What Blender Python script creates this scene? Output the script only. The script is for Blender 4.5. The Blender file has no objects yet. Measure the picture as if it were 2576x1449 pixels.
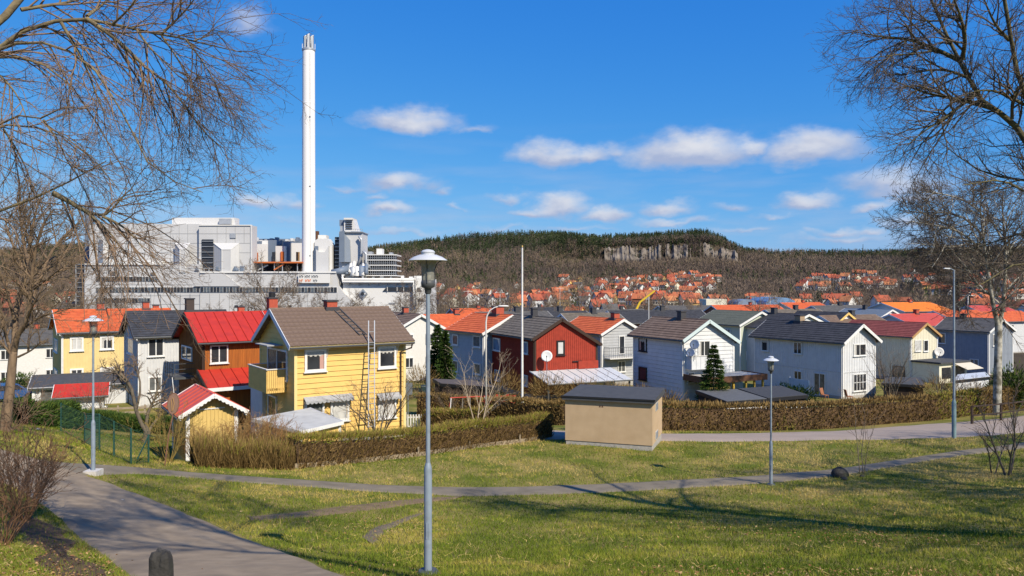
import bpy, math, random
import numpy as np
from mathutils import Vector, Matrix

random.seed(11)
rng = np.random.default_rng(11)
R = math.radians
SC = bpy.context.scene
COL = SC.collection

# ------------------------------------------------------------------ camera
FPX, CX, HY, CZ = 740.0, 512.0, 288.0, 9.0        # focal length in pixels of a 1024 wide picture
cam_data = bpy.data.cameras.new("camera")
cam_data.sensor_width = 36.0
cam_data.lens = FPX / 1024.0 * 36.0
cam_data.clip_start = 0.1
cam_data.clip_end = 20000.0
cam = bpy.data.objects.new("camera", cam_data)
cam.location = (0, 0, CZ)
cam.rotation_euler = (R(90), 0, 0)
COL.objects.link(cam)
SC.camera = cam

# ------------------------------------------------------------------ sun and sky
SUN_EL = R(42)
SH = Vector((0.62, -0.785)).normalized()
SUN_DIR = Vector((SH.x * math.cos(SUN_EL), SH.y * math.cos(SUN_EL), math.sin(SUN_EL)))
sun_data = bpy.data.lights.new("sun", 'SUN')
sun_data.energy = 5.0
sun_data.angle = R(0.53)
sun_data.color = (1.0, 0.89, 0.72)
sun = bpy.data.objects.new("sun", sun_data)
sun.rotation_euler = SUN_DIR.to_track_quat('Z', 'Y').to_euler()
sun.location = SUN_DIR * 200
COL.objects.link(sun)

SC.view_settings.view_transform = 'Standard'
SC.view_settings.look = 'None'
SC.view_settings.exposure = 0.38
SC.view_settings.gamma = 1.0
SC.view_settings.use_curve_mapping = False
SC.cycles.max_bounces = 6
SC.cycles.diffuse_bounces = 2
SC.cycles.glossy_bounces = 2
SC.cycles.transmission_bounces = 4
SC.cycles.transparent_max_bounces = 10
SC.cycles.caustics_reflective = False
SC.cycles.caustics_refractive = False

def build_world():
    w = bpy.data.worlds.new("World"); SC.world = w; w.use_nodes = True
    nt = w.node_tree; nt.nodes.clear()
    N = nt.nodes.new; L = nt.links.new
    out = N('ShaderNodeOutputWorld'); bg = N('ShaderNodeBackground')
    sky = N('ShaderNodeTexSky'); sky.sky_type = 'NISHITA'; sky.sun_disc = False
    sky.sun_elevation = SUN_EL
    sky.sun_rotation = math.atan2(SH.x, SH.y)
    sky.altitude = 60; sky.air_density = 1.0; sky.dust_density = 0.35; sky.ozone_density = 2.6
    tc = N('ShaderNodeTexCoord'); sep = N('ShaderNodeSeparateXYZ'); L(tc.outputs['Generated'], sep.inputs[0])
    def math_(op, a, b=None, c=None):
        n = N('ShaderNodeMath'); n.operation = op
        for i, q in enumerate((a, b, c)):
            if q is None: continue
            if isinstance(q, (int, float)): n.inputs[i].default_value = q
            else: L(q, n.inputs[i])
        return n.outputs[0]
    # deep, clear spring blue: one grade over the whole sky
    sr = N('ShaderNodeSeparateColor'); L(sky.outputs[0], sr.inputs[0]); cr = N('ShaderNodeCombineColor'); q_ = 0.105 * 1.37
    for i, (g_, k_) in enumerate(((1.5, .40), (.76, .55), (.28, .88))):
        L(math_('MULTIPLY', math_('POWER', math_('MULTIPLY', sr.outputs[i], q_), g_), k_ / q_), cr.inputs[i])
    az = math_('ARCTAN2', sep.outputs[0], sep.outputs[1])
    el = math_('ARCSINE', sep.outputs[2])
    comb = N('ShaderNodeCombineXYZ'); L(az, comb.inputs[0]); L(el, comb.inputs[1])
    nz = N('ShaderNodeTexNoise'); nz.inputs['Scale'].default_value = 16; nz.inputs['Detail'].default_value = 5
    nz.inputs['Roughness'].default_value = 0.55
    st = N('ShaderNodeVectorMath'); st.operation = 'MULTIPLY'; st.inputs[1].default_value = (1, 1, 1.9)
    L(tc.outputs['Generated'], st.inputs[0]); L(st.outputs[0], nz.inputs['Vector'])
    dis = N('ShaderNodeVectorMath'); dis.operation = 'MULTIPLY_ADD'
    L(nz.outputs['Color'], dis.inputs[0]); dis.inputs[1].default_value = (0.075, 0.042, 0)
    dis.inputs[2].default_value = (-0.0375, -0.021, 0)
    pos = N('ShaderNodeVectorMath'); pos.operation = 'ADD'; L(comb.outputs[0], pos.inputs[0]); L(dis.outputs[0], pos.inputs[1])
    P = pos.outputs[0]
    # clouds: centre and half size, in directions seen over the valley
    cl = [(1030,312,120,34,1.0),(1185,322,42,12,.5),(612,62,62,46,.62),(1388,388,95,38,.95),(1475,392,70,28,.75),(1555,380,48,22,.5),
          (1735,390,165,50,1.1),(1890,378,55,32,.8),(2040,380,118,42,1.0),(985,466,100,28,.95),(1085,488,40,14,.55),
          (985,536,66,22,.9),(655,518,74,25,.8),(740,518,48,22,.65),(1290,491,60,15,.55),(1412,522,80,32,.95),
          (1340,533,66,16,.75),(1520,541,75,22,.85),(1672,524,66,22,.8),(1700,556,95,12,.6),(2030,510,74,25,.9),(2235,466,120,38,.75),
          (2200,524,64,18,.75),(2110,582,56,16,.75),(2188,584,40,12,.7),(2120,604,140,14,.5),(1830,526,42,13,.5),(1880,580,70,9,.5),
          (1150,530,34,9,.5),(940,497,42,11,.5),(1000,582,120,9,.45),(1260,575,90,8,.45),(1450,575,110,9,.5),(1950,545,60,10,.5),(1560,600,120,8,.45),(2300,500,70,20,.6),(2300,560,80,14,.55),(700,555,60,10,.4),(860,470,60,10,.4)]
    blobs = []
    for x, y, hw, hh, s in cl:
        u = (x * .39752 - CX) / FPX; v = (HY - y * .39752) / FPX
        a = math.atan(u); e = math.atan(v * math.cos(a))
        blobs.append((a, e, hw * .39752 / FPX * 1.2, hh * .39752 / FPX * 1.4, s))
    rr = random.Random(5)
    for k in range(14):
        a = rr.uniform(0.75, 2 * math.pi - 0.75); a = a if a < math.pi else a - 2 * math.pi
        blobs.append((a, rr.uniform(.04, .3), rr.uniform(.04, .1), rr.uniform(.012, .028), rr.uniform(.6, 1)))
    acc = None; sh = None
    for a, e, hw, hh, s in blobs:
        m = N('ShaderNodeVectorMath'); m.operation = 'MULTIPLY_ADD'; L(P, m.inputs[0])
        m.inputs[1].default_value = (1 / hw, 1 / hh, 0); m.inputs[2].default_value = (-a / hw, -e / hh, 0)
        q = N('ShaderNodeVectorMath'); q.operation = 'MULTIPLY'; L(m.outputs[0], q.inputs[0]); q.inputs[1].default_value = (1, 1.7, 0)
        mn = N('ShaderNodeVectorMath'); mn.operation = 'MINIMUM'; L(m.outputs[0], mn.inputs[0]); L(q.outputs[0], mn.inputs[1])
        ln = N('ShaderNodeVectorMath'); ln.operation = 'LENGTH'; L(mn.outputs[0], ln.inputs[0])
        d = math_('MULTIPLY_ADD', ln.outputs['Value'], -s, s)
        acc = d if acc is None else math_('SMOOTH_MAX', acc, d, 0.12)
        dd = math_('MAXIMUM', d, 0.0)
        sp = N('ShaderNodeVectorMath'); sp.operation = 'DOT_PRODUCT'; L(m.outputs[0], sp.inputs[0]); sp.inputs[1].default_value = (0.25, 1, 0)
        sh = math_('MULTIPLY', dd, sp.outputs['Value']) if sh is None else math_('MULTIPLY_ADD', dd, sp.outputs['Value'], sh)
    nz2 = N('ShaderNodeTexNoise'); nz2.inputs['Scale'].default_value = 34; nz2.inputs['Detail'].default_value = 6
    L(st.outputs[0], nz2.inputs['Vector'])
    nn = math_('MULTIPLY_ADD', nz2.outputs['Fac'], 0.60, -0.27)
    den = math_('ADD', acc, nn)
    mr = N('ShaderNodeMapRange'); mr.interpolation_type = 'SMOOTHSTEP'
    mr.inputs['From Min'].default_value = -0.06; mr.inputs['From Max'].default_value = 0.80
    L(den, mr.inputs['Value'])
    alpha = math_('MULTIPLY', mr.outputs[0], 0.93)
    # thin high veil near the skyline
    mr3 = N('ShaderNodeMapRange'); mr3.inputs['From Min'].default_value = 0.22; mr3.inputs['From Max'].default_value = 0.0
    L(el, mr3.inputs['Value'])
    nz3 = N('ShaderNodeTexNoise'); nz3.inputs['Scale'].default_value = 7; nz3.inputs['Detail'].default_value = 5
    st3 = N('ShaderNodeVectorMath'); st3.operation = 'MULTIPLY'; st3.inputs[1].default_value = (1, 1, 7)
    L(tc.outputs['Generated'], st3.inputs[0]); L(st3.outputs[0], nz3.inputs['Vector'])
    mr4 = N('ShaderNodeMapRange'); mr4.inputs['From Min'].default_value = 0.45; mr4.inputs['From Max'].default_value = 0.75
    mr4.inputs['To Max'].default_value = 0.6
    L(nz3.outputs['Fac'], mr4.inputs['Value'])
    veil = math_('MULTIPLY', mr3.outputs[0], mr4.outputs[0])
    alpha = math_('MAXIMUM', alpha, veil)
    mr2 = N('ShaderNodeMapRange'); mr2.inputs['From Min'].default_value = -0.10; mr2.inputs['From Max'].default_value = 0.34
    L(math_('MULTIPLY_ADD', nz.outputs['Fac'], 0.5, math_('ADD', sh, -0.25)), mr2.inputs['Value'])
    cc = N('ShaderNodeMix'); cc.data_type = 'RGBA'
    cc.inputs[6].default_value = (3.0, 3.5, 4.9, 1); cc.inputs[7].default_value = (6.0, 6.0, 6.2, 1)
    L(mr2.outputs[0], cc.inputs[0])
    mx = N('ShaderNodeMix'); mx.data_type = 'RGBA'
    L(alpha, mx.inputs[0]); L(cr.outputs[0], mx.inputs[6]); L(cc.outputs[2], mx.inputs[7])
    L(mx.outputs[2], bg.inputs['Color']); bg.inputs['Strength'].default_value = 0.105
    L(bg.outputs[0], out.inputs['Surface'])
    w.cycles.sampling_method = 'MANUAL'; w.cycles.sample_map_resolution = 512
build_world()

# ------------------------------------------------------------------ helpers
def at(px, py, d): return Vector(((px - CX) / FPX * d, d, CZ - (py - HY) / FPX * d))

def tag(o, label=None, cat=None, group=None, kind=None):
    if label: o["label"] = label
    if cat: o["category"] = cat
    if group: o["group"] = group
    if kind: o["kind"] = kind
    return o

def empty(name, loc=(0, 0, 0), rz=0.0):
    o = bpy.data.objects.new(name, None); COL.objects.link(o)
    o.location = loc; o.rotation_euler = (0, 0, rz); o.empty_display_size = 0.2
    return o

def link(name, me, parent=None):
    o = bpy.data.objects.new(name, me); COL.objects.link(o)
    if parent is not None: o.parent = parent
    return o

def copy_tree(o, parent=None):
    c = o.copy(); COL.objects.link(c); c.parent = parent
    for ch in o.children: copy_tree(ch, c)
    return c

class MB:
    def __init__(s): s.v = []; s.f = []; s.m = []
    def add(s, vs, fs, mi=0):
        b = len(s.v); s.v.extend([tuple(q) for q in vs])
        for f in fs: s.f.append([b + i for i in f]); s.m.append(mi)
        return s
    def box(s, x0, y0, z0, x1, y1, z1, mi=0):
        vs = [(x, y, z) for z in (z0, z1) for y in (y0, y1) for x in (x0, x1)]
        return s.add(vs, [(0, 2, 3, 1), (4, 5, 7, 6), (0, 1, 5, 4), (2, 6, 7, 3), (0, 4, 6, 2), (1, 3, 7, 5)], mi)
    def hexa(s, b4, t4, mi=0):
        return s.add(list(b4) + list(t4), [(3, 2, 1, 0), (4, 5, 6, 7), (0, 1, 5, 4), (1, 2, 6, 5), (2, 3, 7, 6), (3, 0, 4, 7)], mi)
    def bar(s, p, q, w, h=None, up=(0, 0, 1), mi=0):
        p = Vector(p); q = Vector(q); h = h or w
        t = (q - p).normalized(); a = t.cross(Vector(up))
        if a.length < 1e-4: a = t.cross(Vector((1, 0, 0)))
        a.normalize(); b = a.cross(t); a = a * (w / 2); b = b * (h / 2)
        return s.hexa([p - a - b, p + a - b, p + a + b, p - a + b], [q - a - b, q + a - b, q + a + b, q - a + b], mi)
    def tube(s, pts, rad, n=8, mi=0, cap=True):
        pts = [Vector(p) for p in pts]; k = len(pts)
        if isinstance(rad, (int, float)): rad = [rad] * k
        base = len(s.v); ref = Vector((0.31, 0.87, 0.38))
        for i, p in enumerate(pts):
            t = (pts[min(i + 1, k - 1)] - pts[max(i - 1, 0)]).normalized()
            a = t.cross(ref)
            if a.length < .05: a = t.cross(Vector((1, 0, 0)))
            a.normalize(); b = t.cross(a)
            for j in range(n):
                g = 2 * math.pi * j / n
                s.v.append(tuple(p + (a * math.cos(g) + b * math.sin(g)) * rad[i]))
        for i in range(k - 1):
            for j in range(n):
                s.f.append([base + i * n + j, base + i * n + (j + 1) % n, base + (i + 1) * n + (j + 1) % n, base + (i + 1) * n + j]); s.m.append(mi)
        if cap:
            s.f.append([base + j for j in range(n)][::-1]); s.m.append(mi)
            s.f.append([base + (k - 1) * n + j for j in range(n)]); s.m.append(mi)
        return s
    def lathe(s, prof, n=20, c=(0, 0, 0), mi=0):
        base = len(s.v); k = len(prof)
        for r, z in prof:
            for j in range(n):
                g = 2 * math.pi * j / n
                s.v.append((c[0] + r * math.cos(g), c[1] + r * math.sin(g), c[2] + z))
        for i in range(k - 1):
            for j in range(n):
                s.f.append([base + i * n + j, base + i * n + (j + 1) % n, base + (i + 1) * n + (j + 1) % n, base + (i + 1) * n + j]); s.m.append(mi)
        return s
    def poly_extrude(s, pts, vec, mi=0):
        n = len(pts); vec = Vector(vec)
        vs = [Vector(p) for p in pts] + [Vector(p) + vec for p in pts]
        fs = [list(range(n))[::-1], list(range(n, 2 * n))] + [(i, (i + 1) % n, n + (i + 1) % n, n + i) for i in range(n)]
        return s.add(vs, fs, mi)
    def mesh(s, name, mats, smooth=False):
        me = bpy.data.meshes.new(name); me.from_pydata(s.v, [], s.f)
        if not isinstance(mats, (list, tuple)): mats = [mats]
        for m in mats: me.materials.append(m)
        if len(mats) > 1: me.polygons.foreach_set('material_index', s.m)
        if smooth: me.polygons.foreach_set('use_smooth', [True] * len(s.f))
        me.update(); return me
    def build(s, name, mats, parent=None, smooth=False):
        return link(name, s.mesh(name, mats, smooth), parent)

def np_mesh(name, verts, faces, mat, tint=None, smooth=False):
    """faces: (M,k) int array of equal-sided faces"""
    me = bpy.data.meshes.new(name)
    verts = np.ascontiguousarray(verts, np.float32); faces = np.ascontiguousarray(faces, np.int32)
    me.vertices.add(len(verts)); me.vertices.foreach_set('co', verts.ravel())
    M, k = faces.shape
    me.loops.add(M * k); me.loops.foreach_set('vertex_index', faces.ravel())
    me.polygons.add(M); me.polygons.foreach_set('loop_start', np.arange(0, M * k, k, dtype=np.int32))
    try: me.polygons.foreach_set('loop_total', np.full(M, k, np.int32))
    except Exception: pass
    if smooth: me.polygons.foreach_set('use_smooth', np.ones(M, bool))
    for m in (mat if isinstance(mat, (list, tuple)) else [mat]): me.materials.append(m)
    if tint is not None:
        a = me.attributes.new('tint', 'FLOAT', 'POINT'); a.data.foreach_set('value', np.ascontiguousarray(tint, np.float32))
    me.update(calc_edges=True)
    return me

# value noise
_perm = rng.random((256, 256)).astype(np.float64)
def vnoise(x, y, s=1.0, seed=0):
    x = np.asarray(x, float) / s + seed * 17.3; y = np.asarray(y, float) / s + seed * 31.7
    xi = np.floor(x).astype(int); yi = np.floor(y).astype(int); fx = x - xi; fy = y - yi
    fx = fx * fx * (3 - 2 * fx); fy = fy * fy * (3 - 2 * fy)
    g = lambda a, b: _perm[a % 256, b % 256]
    return (g(xi, yi) * (1 - fx) + g(xi + 1, yi) * fx) * (1 - fy) + (g(xi, yi + 1) * (1 - fx) + g(xi + 1, yi + 1) * fx) * fy
def fbm(x, y, s=1.0, seed=0, o=4):
    t = 0; a = .5; n = 0
    for k in range(o):
        t = t + a * vnoise(x, y, s / 2 ** k, seed + k); n += a; a *= .5
    return t / n

# ------------------------------------------------------------------ materials
MATS = {}
def mat(name, c, rough=0.8, c2=None, scale=6.0, bump=0.0, bscale=None, spec=0.3, metal=0.0, stretch=(1, 1, 1), attr=None, detail=4, lo=.3, hi=.7, wave=None, dirt=None):
    if name in MATS: return MATS[name]
    m = bpy.data.materials.new(name); m.use_nodes = True
    nt = m.node_tree; b = nt.nodes['Principled BSDF']; N = nt.nodes.new; L = nt.links.new
    b.inputs['Base Color'].default_value = (*c, 1); b.inputs['Roughness'].default_value = rough
    b.inputs['Specular IOR Level'].default_value = spec; b.inputs['Metallic'].default_value = metal
    tc = N('ShaderNodeTexCoord'); mp = N('ShaderNodeVectorMath'); mp.operation = 'MULTIPLY'; mp.inputs[1].default_value = stretch
    L(tc.outputs['Object'], mp.inputs[0])
    col = None
    if attr:
        at_ = N('ShaderNodeAttribute'); at_.attribute_name = 'tint'
        rp = N('ShaderNodeValToRGB'); el = rp.color_ramp.elements
        while len(el) < len(attr): el.new(0.5)
        for i, (p_, c_) in enumerate(attr): el[i].position = p_; el[i].color = (*c_, 1)
        L(at_.outputs['Fac'], rp.inputs[0]); col = rp.outputs[0]; L(col, b.inputs['Base Color'])
    elif c2 is not None:
        nz = N('ShaderNodeTexNoise'); nz.inputs['Scale'].default_value = scale; nz.inputs['Detail'].default_value = detail
        L(mp.outputs[0], nz.inputs['Vector'])
        rp = N('ShaderNodeValToRGB'); rp.color_ramp.elements[0].position = lo; rp.color_ramp.elements[1].position = hi
        rp.color_ramp.elements[0].color = (*c, 1); rp.color_ramp.elements[1].color = (*c2, 1)
        L(nz.outputs['Fac'], rp.inputs[0]); col = rp.outputs[0]; L(col, b.inputs['Base Color'])
    if dirt is not None:
        nz = N('ShaderNodeTexNoise'); nz.inputs['Scale'].default_value = dirt[1]; nz.inputs['Detail'].default_value = 6
        L(tc.outputs['Object'], nz.inputs['Vector'])
        mr = N('ShaderNodeMapRange'); mr.inputs['From Min'].default_value = .5; mr.inputs['From Max'].default_value = .75; mr.inputs['To Max'].default_value = dirt[2]
        L(nz.outputs['Fac'], mr.inputs['Value'])
        mx = N('ShaderNodeMix'); mx.data_type = 'RGBA'; mx.inputs[7].default_value = (*dirt[0], 1)
        L(mr.outputs[0], mx.inputs[0])
        if col is not None: L(col, mx.inputs[6])
        else: mx.inputs[6].default_value = (*c, 1)
        L(mx.outputs[2], b.inputs['Base Color'])
    hgt = None
    if wave:                                   # fine panel or board joints: (axis, spacing, depth)
        wv = N('ShaderNodeTexWave'); wv.wave_type = 'BANDS'; wv.bands_direction = wave[0]; wv.wave_profile = 'SAW'
        wv.inputs['Scale'].default_value = 0.3142 / wave[1] ; wv.inputs['Distortion'].default_value = 0
        L(tc.outputs['Object'], wv.inputs['Vector'])
        bp0 = N('ShaderNodeBump'); bp0.inputs['Distance'].default_value = wave[2]; bp0.inputs['Strength'].default_value = .8
        L(wv.outputs['Fac'], bp0.inputs['Height']); L(bp0.outputs[0], b.inputs['Normal']); hgt = bp0
    if bump:
        nz = N('ShaderNodeTexNoise'); nz.inputs['Scale'].default_value = bscale or scale * 4; nz.inputs['Detail'].default_value = 3
        L(mp.outputs[0], nz.inputs['Vector'])
        bp = N('ShaderNodeBump'); bp.inputs['Distance'].default_value = bump; bp.inputs['Strength'].default_value = .7
        if hgt: L(hgt.outputs[0], bp.inputs['Normal'])
        L(nz.outputs['Fac'], bp.inputs['Height']); L(bp.outputs[0], b.inputs['Normal'])
    MATS[name] = m; return m

def glass_pane(name, c, rough=.06):
    return mat(name, c, rough, c2=tuple(q * 1.8 + .01 for q in c), scale=1.3, spec=.6)
G_DARK = glass_pane('glass_dark', (.018, .02, .024))
G_BLUE = glass_pane('glass_blue', (.10, .16, .25))
G_PALE = mat('glass_blind', (.55, .55, .53), .25, c2=(.45, .45, .44), scale=3, spec=.6)
G_MID = mat('glass_curtain', (.16, .17, .17), .12, c2=(.05, .055, .06), scale=2.2, spec=.6)
M_WHITE = mat('white_paint', (.70, .70, .69), .55, c2=(.62, .62, .60), scale=5)
M_OFF = mat('offwhite_paint', (.66, .65, .62), .6, c2=(.58, .57, .54), scale=5)
M_BLACK = mat('black_metal', (.02, .02, .022), .45)
M_DGREY = mat('dark_grey_metal', (.07, .075, .08), .5)
M_GALV = mat('galvanised_steel', (.30, .34, .39), .42, c2=(.25, .29, .34), scale=4, metal=.55, spec=.5)
M_BRICK = mat('chimney_brick', (.42, .09, .05), .85, c2=(.32, .07, .045), scale=9, bump=.02)
M_FLASH = mat('chimney_flashing', (.05, .05, .055), .6)
M_BARKG = mat('bark_grey_brown', (.155, .13, .095), .9, c2=(.085, .068, .05), scale=9, bump=.015, stretch=(1, 1, .3))
M_BARKO = mat('bark_olive', (.225, .18, .095), .9, c2=(.09, .073, .05), scale=7, bump=.012)
M_TWIG = mat('twig_brown', (.205, .140, .092), .9)
M_TWIGD = mat('twig_dark', (.115, .09, .066), .9)
M_CONC = mat('concrete', (.40, .38, .35), .9, c2=(.30, .285, .26), scale=8, bump=.006)
# ------------------------------------------------------------------ terrain
_cp = [(428,574,10.3),(1000,575,10.4),(100,575,10.3),(93,475,21),(0,449,21.5),(6,431,26),(200,482,22.5),(290,485,23.5),(430,493,24),
       (600,491,25),(771,485,26),(900,470,28),(1024,447,33),(290,468,27),(190,463,29),(148,462,31),(61,430,36),(145,443,38),(200,465,33),
       (419,457,31),(548,437,37),(565,443,35),(652,449,34),(795,441,36),(954,438,36),(1024,430,38.5),(795,433,41),(954,421,47),(1024,412,52),(150,432,46)]
_cw = [(-11.7,39,.5),(-6,43,.4),(-38,63,-.2),(-27.7,54.6,.1),(-20,48,.3),(1.8,62,-.3),(14,60,-.5),(16,50,-.35),(31.3,70,-1.55),(47,88,-2.1),
       (0,0,7.4),(-10,0,7.6),(10,0,7.4),(0,-20,9),(-20,-20,9),(20,-20,9),(-30,10,6.2),(30,10,5.0),(-32,25,5.0),(44,34,1.9),(-45,45,1.4),(-20,75,-.9),(60,60,-1.0)]
_pts = np.array([tuple(at(*q)) for q in _cp] + _cw, float)
def _phi(r2): return np.where(r2 > 1e-9, 0.5 * r2 * np.log(np.maximum(r2, 1e-9)), 0)
def _tps():
    n = len(_pts); X = _pts[:, :2] / 30.0
    K = _phi(((X[:, None] - X[None]) ** 2).sum(-1)) + np.eye(n) * 0.004
    P = np.c_[np.ones(n), X]; A = np.zeros((n + 3, n + 3)); A[:n, :n] = K; A[:n, n:] = P; A[n:, :n] = P.T
    return X, np.linalg.solve(A, np.r_[_pts[:, 2], 0, 0, 0])
_TX, _TW = _tps()
def near_z(x, y):
    q = np.stack([x, y], -1) / 30.0
    out = _TW[-3] + q[..., 0] * _TW[-2] + q[..., 1] * _TW[-1]
    for i in range(len(_TX)):
        out = out + _TW[i] * _phi(((q - _TX[i]) ** 2).sum(-1))
    return out
_SKY_PX = [-300,-100,0,40,90,180,362,390,420,470,530,565,600,640,680,705,718,730,745,780,830,900,1024,1200,1500]
_SKY_PY = [-.3 + q for q in (268,266,261,256,251,249,252,247,243,238,233.5,234,238.5,236,234,234,238,245,252,257,258,257.5,257,259,262)]
def sstep(a, b, x):
    t = np.clip((x - a) / (b - a), 0, 1); return t * t * (3 - 2 * t)
HILL0, HILL1 = 930.0, 1450.0
def far_z(x, y):
    r = np.hypot(x, y); yy = np.maximum(y, 0.25 * r + 1)
    px = CX + FPX * x / yy
    base = np.interp(r, [0, 60, 90, 120, 180, 300, 450, 600, 800, 930, 1050, 2600], [3, -.3, -1.9, -2.1, -3.2, -6, -3.5, 1, 11, 20, 24, 24])
    top = CZ + (HY - np.interp(px, _SKY_PX, _SKY_PY)) / FPX * HILL1
    front = sstep(-0.1, 0.35, y / np.maximum(r, 1))
    t = np.clip((r - HILL0) / (HILL1 - HILL0), 0, 1)
    cl = sstep(535, 565, px) * (1 - sstep(735, 752, px))             # the quarry like cliff
    smooth = t ** 1.15
    cliff = np.interp(t, [0, .48, .545, 1], [0, .20, .60, 1])
    prof = smooth * (1 - cl) + cliff * cl
    back = 1 - 0.25 * sstep(HILL1, 2600, r)
    z = base + (top - 24) * prof * front * back * (r > HILL0)
    z = z + (fbm(x, y, 130, 3) - .5) * 16 * sstep(700, 1200, r) + (fbm(x, y, 60, 5) - .5) * 3 * sstep(150, 400, r)
    return z
def gz(x, y):
    x = np.asarray(x, float); y = np.asarray(y, float)
    w = sstep(58, 96, np.hypot(x, y - 35))
    n = near_z(x, y) + (fbm(x, y, 3.0, 9) - .5) * .10
    return n * (1 - w) + far_z(x, y) * w
def G(x, y): return float(gz(np.array([x]), np.array([y]))[0])
def gp(px, py):
    """point of the ground seen at a pixel of the photograph"""
    d = np.geomspace(4, 140, 1500); x = (px - CX) / FPX * d; z = CZ - (py - HY) / FPX * d
    h = gz(x, d); k = np.argmax(z <= h); k = max(k, 1)
    a = (z[k - 1] - h[k - 1]) / max((z[k - 1] - h[k - 1]) - (z[k] - h[k]), 1e-9); dd = d[k - 1] + a * (d[k] - d[k - 1])
    return Vector(((px - CX) / FPX * dd, dd, CZ - (py - HY) / FPX * dd))

LAWN = mat('lawn', (.105, .125, .022), .95, c2=(.28, .215, .075), scale=.55, bump=.05, bscale=14, detail=9, lo=.36, hi=.68, spec=.1)
FIELD = mat('woodland_floor', (.052, .041, .030), .95, c2=(.082, .064, .042), scale=.05, detail=7, spec=.05)
def build_ground():
    ang = np.r_[np.arange(-180, -46, 3.0), np.arange(-46, 46, .36), np.arange(46, 180, 3.0)]
    rad = [1.2]
    while rad[-1] < 2600: rad.append(rad[-1] * 1.021)
    rad = np.array(rad); na, nr = len(ang), len(rad)
    A, RR = np.meshgrid(np.radians(ang), rad)
    x = RR * np.sin(A); y = RR * np.cos(A); z = gz(x, y)
    v = np.stack([x, y, z], -1).reshape(-1, 3)
    v = np.vstack([v, [[0, 0, 7.4]]])
    i, j = np.meshgrid(np.arange(nr - 1), np.arange(na), indexing='ij'); j2 = (j + 1) % na
    f = np.stack([i * na + j, i * na + j2, (i + 1) * na + j2, (i + 1) * na + j], -1).reshape(-1, 4)[:, ::-1]
    c = len(v) - 1; jj = np.arange(na)
    fc = np.stack([np.full(na, c), np.full(na, c), (jj + 1) % na, jj], -1)
    me = np_mesh('ground', v, f, [LAWN, FIELD], smooth=True)
    rmean = np.repeat((rad[:-1] + rad[1:]) / 2, na)
    me.polygons.foreach_set('material_index', (rmean > 100).astype(np.int32))
    o = link('ground', me); tag(o, 'grassy slope falling away to the valley and hills', 'ground', kind='structure')
build_ground()

# ---- roads and paths draped on the slope
ASPH = mat('asphalt', (.30, .235, .158), .92, c2=(.205, .160, .108), scale=2.6, bump=.006, bscale=90, detail=9, dirt=((.09, .075, .06), .8, .5))
ASPH2 = mat('asphalt_path', (.215, .182, .13), .92, c2=(.158, .133, .095), scale=1.4, bump=.006, bscale=90, detail=9, dirt=((.1, .085, .055), 1.2, .6))
ASPH3 = mat('asphalt_street', (.34, .275, .222), .92, c2=(.295, .238, .19), scale=.7, bump=.005, bscale=80, detail=8)
DIRT = mat('trodden_earth', (.215, .15, .082), .95, c2=(.14, .10, .055), scale=3, bump=.02, bscale=30)
S = .39752
def resample(pl, n):
    pl = np.array(pl, float); d = np.r_[0, np.cumsum(np.hypot(*np.diff(pl[:, :2], axis=0).T))]
    t = np.linspace(0, d[-1], n); return np.stack([np.interp(t, d, pl[:, k]) for k in range(pl.shape[1])], -1)
def smooth_pl(pl, it=2):
    pl = np.array(pl, float)
    for _ in range(it):
        q = [pl[0]]
        for a, b in zip(pl[:-1], pl[1:]): q += [a * .75 + b * .25, a * .25 + b * .75]
        q.append(pl[-1]); pl = np.array(q)
    return pl
ROADS = []
def strip(name, e1, e2, m, lift, label, n=140, k=12, ragged=.06):
    a = resample(smooth_pl([tuple(gp(*q))[:2] for q in e1]), n); b = resample(smooth_pl([tuple(gp(*q))[:2] for q in e2]), n)
    a = a + (fbm(a[:, 0], a[:, 1], .8, 21)[:, None] - .5) * ragged * 2; b = b + (fbm(b[:, 0], b[:, 1], .8, 22)[:, None] - .5) * ragged * 2
    t = np.linspace(0, 1, k)[None, :, None]
    g = a[:, None] * (1 - t) + b[:, None] * t
    z = gz(g[..., 0], g[..., 1]) + lift
    # edges tuck a little into the turf
    z[:, 0] -= lift + .02; z[:, -1] -= lift + .02
    v = np.concatenate([g, z[..., None]], -1).reshape(-1, 3)
    i, j = np.meshgrid(np.arange(n - 1), np.arange(k - 1), indexing='ij')
    f = np.stack([i * k + j, i * k + j + 1, (i + 1) * k + j + 1, (i + 1) * k + j], -1).reshape(-1, 4)
    nrm = np.cross(v[f[0, 1]] - v[f[0, 0]], v[f[0, 2]] - v[f[0, 0]])
    if nrm[2] < 0: f = f[:, ::-1]
    o = link(name, np_mesh(name, v, f, m, smooth=True)); tag(o, label, 'path' if 'path' in name or 'track' in name else 'road', kind='structure')
    ROADS.append((a, b)); return o
def D(*q): return [(x * S, y * S) for x, y in q]
strip('lane', [(500,640),(430,612),(350,576),(278,548.5),(199,517),(131,491),(93,477),(52,463.5),(0,449),(-80,428)],
      [(215,650),(175,607),(131,576),(95,550),(60,521),(35,500),(8,485),(-25,474),(-70,459),(-150,434)], ASPH, .035, 'asphalt lane climbing past the lamp post with a white footing', k=24)
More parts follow.
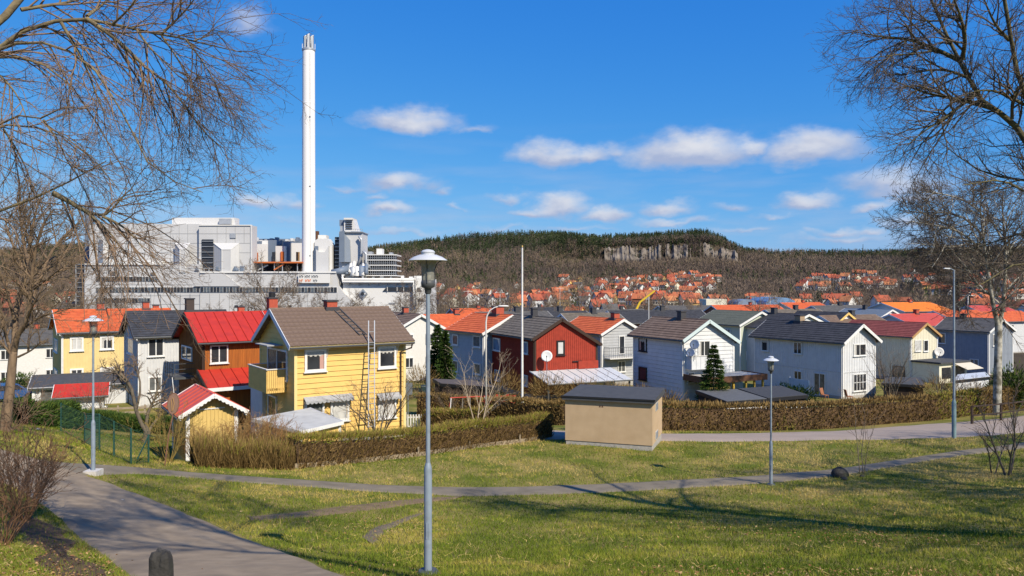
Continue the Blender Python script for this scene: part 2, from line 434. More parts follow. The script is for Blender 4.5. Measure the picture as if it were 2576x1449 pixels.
strip('footpath', D((60,1148),(130,1163),(250,1168),(400,1180),(600,1197),(800,1210),(1000,1222),(1150,1226),(1300,1225),(1500,1218),(1700,1208),(1950,1193),(2080,1183),(2200,1166),(2330,1146),(2450,1130),(2576,1113),(2700,1098)),
      D((130,1190),(235,1199),(300,1193),(400,1194),(600,1213),(800,1227),(1000,1241),(1150,1249),(1300,1247),(1500,1240),(1700,1230),(1950,1215),(2100,1198),(2220,1180),(2350,1157),(2470,1141),(2600,1125),(2720,1108)), ASPH2, .03, 'narrow asphalt footpath crossing the grass slope', n=220)
strip('street', D((1180,1105),(1380,1108),(1540,1109),(1663,1109),(2000,1111),(2200,1108),(2400,1103),(2576,1092),(2760,1078)),
      D((1180,1082),(1380,1082),(1540,1088),(1663,1092),(2000,1087),(2150,1082),(2250,1073),(2400,1062),(2576,1046),(2740,1030)), ASPH3, .04, 'pale asphalt street behind the rendered box building', n=160)
strip('dirt_track', D((1170,1247),(1060,1252),(950,1261),(800,1279),(620,1300)), D((1140,1257),(1070,1265),(1000,1276),(850,1296),(640,1311)), DIRT, .022, 'trodden earth track leaving the footpath', n=60, k=6, ragged=.16)
strip('gravel_path', D((1085,1283),(1000,1306),(930,1330),(902,1352)), D((1080,1287),(1010,1316),(962,1340),(948,1372)), mat('gravel', (.22, .17, .11), .95, c2=(.11, .085, .06), scale=14, bump=.03, bscale=40), .022, 'small worn gravel patch beside the lamp post', n=40, k=5, ragged=.12)
strip('bare_soil', [(30,512),(62,533),(92,556),(118,578),(150,606)], [(12,524),(28,545),(48,568),(70,592),(100,620)], mat('leafy_soil', (.13, .075, .04), .95, c2=(.07, .045, .025), scale=5, bump=.04, bscale=18), .02, 'brown leaf strewn soil along the edge of the lane', n=50, k=8, ragged=.3)
def in_poly(x, y, a, b):
    p = np.vstack([a, b[::-1]]); ins = np.zeros(len(x), bool); n = len(p); j = n - 1
    for i in range(n):
        xi, yi = p[i]; xj, yj = p[j]
        c = ((yi > y) != (yj > y)) & (x < (xj - xi) * (y - yi) / (yj - yi + 1e-12) + xi); ins ^= c; j = i
    return ins

# ------------------------------------------------------------------ triangle clouds (grass, leaves, twigs)
def tri_cloud(name, base, dirv, length, width, tint, m, parent=None):
    n = len(base); dirv = dirv / np.linalg.norm(dirv, axis=1, keepdims=True)
    rv = rng.normal(size=(n, 3)); w = np.cross(dirv, rv); w /= np.linalg.norm(w, axis=1, keepdims=True) + 1e-9
    length = np.broadcast_to(np.asarray(length, float), (n,))[:, None]; width = np.broadcast_to(np.asarray(width, float), (n,))[:, None]
    v = np.stack([base - w * width * .5, base + w * width * .5, base + dirv * length], 1).reshape(-1, 3)
    f = np.arange(3 * n).reshape(n, 3)
    return link(name, np_mesh(name, v, f, m, tint=np.repeat(tint, 3)), parent)
GRASS = mat('grass_blade', (.1, .15, .03), .8, spec=.12, attr=[(0, (.075, .115, .010)), (.33, (.175, .21, .022)), (.56, (.34, .275, .06)), (1, (.58, .42, .19))])
DRYLEAF = mat('dead_leaf', (.3, .2, .1), .85, spec=.1, attr=[(0, (.14, .07, .03)), (.6, (.30, .17, .075)), (1, (.46, .32, .17))])
def build_grass():
    n = 330000
    d = np.exp(rng.uniform(np.log(9.5), np.log(42), n)); u = rng.uniform(-.80, .80, n)
    x = u * d; y = d
    keep = np.ones(n, bool)
    for k, (a, b) in enumerate(ROADS):
        ins = in_poly(x, y, a, b)
        if k >= 3: ins &= rng.random(n) < .72
        keep &= ~ins
    x, y, d = x[keep], y[keep], d[keep]; n = len(x)
    t = fbm(x, y, 2.2, 40, 5) * .62 + fbm(x, y, .35, 44, 2) * .38
    dry = sstep(.40, .66, t) * .60 + rng.random(n) * .22
    dry = dry * np.interp(y, [9, 15, 21, 27, 42], [.74, .66, .88, 1.08, 1.05]) - .08 * (y < 19) * (x > 1); dry = np.clip(dry, 0, 1)
    fresh = sstep(30, 36, y) * (x < -3) * (x > -22)                 # the mown garden lawns are greener
    dry = dry * (1 - .8 * fresh)
    verge = np.exp(-((x + 7.8) ** 2 + (y - 10) ** 2) / 14)
    dry = np.clip(dry + verge * .35 * rng.random(n), 0, 1)
    ln = (.045 + .05 * rng.random(n)) * (1 + .5 * fbm(x, y, .8, 50, 2)) * (.8 + d / 55)
    dv = np.c_[rng.normal(0, .55, n), rng.normal(0, .55, n), np.ones(n)]
    flat = rng.random(n) < .16; dv[flat, 2] = .12; dry[flat] = np.clip(dry[flat] + .35, 0, 1)
    o = tri_cloud('grass', np.c_[x, y, gz(x, y) - .01], dv, ln, .0075 * (.55 + d / 14), dry, GRASS)
    tag(o, 'patchy spring grass covering the slope', 'grass', kind='stuff')
    # long flattened straw in loose clumps
    n = 15000; d = np.exp(rng.uniform(np.log(9.5), np.log(40), n)); x = rng.uniform(-.78, .78, n) * d; y = d
    k_ = rng.random(n) < sstep(.46, .66, fbm(x, y, 1.3, 130, 4))
    for a, b in ROADS: k_ &= ~in_poly(x, y, a, b)
    x, y, d = x[k_], y[k_], d[k_]; n = len(x)
    o = tri_cloud('straw', np.c_[x, y, gz(x, y) + .02], np.c_[rng.normal(0, 1, (n, 2)), rng.normal(.25, .2, n)], rng.uniform(.07, .2, n), .006 * (.6 + d / 16), rng.uniform(.6, 1, n), GRASS)
    tag(o, 'dry straw lying flattened in the grass', 'straw', kind='stuff')
    n = 16000
    d = np.exp(rng.uniform(np.log(9.5), np.log(26), n)); u = rng.uniform(-.75, .75, n); x = u * d; y = d
    p = sstep(.42, .72, fbm(x, y, 2.5, 60)) * (.30 + .70 * sstep(-2, 4, x)) + np.exp(-((x + 6.6) ** 2 + (y - 10.6) ** 2) / 2.2) * 3
    keep = rng.random(n) < p
    for k, (a, b) in enumerate(ROADS[:3]): keep &= ~(in_poly(x, y, a, b) & (rng.random(n) < .985))
    x, y = x[keep], y[keep]; n = len(x)
    c = np.c_[x, y, gz(x, y) + .035]; a = rng.normal(size=(n, 3)); a[:, 2] *= .35; a /= np.linalg.norm(a, axis=1, keepdims=True)
    b = np.cross(a, np.c_[rng.normal(0, .4, (n, 2)), np.ones(n)]); b /= np.linalg.norm(b, axis=1, keepdims=True)
    s = rng.uniform(.014, .036, n)[:, None]; up = np.array([0, 0, .012])
    v = np.stack([c - a * s, c - b * s * .55 + up, c + a * s, c + b * s * .55 + up], 1).reshape(-1, 3)
    o = link('dead_leaves', np_mesh('dead_leaves', v, np.arange(4 * n).reshape(n, 4), DRYLEAF, tint=np.repeat(rng.random(n), 4)))
    tag(o, 'dry brown leaves scattered over the grass', 'leaves', kind='stuff')
build_grass()

# ------------------------------------------------------------------ branches
def tubes_mesh(name, lines, mats, nsides=(8, 6, 4, 3, 3, 3)):
    """lines: list of (pts (k,3) array, radii (k,), level)"""
    V = []; Fq = []; off = 0; groups = {}
    for p, r, l in lines: groups.setdefault((len(p), nsides[min(l, len(nsides) - 1)]), []).append((p, r))
    for (k, n), g in groups.items():
        P = np.array([q[0] for q in g], float); Rd = np.array([q[1] for q in g], float)
        T = np.empty_like(P); T[:, 1:-1] = P[:, 2:] - P[:, :-2]; T[:, 0] = P[:, 1] - P[:, 0]; T[:, -1] = P[:, -1] - P[:, -2]
        T /= np.linalg.norm(T, axis=2, keepdims=True) + 1e-9
        a = np.cross(T, np.array([.31, .87, .38])); a /= np.linalg.norm(a, axis=2, keepdims=True) + 1e-9; b = np.cross(T, a)
        th = np.arange(n) * 2 * np.pi / n
        ring = P[:, :, None] + (a[:, :, None] * np.cos(th)[None, None, :, None] + b[:, :, None] * np.sin(th)[None, None, :, None]) * Rd[:, :, None, None]
        m = len(g); V.append(ring.reshape(-1, 3))
        q, i, j = np.meshgrid(np.arange(m), np.arange(k - 1), np.arange(n), indexing='ij'); bs = off + q * k * n
        Fq.append(np.stack([bs + i * n + j, bs + i * n + (j + 1) % n, bs + (i + 1) * n + (j + 1) % n, bs + (i + 1) * n + j], -1).reshape(-1, 4))
        off += m * k * n
    return np_mesh(name, np.vstack(V), np.vstack(Fq), mats, smooth=True)

def perp(d, rnd):
    a = d.cross(Vector((rnd.gauss(0, 1), rnd.gauss(0, 1), rnd.gauss(0, 1))))
    return a.normalized() if a.length > 1e-6 else Vector((1, 0, 0))
def branch(out, p, d, L, r, lvl, prm, rnd):
    """prm[lvl] = dict(n children, seg, wander, trop, ang, ratio, start)"""
    q = prm[lvl]; k = q['seg']; pts = [p.copy()]; d = d.normalized(); rs = [r]; dirs = [d]
    for i in range(k):
        d = (d + perp(d, rnd) * q['wander'] * rnd.random() + Vector((0, 0, q['trop']))).normalized()
        p = p + d * (L / k); pts.append(p.copy()); dirs.append(d); rs.append(r * (1 - (i + 1) / k * q.get('taper', .75)))
    out.append((np.array([tuple(a) for a in pts]), np.array(rs), lvl))
    side_branches(out, pts, rs, dirs, L, lvl, prm, rnd)
def side_branches(out, pts, rs, dirs, L, lvl, prm, rnd, count=None):
    if lvl + 1 >= len(prm): return
    q = prm[lvl]; k = len(pts) - 1; n = count if count is not None else q['n']
    n = int(n) + (rnd.random() < n - int(n))
    for c in range(n):
        t = q['start'] + (1 - q['start']) * (c + rnd.random()) / n; f = t * k; i = min(int(f), k - 1); f -= i
        p = pts[i].lerp(pts[i + 1], f); d = dirs[min(i + 1, k)]; r = rs[i] * (1 - f) + rs[i + 1] * f
        ang = R(q['ang'] * rnd.uniform(.65, 1.25)); nd = d * math.cos(ang) + perp(d, rnd) * math.sin(ang)
        if q.get('flat'): nd.y *= q['flat']
        l2 = L * q['ratio'] * rnd.uniform(.6, 1.25) * (1.15 - .6 * t) if 'fix' not in q else q['fix'] * rnd.uniform(.5, 1.35) * (1.25 - .85 * t)
        branch(out, p, nd, l2, max(min(r * .7, q.get('rmax', 9)), q.get('rmin', .002)), lvl + 1, prm, rnd)
def limb(out, pts, r0, r1, prm, rnd, count, lvl=0, fix_len=2.0, n=14):
    pl = resample(smooth_pl([tuple(p) for p in pts], 2), n)
    P = [Vector(p) for p in pl]; rs = [r0 + (r1 - r0) * i / (n - 1) for i in range(n)]
    dirs = [(P[min(i + 1, n - 1)] - P[max(i - 1, 0)]).normalized() for i in range(n)]
    out.append((np.array([tuple(a) for a in P]), np.array(rs), lvl))
    side_branches(out, P, rs, dirs, fix_len, lvl, prm, rnd, count)
def split_tree(name, lines, loc, label, cat, mb, mt, group=None, cut=2):
    root = empty(name, loc); off = np.array(tuple(loc))
    a = [(p - off, r, l) for p, r, l in lines if l < cut]; b = [(p - off, r, l) for p, r, l in lines if l >= cut]
    if a: link('trunk', tubes_mesh('trunk', a, mb), root)
    if b: link('crown', tubes_mesh('crown', b, mt), root)
    tag(root, label, cat, group); return root
# ------------------------------------------------------------------ house builder
def roof_mat(name, c, c2): return mat(name, c, .82, c2=c2, scale=2.2, detail=7, bump=.01, bscale=20, lo=.35, hi=.68)
RF_BROWN = roof_mat('roof_tile_brown', (.125, .085, .062), (.19, .135, .10))
RF_BROWN2 = roof_mat('roof_tile_greybrown', (.105, .09, .07), (.17, .145, .115))
RF_ORANGE = roof_mat('roof_tile_orange', (.58, .135, .045), (.44, .085, .03))
RF_DARK = roof_mat('roof_tile_dark', (.032, .034, .04), (.055, .057, .065))
RF_MAROON = roof_mat('roof_tile_maroon', (.17, .045, .04), (.24, .07, .06))
RF_ASHY = roof_mat('roof_tile_ash', (.075, .075, .075), (.12, .115, .11))
RM_RED = mat('red_sheet_metal', (.45, .036, .022), .5, c2=(.38, .031, .02), scale=2, spec=.2, dirt=((.30, .03, .025), 1.5, .5))
RM_SALMON = mat('salmon_sheet_metal', (.52, .085, .055), .5, c2=(.43, .07, .045), scale=2.5, spec=.4)
RM_WHITE = mat('white_sheet_metal', (.55, .57, .58), .4, c2=(.46, .48, .49), scale=2, spec=.5)
RM_FELT = mat('roofing_felt', (.05, .053, .058), .85, c2=(.068, .07, .075), scale=3, bump=.004)

class House:
    def __init__(s, name, label, px, d, th, base, eave_py, W=None, L=None, rpx=None, lpx=None, axis='y', rp=None, rise=1.5,
                 wall=None, trim=None, roof='tiles', roofm=None, oe=.45, og=.35, siding=None, pitch=.3, sidem=None, barge=None, cat='house', boards=('F', 'L'), group=None, dpipe=True):
        s.N = np.array([(px - CX) / FPX * d, d]); s.th = R(th); c, sn = math.cos(s.th), math.sin(s.th)
        s.Bx = np.array([c, sn]); s.Bk = np.array([-sn, c])
        s.W = W if W else s.solve('F', rpx); s.L = L if L else s.solve('L', lpx)
        zE = CZ - (eave_py - HY) / FPX * d
        s.base = base; s.H = zE - base; s.axis = axis; s.rise = rise
        s.span = s.W if axis == 'y' else s.L; s.len = s.L if axis == 'y' else s.W
        s.rp = rp or s.span / 2; s.m = rise / s.rp; s.H2 = s.H + rise - s.m * (s.span - s.rp)
        s.oe, s.og = oe, og; s.bh = .05 if cat == 'shed' else .19
        s.o = empty(name, (s.N[0], s.N[1], base), s.th); tag(s.o, label, cat, group)
        s.backing = mat(wall.name + '_backing', tuple(q * .16 for q in wall.node_tree.nodes['Principled BSDF'].inputs['Base Color'].default_value[:3]), .9) if siding == 'h' else None  # wall colour darkened: the shade lines between clapboards are put into the backing
        s.wallm = wall; s.trim = trim or M_WHITE; s.barge = barge or s.trim
        if axis == 'y': s.T = lambda a, q, z: (a, q, z)
        else: s.T = lambda a, q, z: (q, a, z)
        s.shell(); s.make_roof(roof, roofm)
        if siding: s.side(siding, pitch, sidem or wall, boards)
        s.corners()
        if dpipe: s.downpipe()
    def solve(s, face, px):
        u = (px - CX) / FPX; v = s.Bx if face == 'F' else s.Bk
        return float((u * s.N[1] - s.N[0]) / (v[0] - u * v[1]))
    def P(s, face, u, n, z):
        return {'F': (u, -n, z), 'L': (-n, u, z), 'R': (s.W + n, u, z), 'B': (u, s.L + n, z)}[face]
    def fbox(s, mb, face, u0, u1, z0, z1, n0, n1, mi=0):
        p = [s.P(face, a, b, c) for c in (z0, z1) for a, b in ((u0, n0), (u1, n0), (u1, n1), (u0, n1))]
        return mb.hexa(p[:4], p[4:], mi)
    def top(s, face, u):
        """wall top above the base at a place along a face"""
        g = ('F', 'B') if s.axis == 'y' else ('L', 'R')
        if face in g: return s.H + s.m * u if u <= s.rp else s.H + s.rise - s.m * (u - s.rp)
        lo = ('L', 'F'); return s.H if face in lo else s.H2
    def shell(s):
        pr = [(0, -.6), (s.span, -.6), (s.span, s.H2), (s.rp, s.H + s.rise), (0, s.H)]
        a = [s.T(x, 0, z) for x, z in pr]; b = Vector(s.T(0, s.len, 0))
        MB().poly_extrude(a, b).build('wall', s.backing or s.wallm, s.o)
        if s.H > 3:
            f = MB()
            for fc, ln in (('F', s.W), ('L', s.L)): s.fbox(f, fc, -.03, ln + .03, -.6, .28, .0, .045)
            f.build('plinth', M_CONC, s.o)
    def slope(s, side):
        m = s.m; c = 1 / math.sqrt(1 + m * m); sn = m * c
        if side == 0: o = Vector((-s.oe, -s.og, s.H - m * s.oe + .06)); A = Vector((c, 0, sn)); ln = (s.rp + s.oe) / c; Nn = Vector((-sn, 0, c))
        else: o = Vector((s.span + s.oe, -s.og, s.H2 - m * s.oe + .06)); A = Vector((-c, 0, sn)); ln = (s.span - s.rp + s.oe) / c; Nn = Vector((sn, 0, c))
        return o, A, Vector((0, 1, 0)), Nn, ln, s.len + 2 * s.og
    def sp(s, fr, q, a, n): v = fr[0] + fr[1] * a + fr[2] * q + fr[3] * n; return s.T(v.x, v.y, v.z)
    def make_roof(s, kind, rm):
        r = MB()
        for side in (0, 1):
            fr = s.slope(side); ln, q = fr[4], fr[5]
            b = [s.sp(fr, x, a, -.05) for x, a in ((0, 0), (q, 0), (q, ln), (0, ln))]; t = [s.sp(fr, x, a, .03) for x, a in ((0, 0), (q, 0), (q, ln), (0, ln))]
            r.hexa(b, t)
        s.roof = r.build('roof', rm, s.o)
        for side in (0, 1):
            fr = s.slope(side); ln, q = fr[4], fr[5]
            if kind == 'tiles': s.courses(fr, ln, q, rm)
            elif kind == 'single': s.tiles(fr, ln, q, rm, side == 0)
            elif kind == 'metal':
                n = max(3, round(q / .62)); w = q / n
                me = None
                for k in range(n):
                    mb = MB()
                    mb.hexa([s.sp(fr, x, a, .031) for x, a in ((k * w + .004, -.04), ((k + 1) * w - .004, -.04), ((k + 1) * w - .004, ln), (k * w + .004, ln))],
                            [s.sp(fr, x, a, .05) for x, a in ((k * w + .004, -.04), ((k + 1) * w - .004, -.04), ((k + 1) * w - .004, ln), (k * w + .004, ln))])
                    mb.hexa([s.sp(fr, x, a, .05) for x, a in ((k * w + .01, -.04), (k * w + .045, -.04), (k * w + .045, ln), (k * w + .01, ln))],
                            [s.sp(fr, x, a, .095) for x, a in ((k * w + .01, -.04), (k * w + .045, -.04), (k * w + .045, ln), (k * w + .01, ln))])
                    mb.build('roof_panel', rm, s.roof)
        fr = s.slope(0); ln, q = fr[4], fr[5]
        rid = MB(); rid.tube([s.sp(fr, -.02, ln, .03), s.sp(fr, q + .02, ln, .03)], .09 if kind != 'metal' else .05, 7); rid.build('ridge_cap', rm, s.roof)
        for side in (0, 1):
            fr = s.slope(side); ln, q = fr[4], fr[5]
            for e in (0, 1):
                x0, x1 = (-.035, .0) if e == 0 else (q, q + .035)
                mb = MB(); mb.hexa([s.sp(fr, x, a, -s.bh) for x, a in ((x0, -.03), (x1, -.03), (x1, ln), (x0, ln))], [s.sp(fr, x, a, .075) for x, a in ((x0, -.03), (x1, -.03), (x1, ln + .02), (x0, ln + .02))])
                mb.build('bargeboard', s.barge, s.o)
            mb = MB(); mb.hexa([s.sp(fr, x, a, -.17) for x, a in ((0, -.03), (q, -.03), (q, 0), (0, 0))], [s.sp(fr, x, a, .03) for x, a in ((0, -.03), (q, -.03), (q, 0), (0, 0))])
            mb.build('fascia', s.trim, s.o)
            MB().tube([s.sp(fr, 0, -.09, -.03), s.sp(fr, q, -.09, -.03)], .055, 6).build('gutter', s.gut if hasattr(s, 'gut') else M_DGREY, s.o)
    def courses(s, fr, ln, q, rm):
        g = .36; n = max(3, int(round(ln / g))); g = ln / n; k = max(8, int(q / .075)); xs = np.linspace(0, q, k)
        wv = .018 * np.abs(np.sin(np.pi * xs / .3)) ** .7
        for c in range(n):
            a0 = c * g - .04; a1 = (c + 1) * g + .02; jit = random.uniform(-.006, .006)
            mb = MB(); vs = []
            for x, w in zip(xs, wv): vs += [s.sp(fr, x, a0, .03), s.sp(fr, x, a0, .075 + w + jit), s.sp(fr, x, min(a1, ln), .04 + w)]
            fs = []
            for i in range(k - 1): fs += [(3 * i, 3 * i + 3, 3 * i + 4, 3 * i + 1), (3 * i + 1, 3 * i + 4, 3 * i + 5, 3 * i + 2)]
            mb.add(vs, fs); mb.build('tile_course', rm, s.roof)
    def tiles(s, fr, ln, q, rm, single):
        g = ln / max(3, round(ln / .40)); nx = max(4, round(q / .31)); w = q / nx; ny = round(ln / g)
        prof = [(0, .035), (.18, .05), (.42, .03), (.68, .028), (.9, .06), (1.0, .05)]
        mb = MB()
        vs = []
        for f, h in prof: vs += [(f * w * 1.03, -.04, h - .012), (f * w * 1.03, -.04, h + .022), (f * w * 1.03, g + .03, h)]
        fs = []
        for i in range(len(prof) - 1): fs += [(3 * i, 3 * i + 3, 3 * i + 4, 3 * i + 1), (3 * i + 1, 3 * i + 4, 3 * i + 5, 3 * i + 2)]
        mb.add(vs, fs)
        X, Y, Z = [Vector(s.T(*v)) for v in (fr[2], fr[1], fr[3])]
        if single:
            me = mb.mesh('roof_tile', rm)
            Mx = Matrix((X, Y, Z)).transposed().to_4x4()
            if Mx.determinant() < 0: pass
            for j in range(ny):
                for i in range(nx):
                    o = link('roof_tile', me, s.roof); p = Vector(s.sp(fr, i * w, j * g, .03 + random.uniform(0, .008)))
                    o.matrix_local = Matrix.Translation(p) @ Mx @ Matrix.Rotation(random.uniform(-.012, .012), 4, 'Z')
        else:
            big = MB()
            for j in range(ny):
                for i in range(nx):
                    p = Vector(s.sp(fr, i * w, j * g, .03)); big.add([p + X * v[0] + Y * v[1] + Z * v[2] for v in vs], fs)
            tag(big.build('tile_field', rm, s.roof), kind='stuff')
    def side(s, kind, pitch, m, faces):
        for fc in faces:
            ln = s.W if fc in 'FB' else s.L
            gab = (fc in 'FB') == (s.axis == 'y')
            if kind == 'h':
                zt = s.top(fc, 0) if not gab else s.H + s.rise
                n = int(zt / pitch) + 1; z0 = .28; me = None
                while z0 < zt - .05:
                    z1 = min(z0 + pitch, zt); u0, u1 = 0.0, ln
                    if gab:
                        def lim(z):
                            lo = max(0, (z - s.H) / s.m); hi = min(ln, s.rp + (s.H + s.rise - z) / s.m); return lo, hi
                        b0, b1 = lim(z0); t0, t1 = lim(z1)
                        if b1 - b0 < .1: break
                        t1 = max(t1, t0 + .02)
                    else: b0, b1, t0, t1 = 0, ln, 0, ln
                    mb = MB()
                    mb.hexa([s.P(fc, b0, .002, z0 + .011), s.P(fc, b1, .002, z0 + .011), s.P(fc, b1, .05, z0 + .011), s.P(fc, b0, .05, z0 + .011)],
                            [s.P(fc, t0, .002, z1), s.P(fc, t1, .002, z1), s.P(fc, t1, .012, z1 - .004), s.P(fc, t0, .012, z1 - .004)])
                    mb.build('board', m, s.o); z0 = z1
            else:
                mb = MB(); u = 0.02
                while u < ln - .03:
                    w = min(pitch, ln - u)
                    za = min(s.top(fc, u), s.top(fc, u + w)) - .02 if gab else s.top(fc, 0) - .02
                    s.fbox(mb, fc, u, u + w * .93, .26, za, .002, .016); s.fbox(mb, fc, u + w * .78, u + w * 1.04, .26, za - .01, .016, .045)
                    u += w
                tag(mb.build('boarding', m, s.o), kind='stuff')
    def corners(s):
        for fc, u in (('F', 0), ('F', s.W), ('L', s.L)):
            mb = MB(); z = s.top(fc, min(max(u, 0), s.W if fc == 'F' else s.L)) - .1
            ln = s.W if fc == 'F' else s.L
            a, b = (-.06, .1) if u == 0 else (ln - .1, ln + .06)
            s.fbox(mb, fc, a, b, .25, z, .0, .07)
            mb.build('corner_board', s.trim, s.o)
    def downpipe(s, m=None):
        fr = s.slope(0); q = fr[5]
        a = Vector(s.sp(fr, .2, -.09, -.05)); fc = 'L' if s.axis == 'y' else 'F'
        w = Vector(s.P(fc, .06, .09, s.H - .45)); g = Vector(s.P(fc, .06, .09, .1))
        MB().tube([a, a + Vector((0, 0, -.12)), w, g], .04, 6).build('downpipe', m or s.trim, s.o)
    # ---- openings
    def pix(s, face, pl, pr, pt, pb):
        a, b = s.solve('F' if face == 'F' else 'L', pl), s.solve('F' if face == 'F' else 'L', pr)
        u0, u1 = min(a, b), max(a, b); v = s.Bx if face == 'F' else s.Bk; d = s.N[1] + v[1] * (u0 + u1) / 2
        z1 = CZ - (pt - HY) / FPX * d - s.base; z0 = CZ - (pb - HY) / FPX * d - s.base
        return u0, u1, z0, z1
    def window(s, face, box, pane=None, lights=2, frame=None, name='window', sill=True, trans=0, cw=.085, curtain=None):
        u0, u1, z0, z1 = s.pix(face, *box); o = s.window_at(face, u0, u1, z0, z1, pane, lights, frame, name, sill, trans, cw)
        if curtain:                                                       # curtains seen in the pane: valance and side lengths
            a, b = u0 + cw + .02, u1 - cw - .02; h = z1 - z0 - 2 * cw; m = mat('curtain_white', (.52, .51, .48), .9, c2=(.36, .35, .33), scale=14)
            if 'v' in curtain:
                n = 7; mb = MB()
                for k in range(n):
                    x0, x1 = a + (b - a) * k / n, a + (b - a) * (k + 1) / n; s.fbox(mb, face, x0, x1, z1 - cw - h * (.22 + .06 * (k % 2)), z1 - cw, .0785, .0815)
                mb.build('curtain', m, o)
            if 'r' in curtain: mb = MB(); s.fbox(mb, face, b - (b - a) * .24, b, z0 + cw, z1 - cw, .0785, .081); mb.build('curtain', mat('curtain_pink', (.45, .27, .23), .9), o)
            if 'l' in curtain: mb = MB(); s.fbox(mb, face, a, a + (b - a) * .2, z0 + cw, z1 - cw, .0785, .081); mb.build('curtain', m, o)
        return o
    def window_at(s, face, u0, u1, z0, z1, pane=None, lights=2, frame=None, name='window', sill=True, trans=0, cw=.085):
        frame = frame or M_WHITE; pane = pane or G_DARK; mb = MB()
        n0, n1 = .0, .115
        s.fbox(mb, face, u0, u0 + cw, z0, z1, n0, n1); s.fbox(mb, face, u1 - cw, u1, z0, z1, n0, n1)
        s.fbox(mb, face, u0 + cw, u1 - cw, z1 - cw, z1, n0, n1); s.fbox(mb, face, u0 + cw, u1 - cw, z0, z0 + cw, n0, n1)
        iw = u1 - u0 - 2 * cw; w = iw / lights
        for k in range(1, lights): s.fbox(mb, face, u0 + cw + k * w - .035, u0 + cw + k * w + .035, z0 + cw, z1 - cw, n0, n1 - .008)
        for k in range(1, trans + 1):
            zz = z0 + cw + (z1 - z0 - 2 * cw) * k / (trans + 1); s.fbox(mb, face, u0 + cw, u1 - cw, zz - .025, zz + .025, n0, n1 - .012)
        o = mb.build(name, frame, s.o)
        for k in range(lights):
            p = MB(); s.fbox(p, face, u0 + cw + k * w + .03, u0 + cw + (k + 1) * w - .03, z0 + cw - .005, z1 - cw + .005, .03, .078)
            p.build('pane', pane if not isinstance(pane, (list, tuple)) else pane[k % len(pane)], o)
        if sill:
            p = MB(); s.fbox(p, face, u0 - .06, u1 + .06, z0 - .05, z0, .0, .17); p.build('sill', frame, o)
        return o
    def chimney(s, q, w=.6, h=1.0, m=None, cap=True, metal_top=False):
        fr = s.slope(0); c = Vector(s.sp(fr, q, fr[4], 0)); mb = MB()
        mb.box(c.x - w / 2, c.y - w / 2, c.z - .5, c.x + w / 2, c.y + w / 2, c.z + h)
        o = mb.build('chimney', m or M_BRICK, s.roof)
        if cap: MB().box(c.x - w / 2 - .06, c.y - w / 2 - .06, c.z + h, c.x + w / 2 + .06, c.y + w / 2 + .06, c.z + h + .1).build('chimney_cap', M_FLASH, o)
        MB().box(c.x - w / 2 - .1, c.y - w / 2 - .1, c.z - .25, c.x + w / 2 + .1, c.y + w / 2 + .1, c.z + .1).build('flashing', M_FLASH, o)
        if metal_top: MB().lathe([(.0, h + .5), (.16, h + .5), (.24, h + .42), (.24, h + .1)], 12, tuple(c)).build('chimney_cowl', M_BLACK, o)
        return o
    def world(s, x, y, z): return s.o.matrix_basis @ Vector((x, y, z))

def dish(parent_loc, r, aim, label, m=None, pole=.5, group=None):
    """satellite dish: reflector, arm, receiver, bracket pole"""
    o = empty('satellite_dish', parent_loc); aim = Vector(aim).normalized(); q = aim.to_track_quat('Z', 'Y').to_matrix().to_4x4()
    mb = MB(); mb.lathe([(0.001, 0), (r * .4, r * .035), (r * .75, r * .11), (r, r * .19), (r, r * .165), (r * .75, r * .085), (r * .4, r * .01), (0.001, -.02)], 22)
    x = mb.build('reflector', m or M_OFF, o, True); x.matrix_local = q
    MB().tube([q @ Vector((0, -r * .95, r * .15)), q @ Vector((0, -r * .25, r * .95))], .02, 5).build('arm', M_DGREY, o)
    MB().tube([q @ Vector((0, -r * .3, r * .9)), q @ Vector((0, -r * .12, r * 1.0))], .045, 7).build('receiver', M_DGREY, o)
    MB().tube([(0, 0, -pole), (0, 0, 0), q @ Vector((0, 0, -.01))], .03, 6).build('bracket', M_GALV, o)
    tag(o, label, 'satellite dish', group); return o
# ------------------------------------------------------------------ the row of houses below the slope
YEL = mat('yellow_boards', (.73, .485, .155), .7, c2=(.64, .42, .13), scale=2.0, detail=6, stretch=(.4, .4, 3), bump=.003, bscale=30, dirt=((.50, .34, .12), 1.2, .45))
PALEYEL = mat('pale_yellow_boards', (.68, .53, .24), .7, c2=(.61, .47, .21), scale=2, detail=6)
WOOD = mat('oiled_wood_boards', (.40, .125, .02), .6, c2=(.23, .07, .014), scale=3, detail=7, stretch=(4, 4, .25), bump=.004)
LGREY = mat('light_grey_boards', (.56, .57, .575), .7, c2=(.49, .50, .51), scale=2.5, detail=6)
BLUEGREY = mat('blue_grey_boards', (.36, .41, .465), .7, c2=(.31, .355, .41), scale=2, detail=6)
FALU = mat('falu_red_boards', (.34, .045, .025), .85, c2=(.25, .034, .02), scale=3, detail=6)
WHITEB = mat('white_boards', (.63, .64, .64), .7, c2=(.55, .565, .58), scale=1.6, detail=7, dirt=((.42, .43, .42), 1.3, .35))
WHITEV = mat('white_vertical_boards', (.64, .655, .67), .7, c2=(.56, .575, .595), scale=1.6, detail=7, dirt=((.45, .45, .45), 1.0, .3))
CREAM = mat('cream_boards', (.70, .66, .52), .7, c2=(.62, .585, .46), scale=2, detail=6)
SLATE = mat('slate_blue_boards', (.27, .30, .345), .7, c2=(.23, .26, .30), scale=2, detail=6)
M_DBROWN = mat('dark_brown_paint', (.045, .026, .018), .6)
M_BROWN = mat('brown_paint', (.115, .055, .03), .65, c2=(.09, .042, .023), scale=5)
M_TAN = mat('tan_paint', (.40, .24, .10), .6)
M_TEAL = mat('pale_teal_paint', (.50, .60, .60), .6)
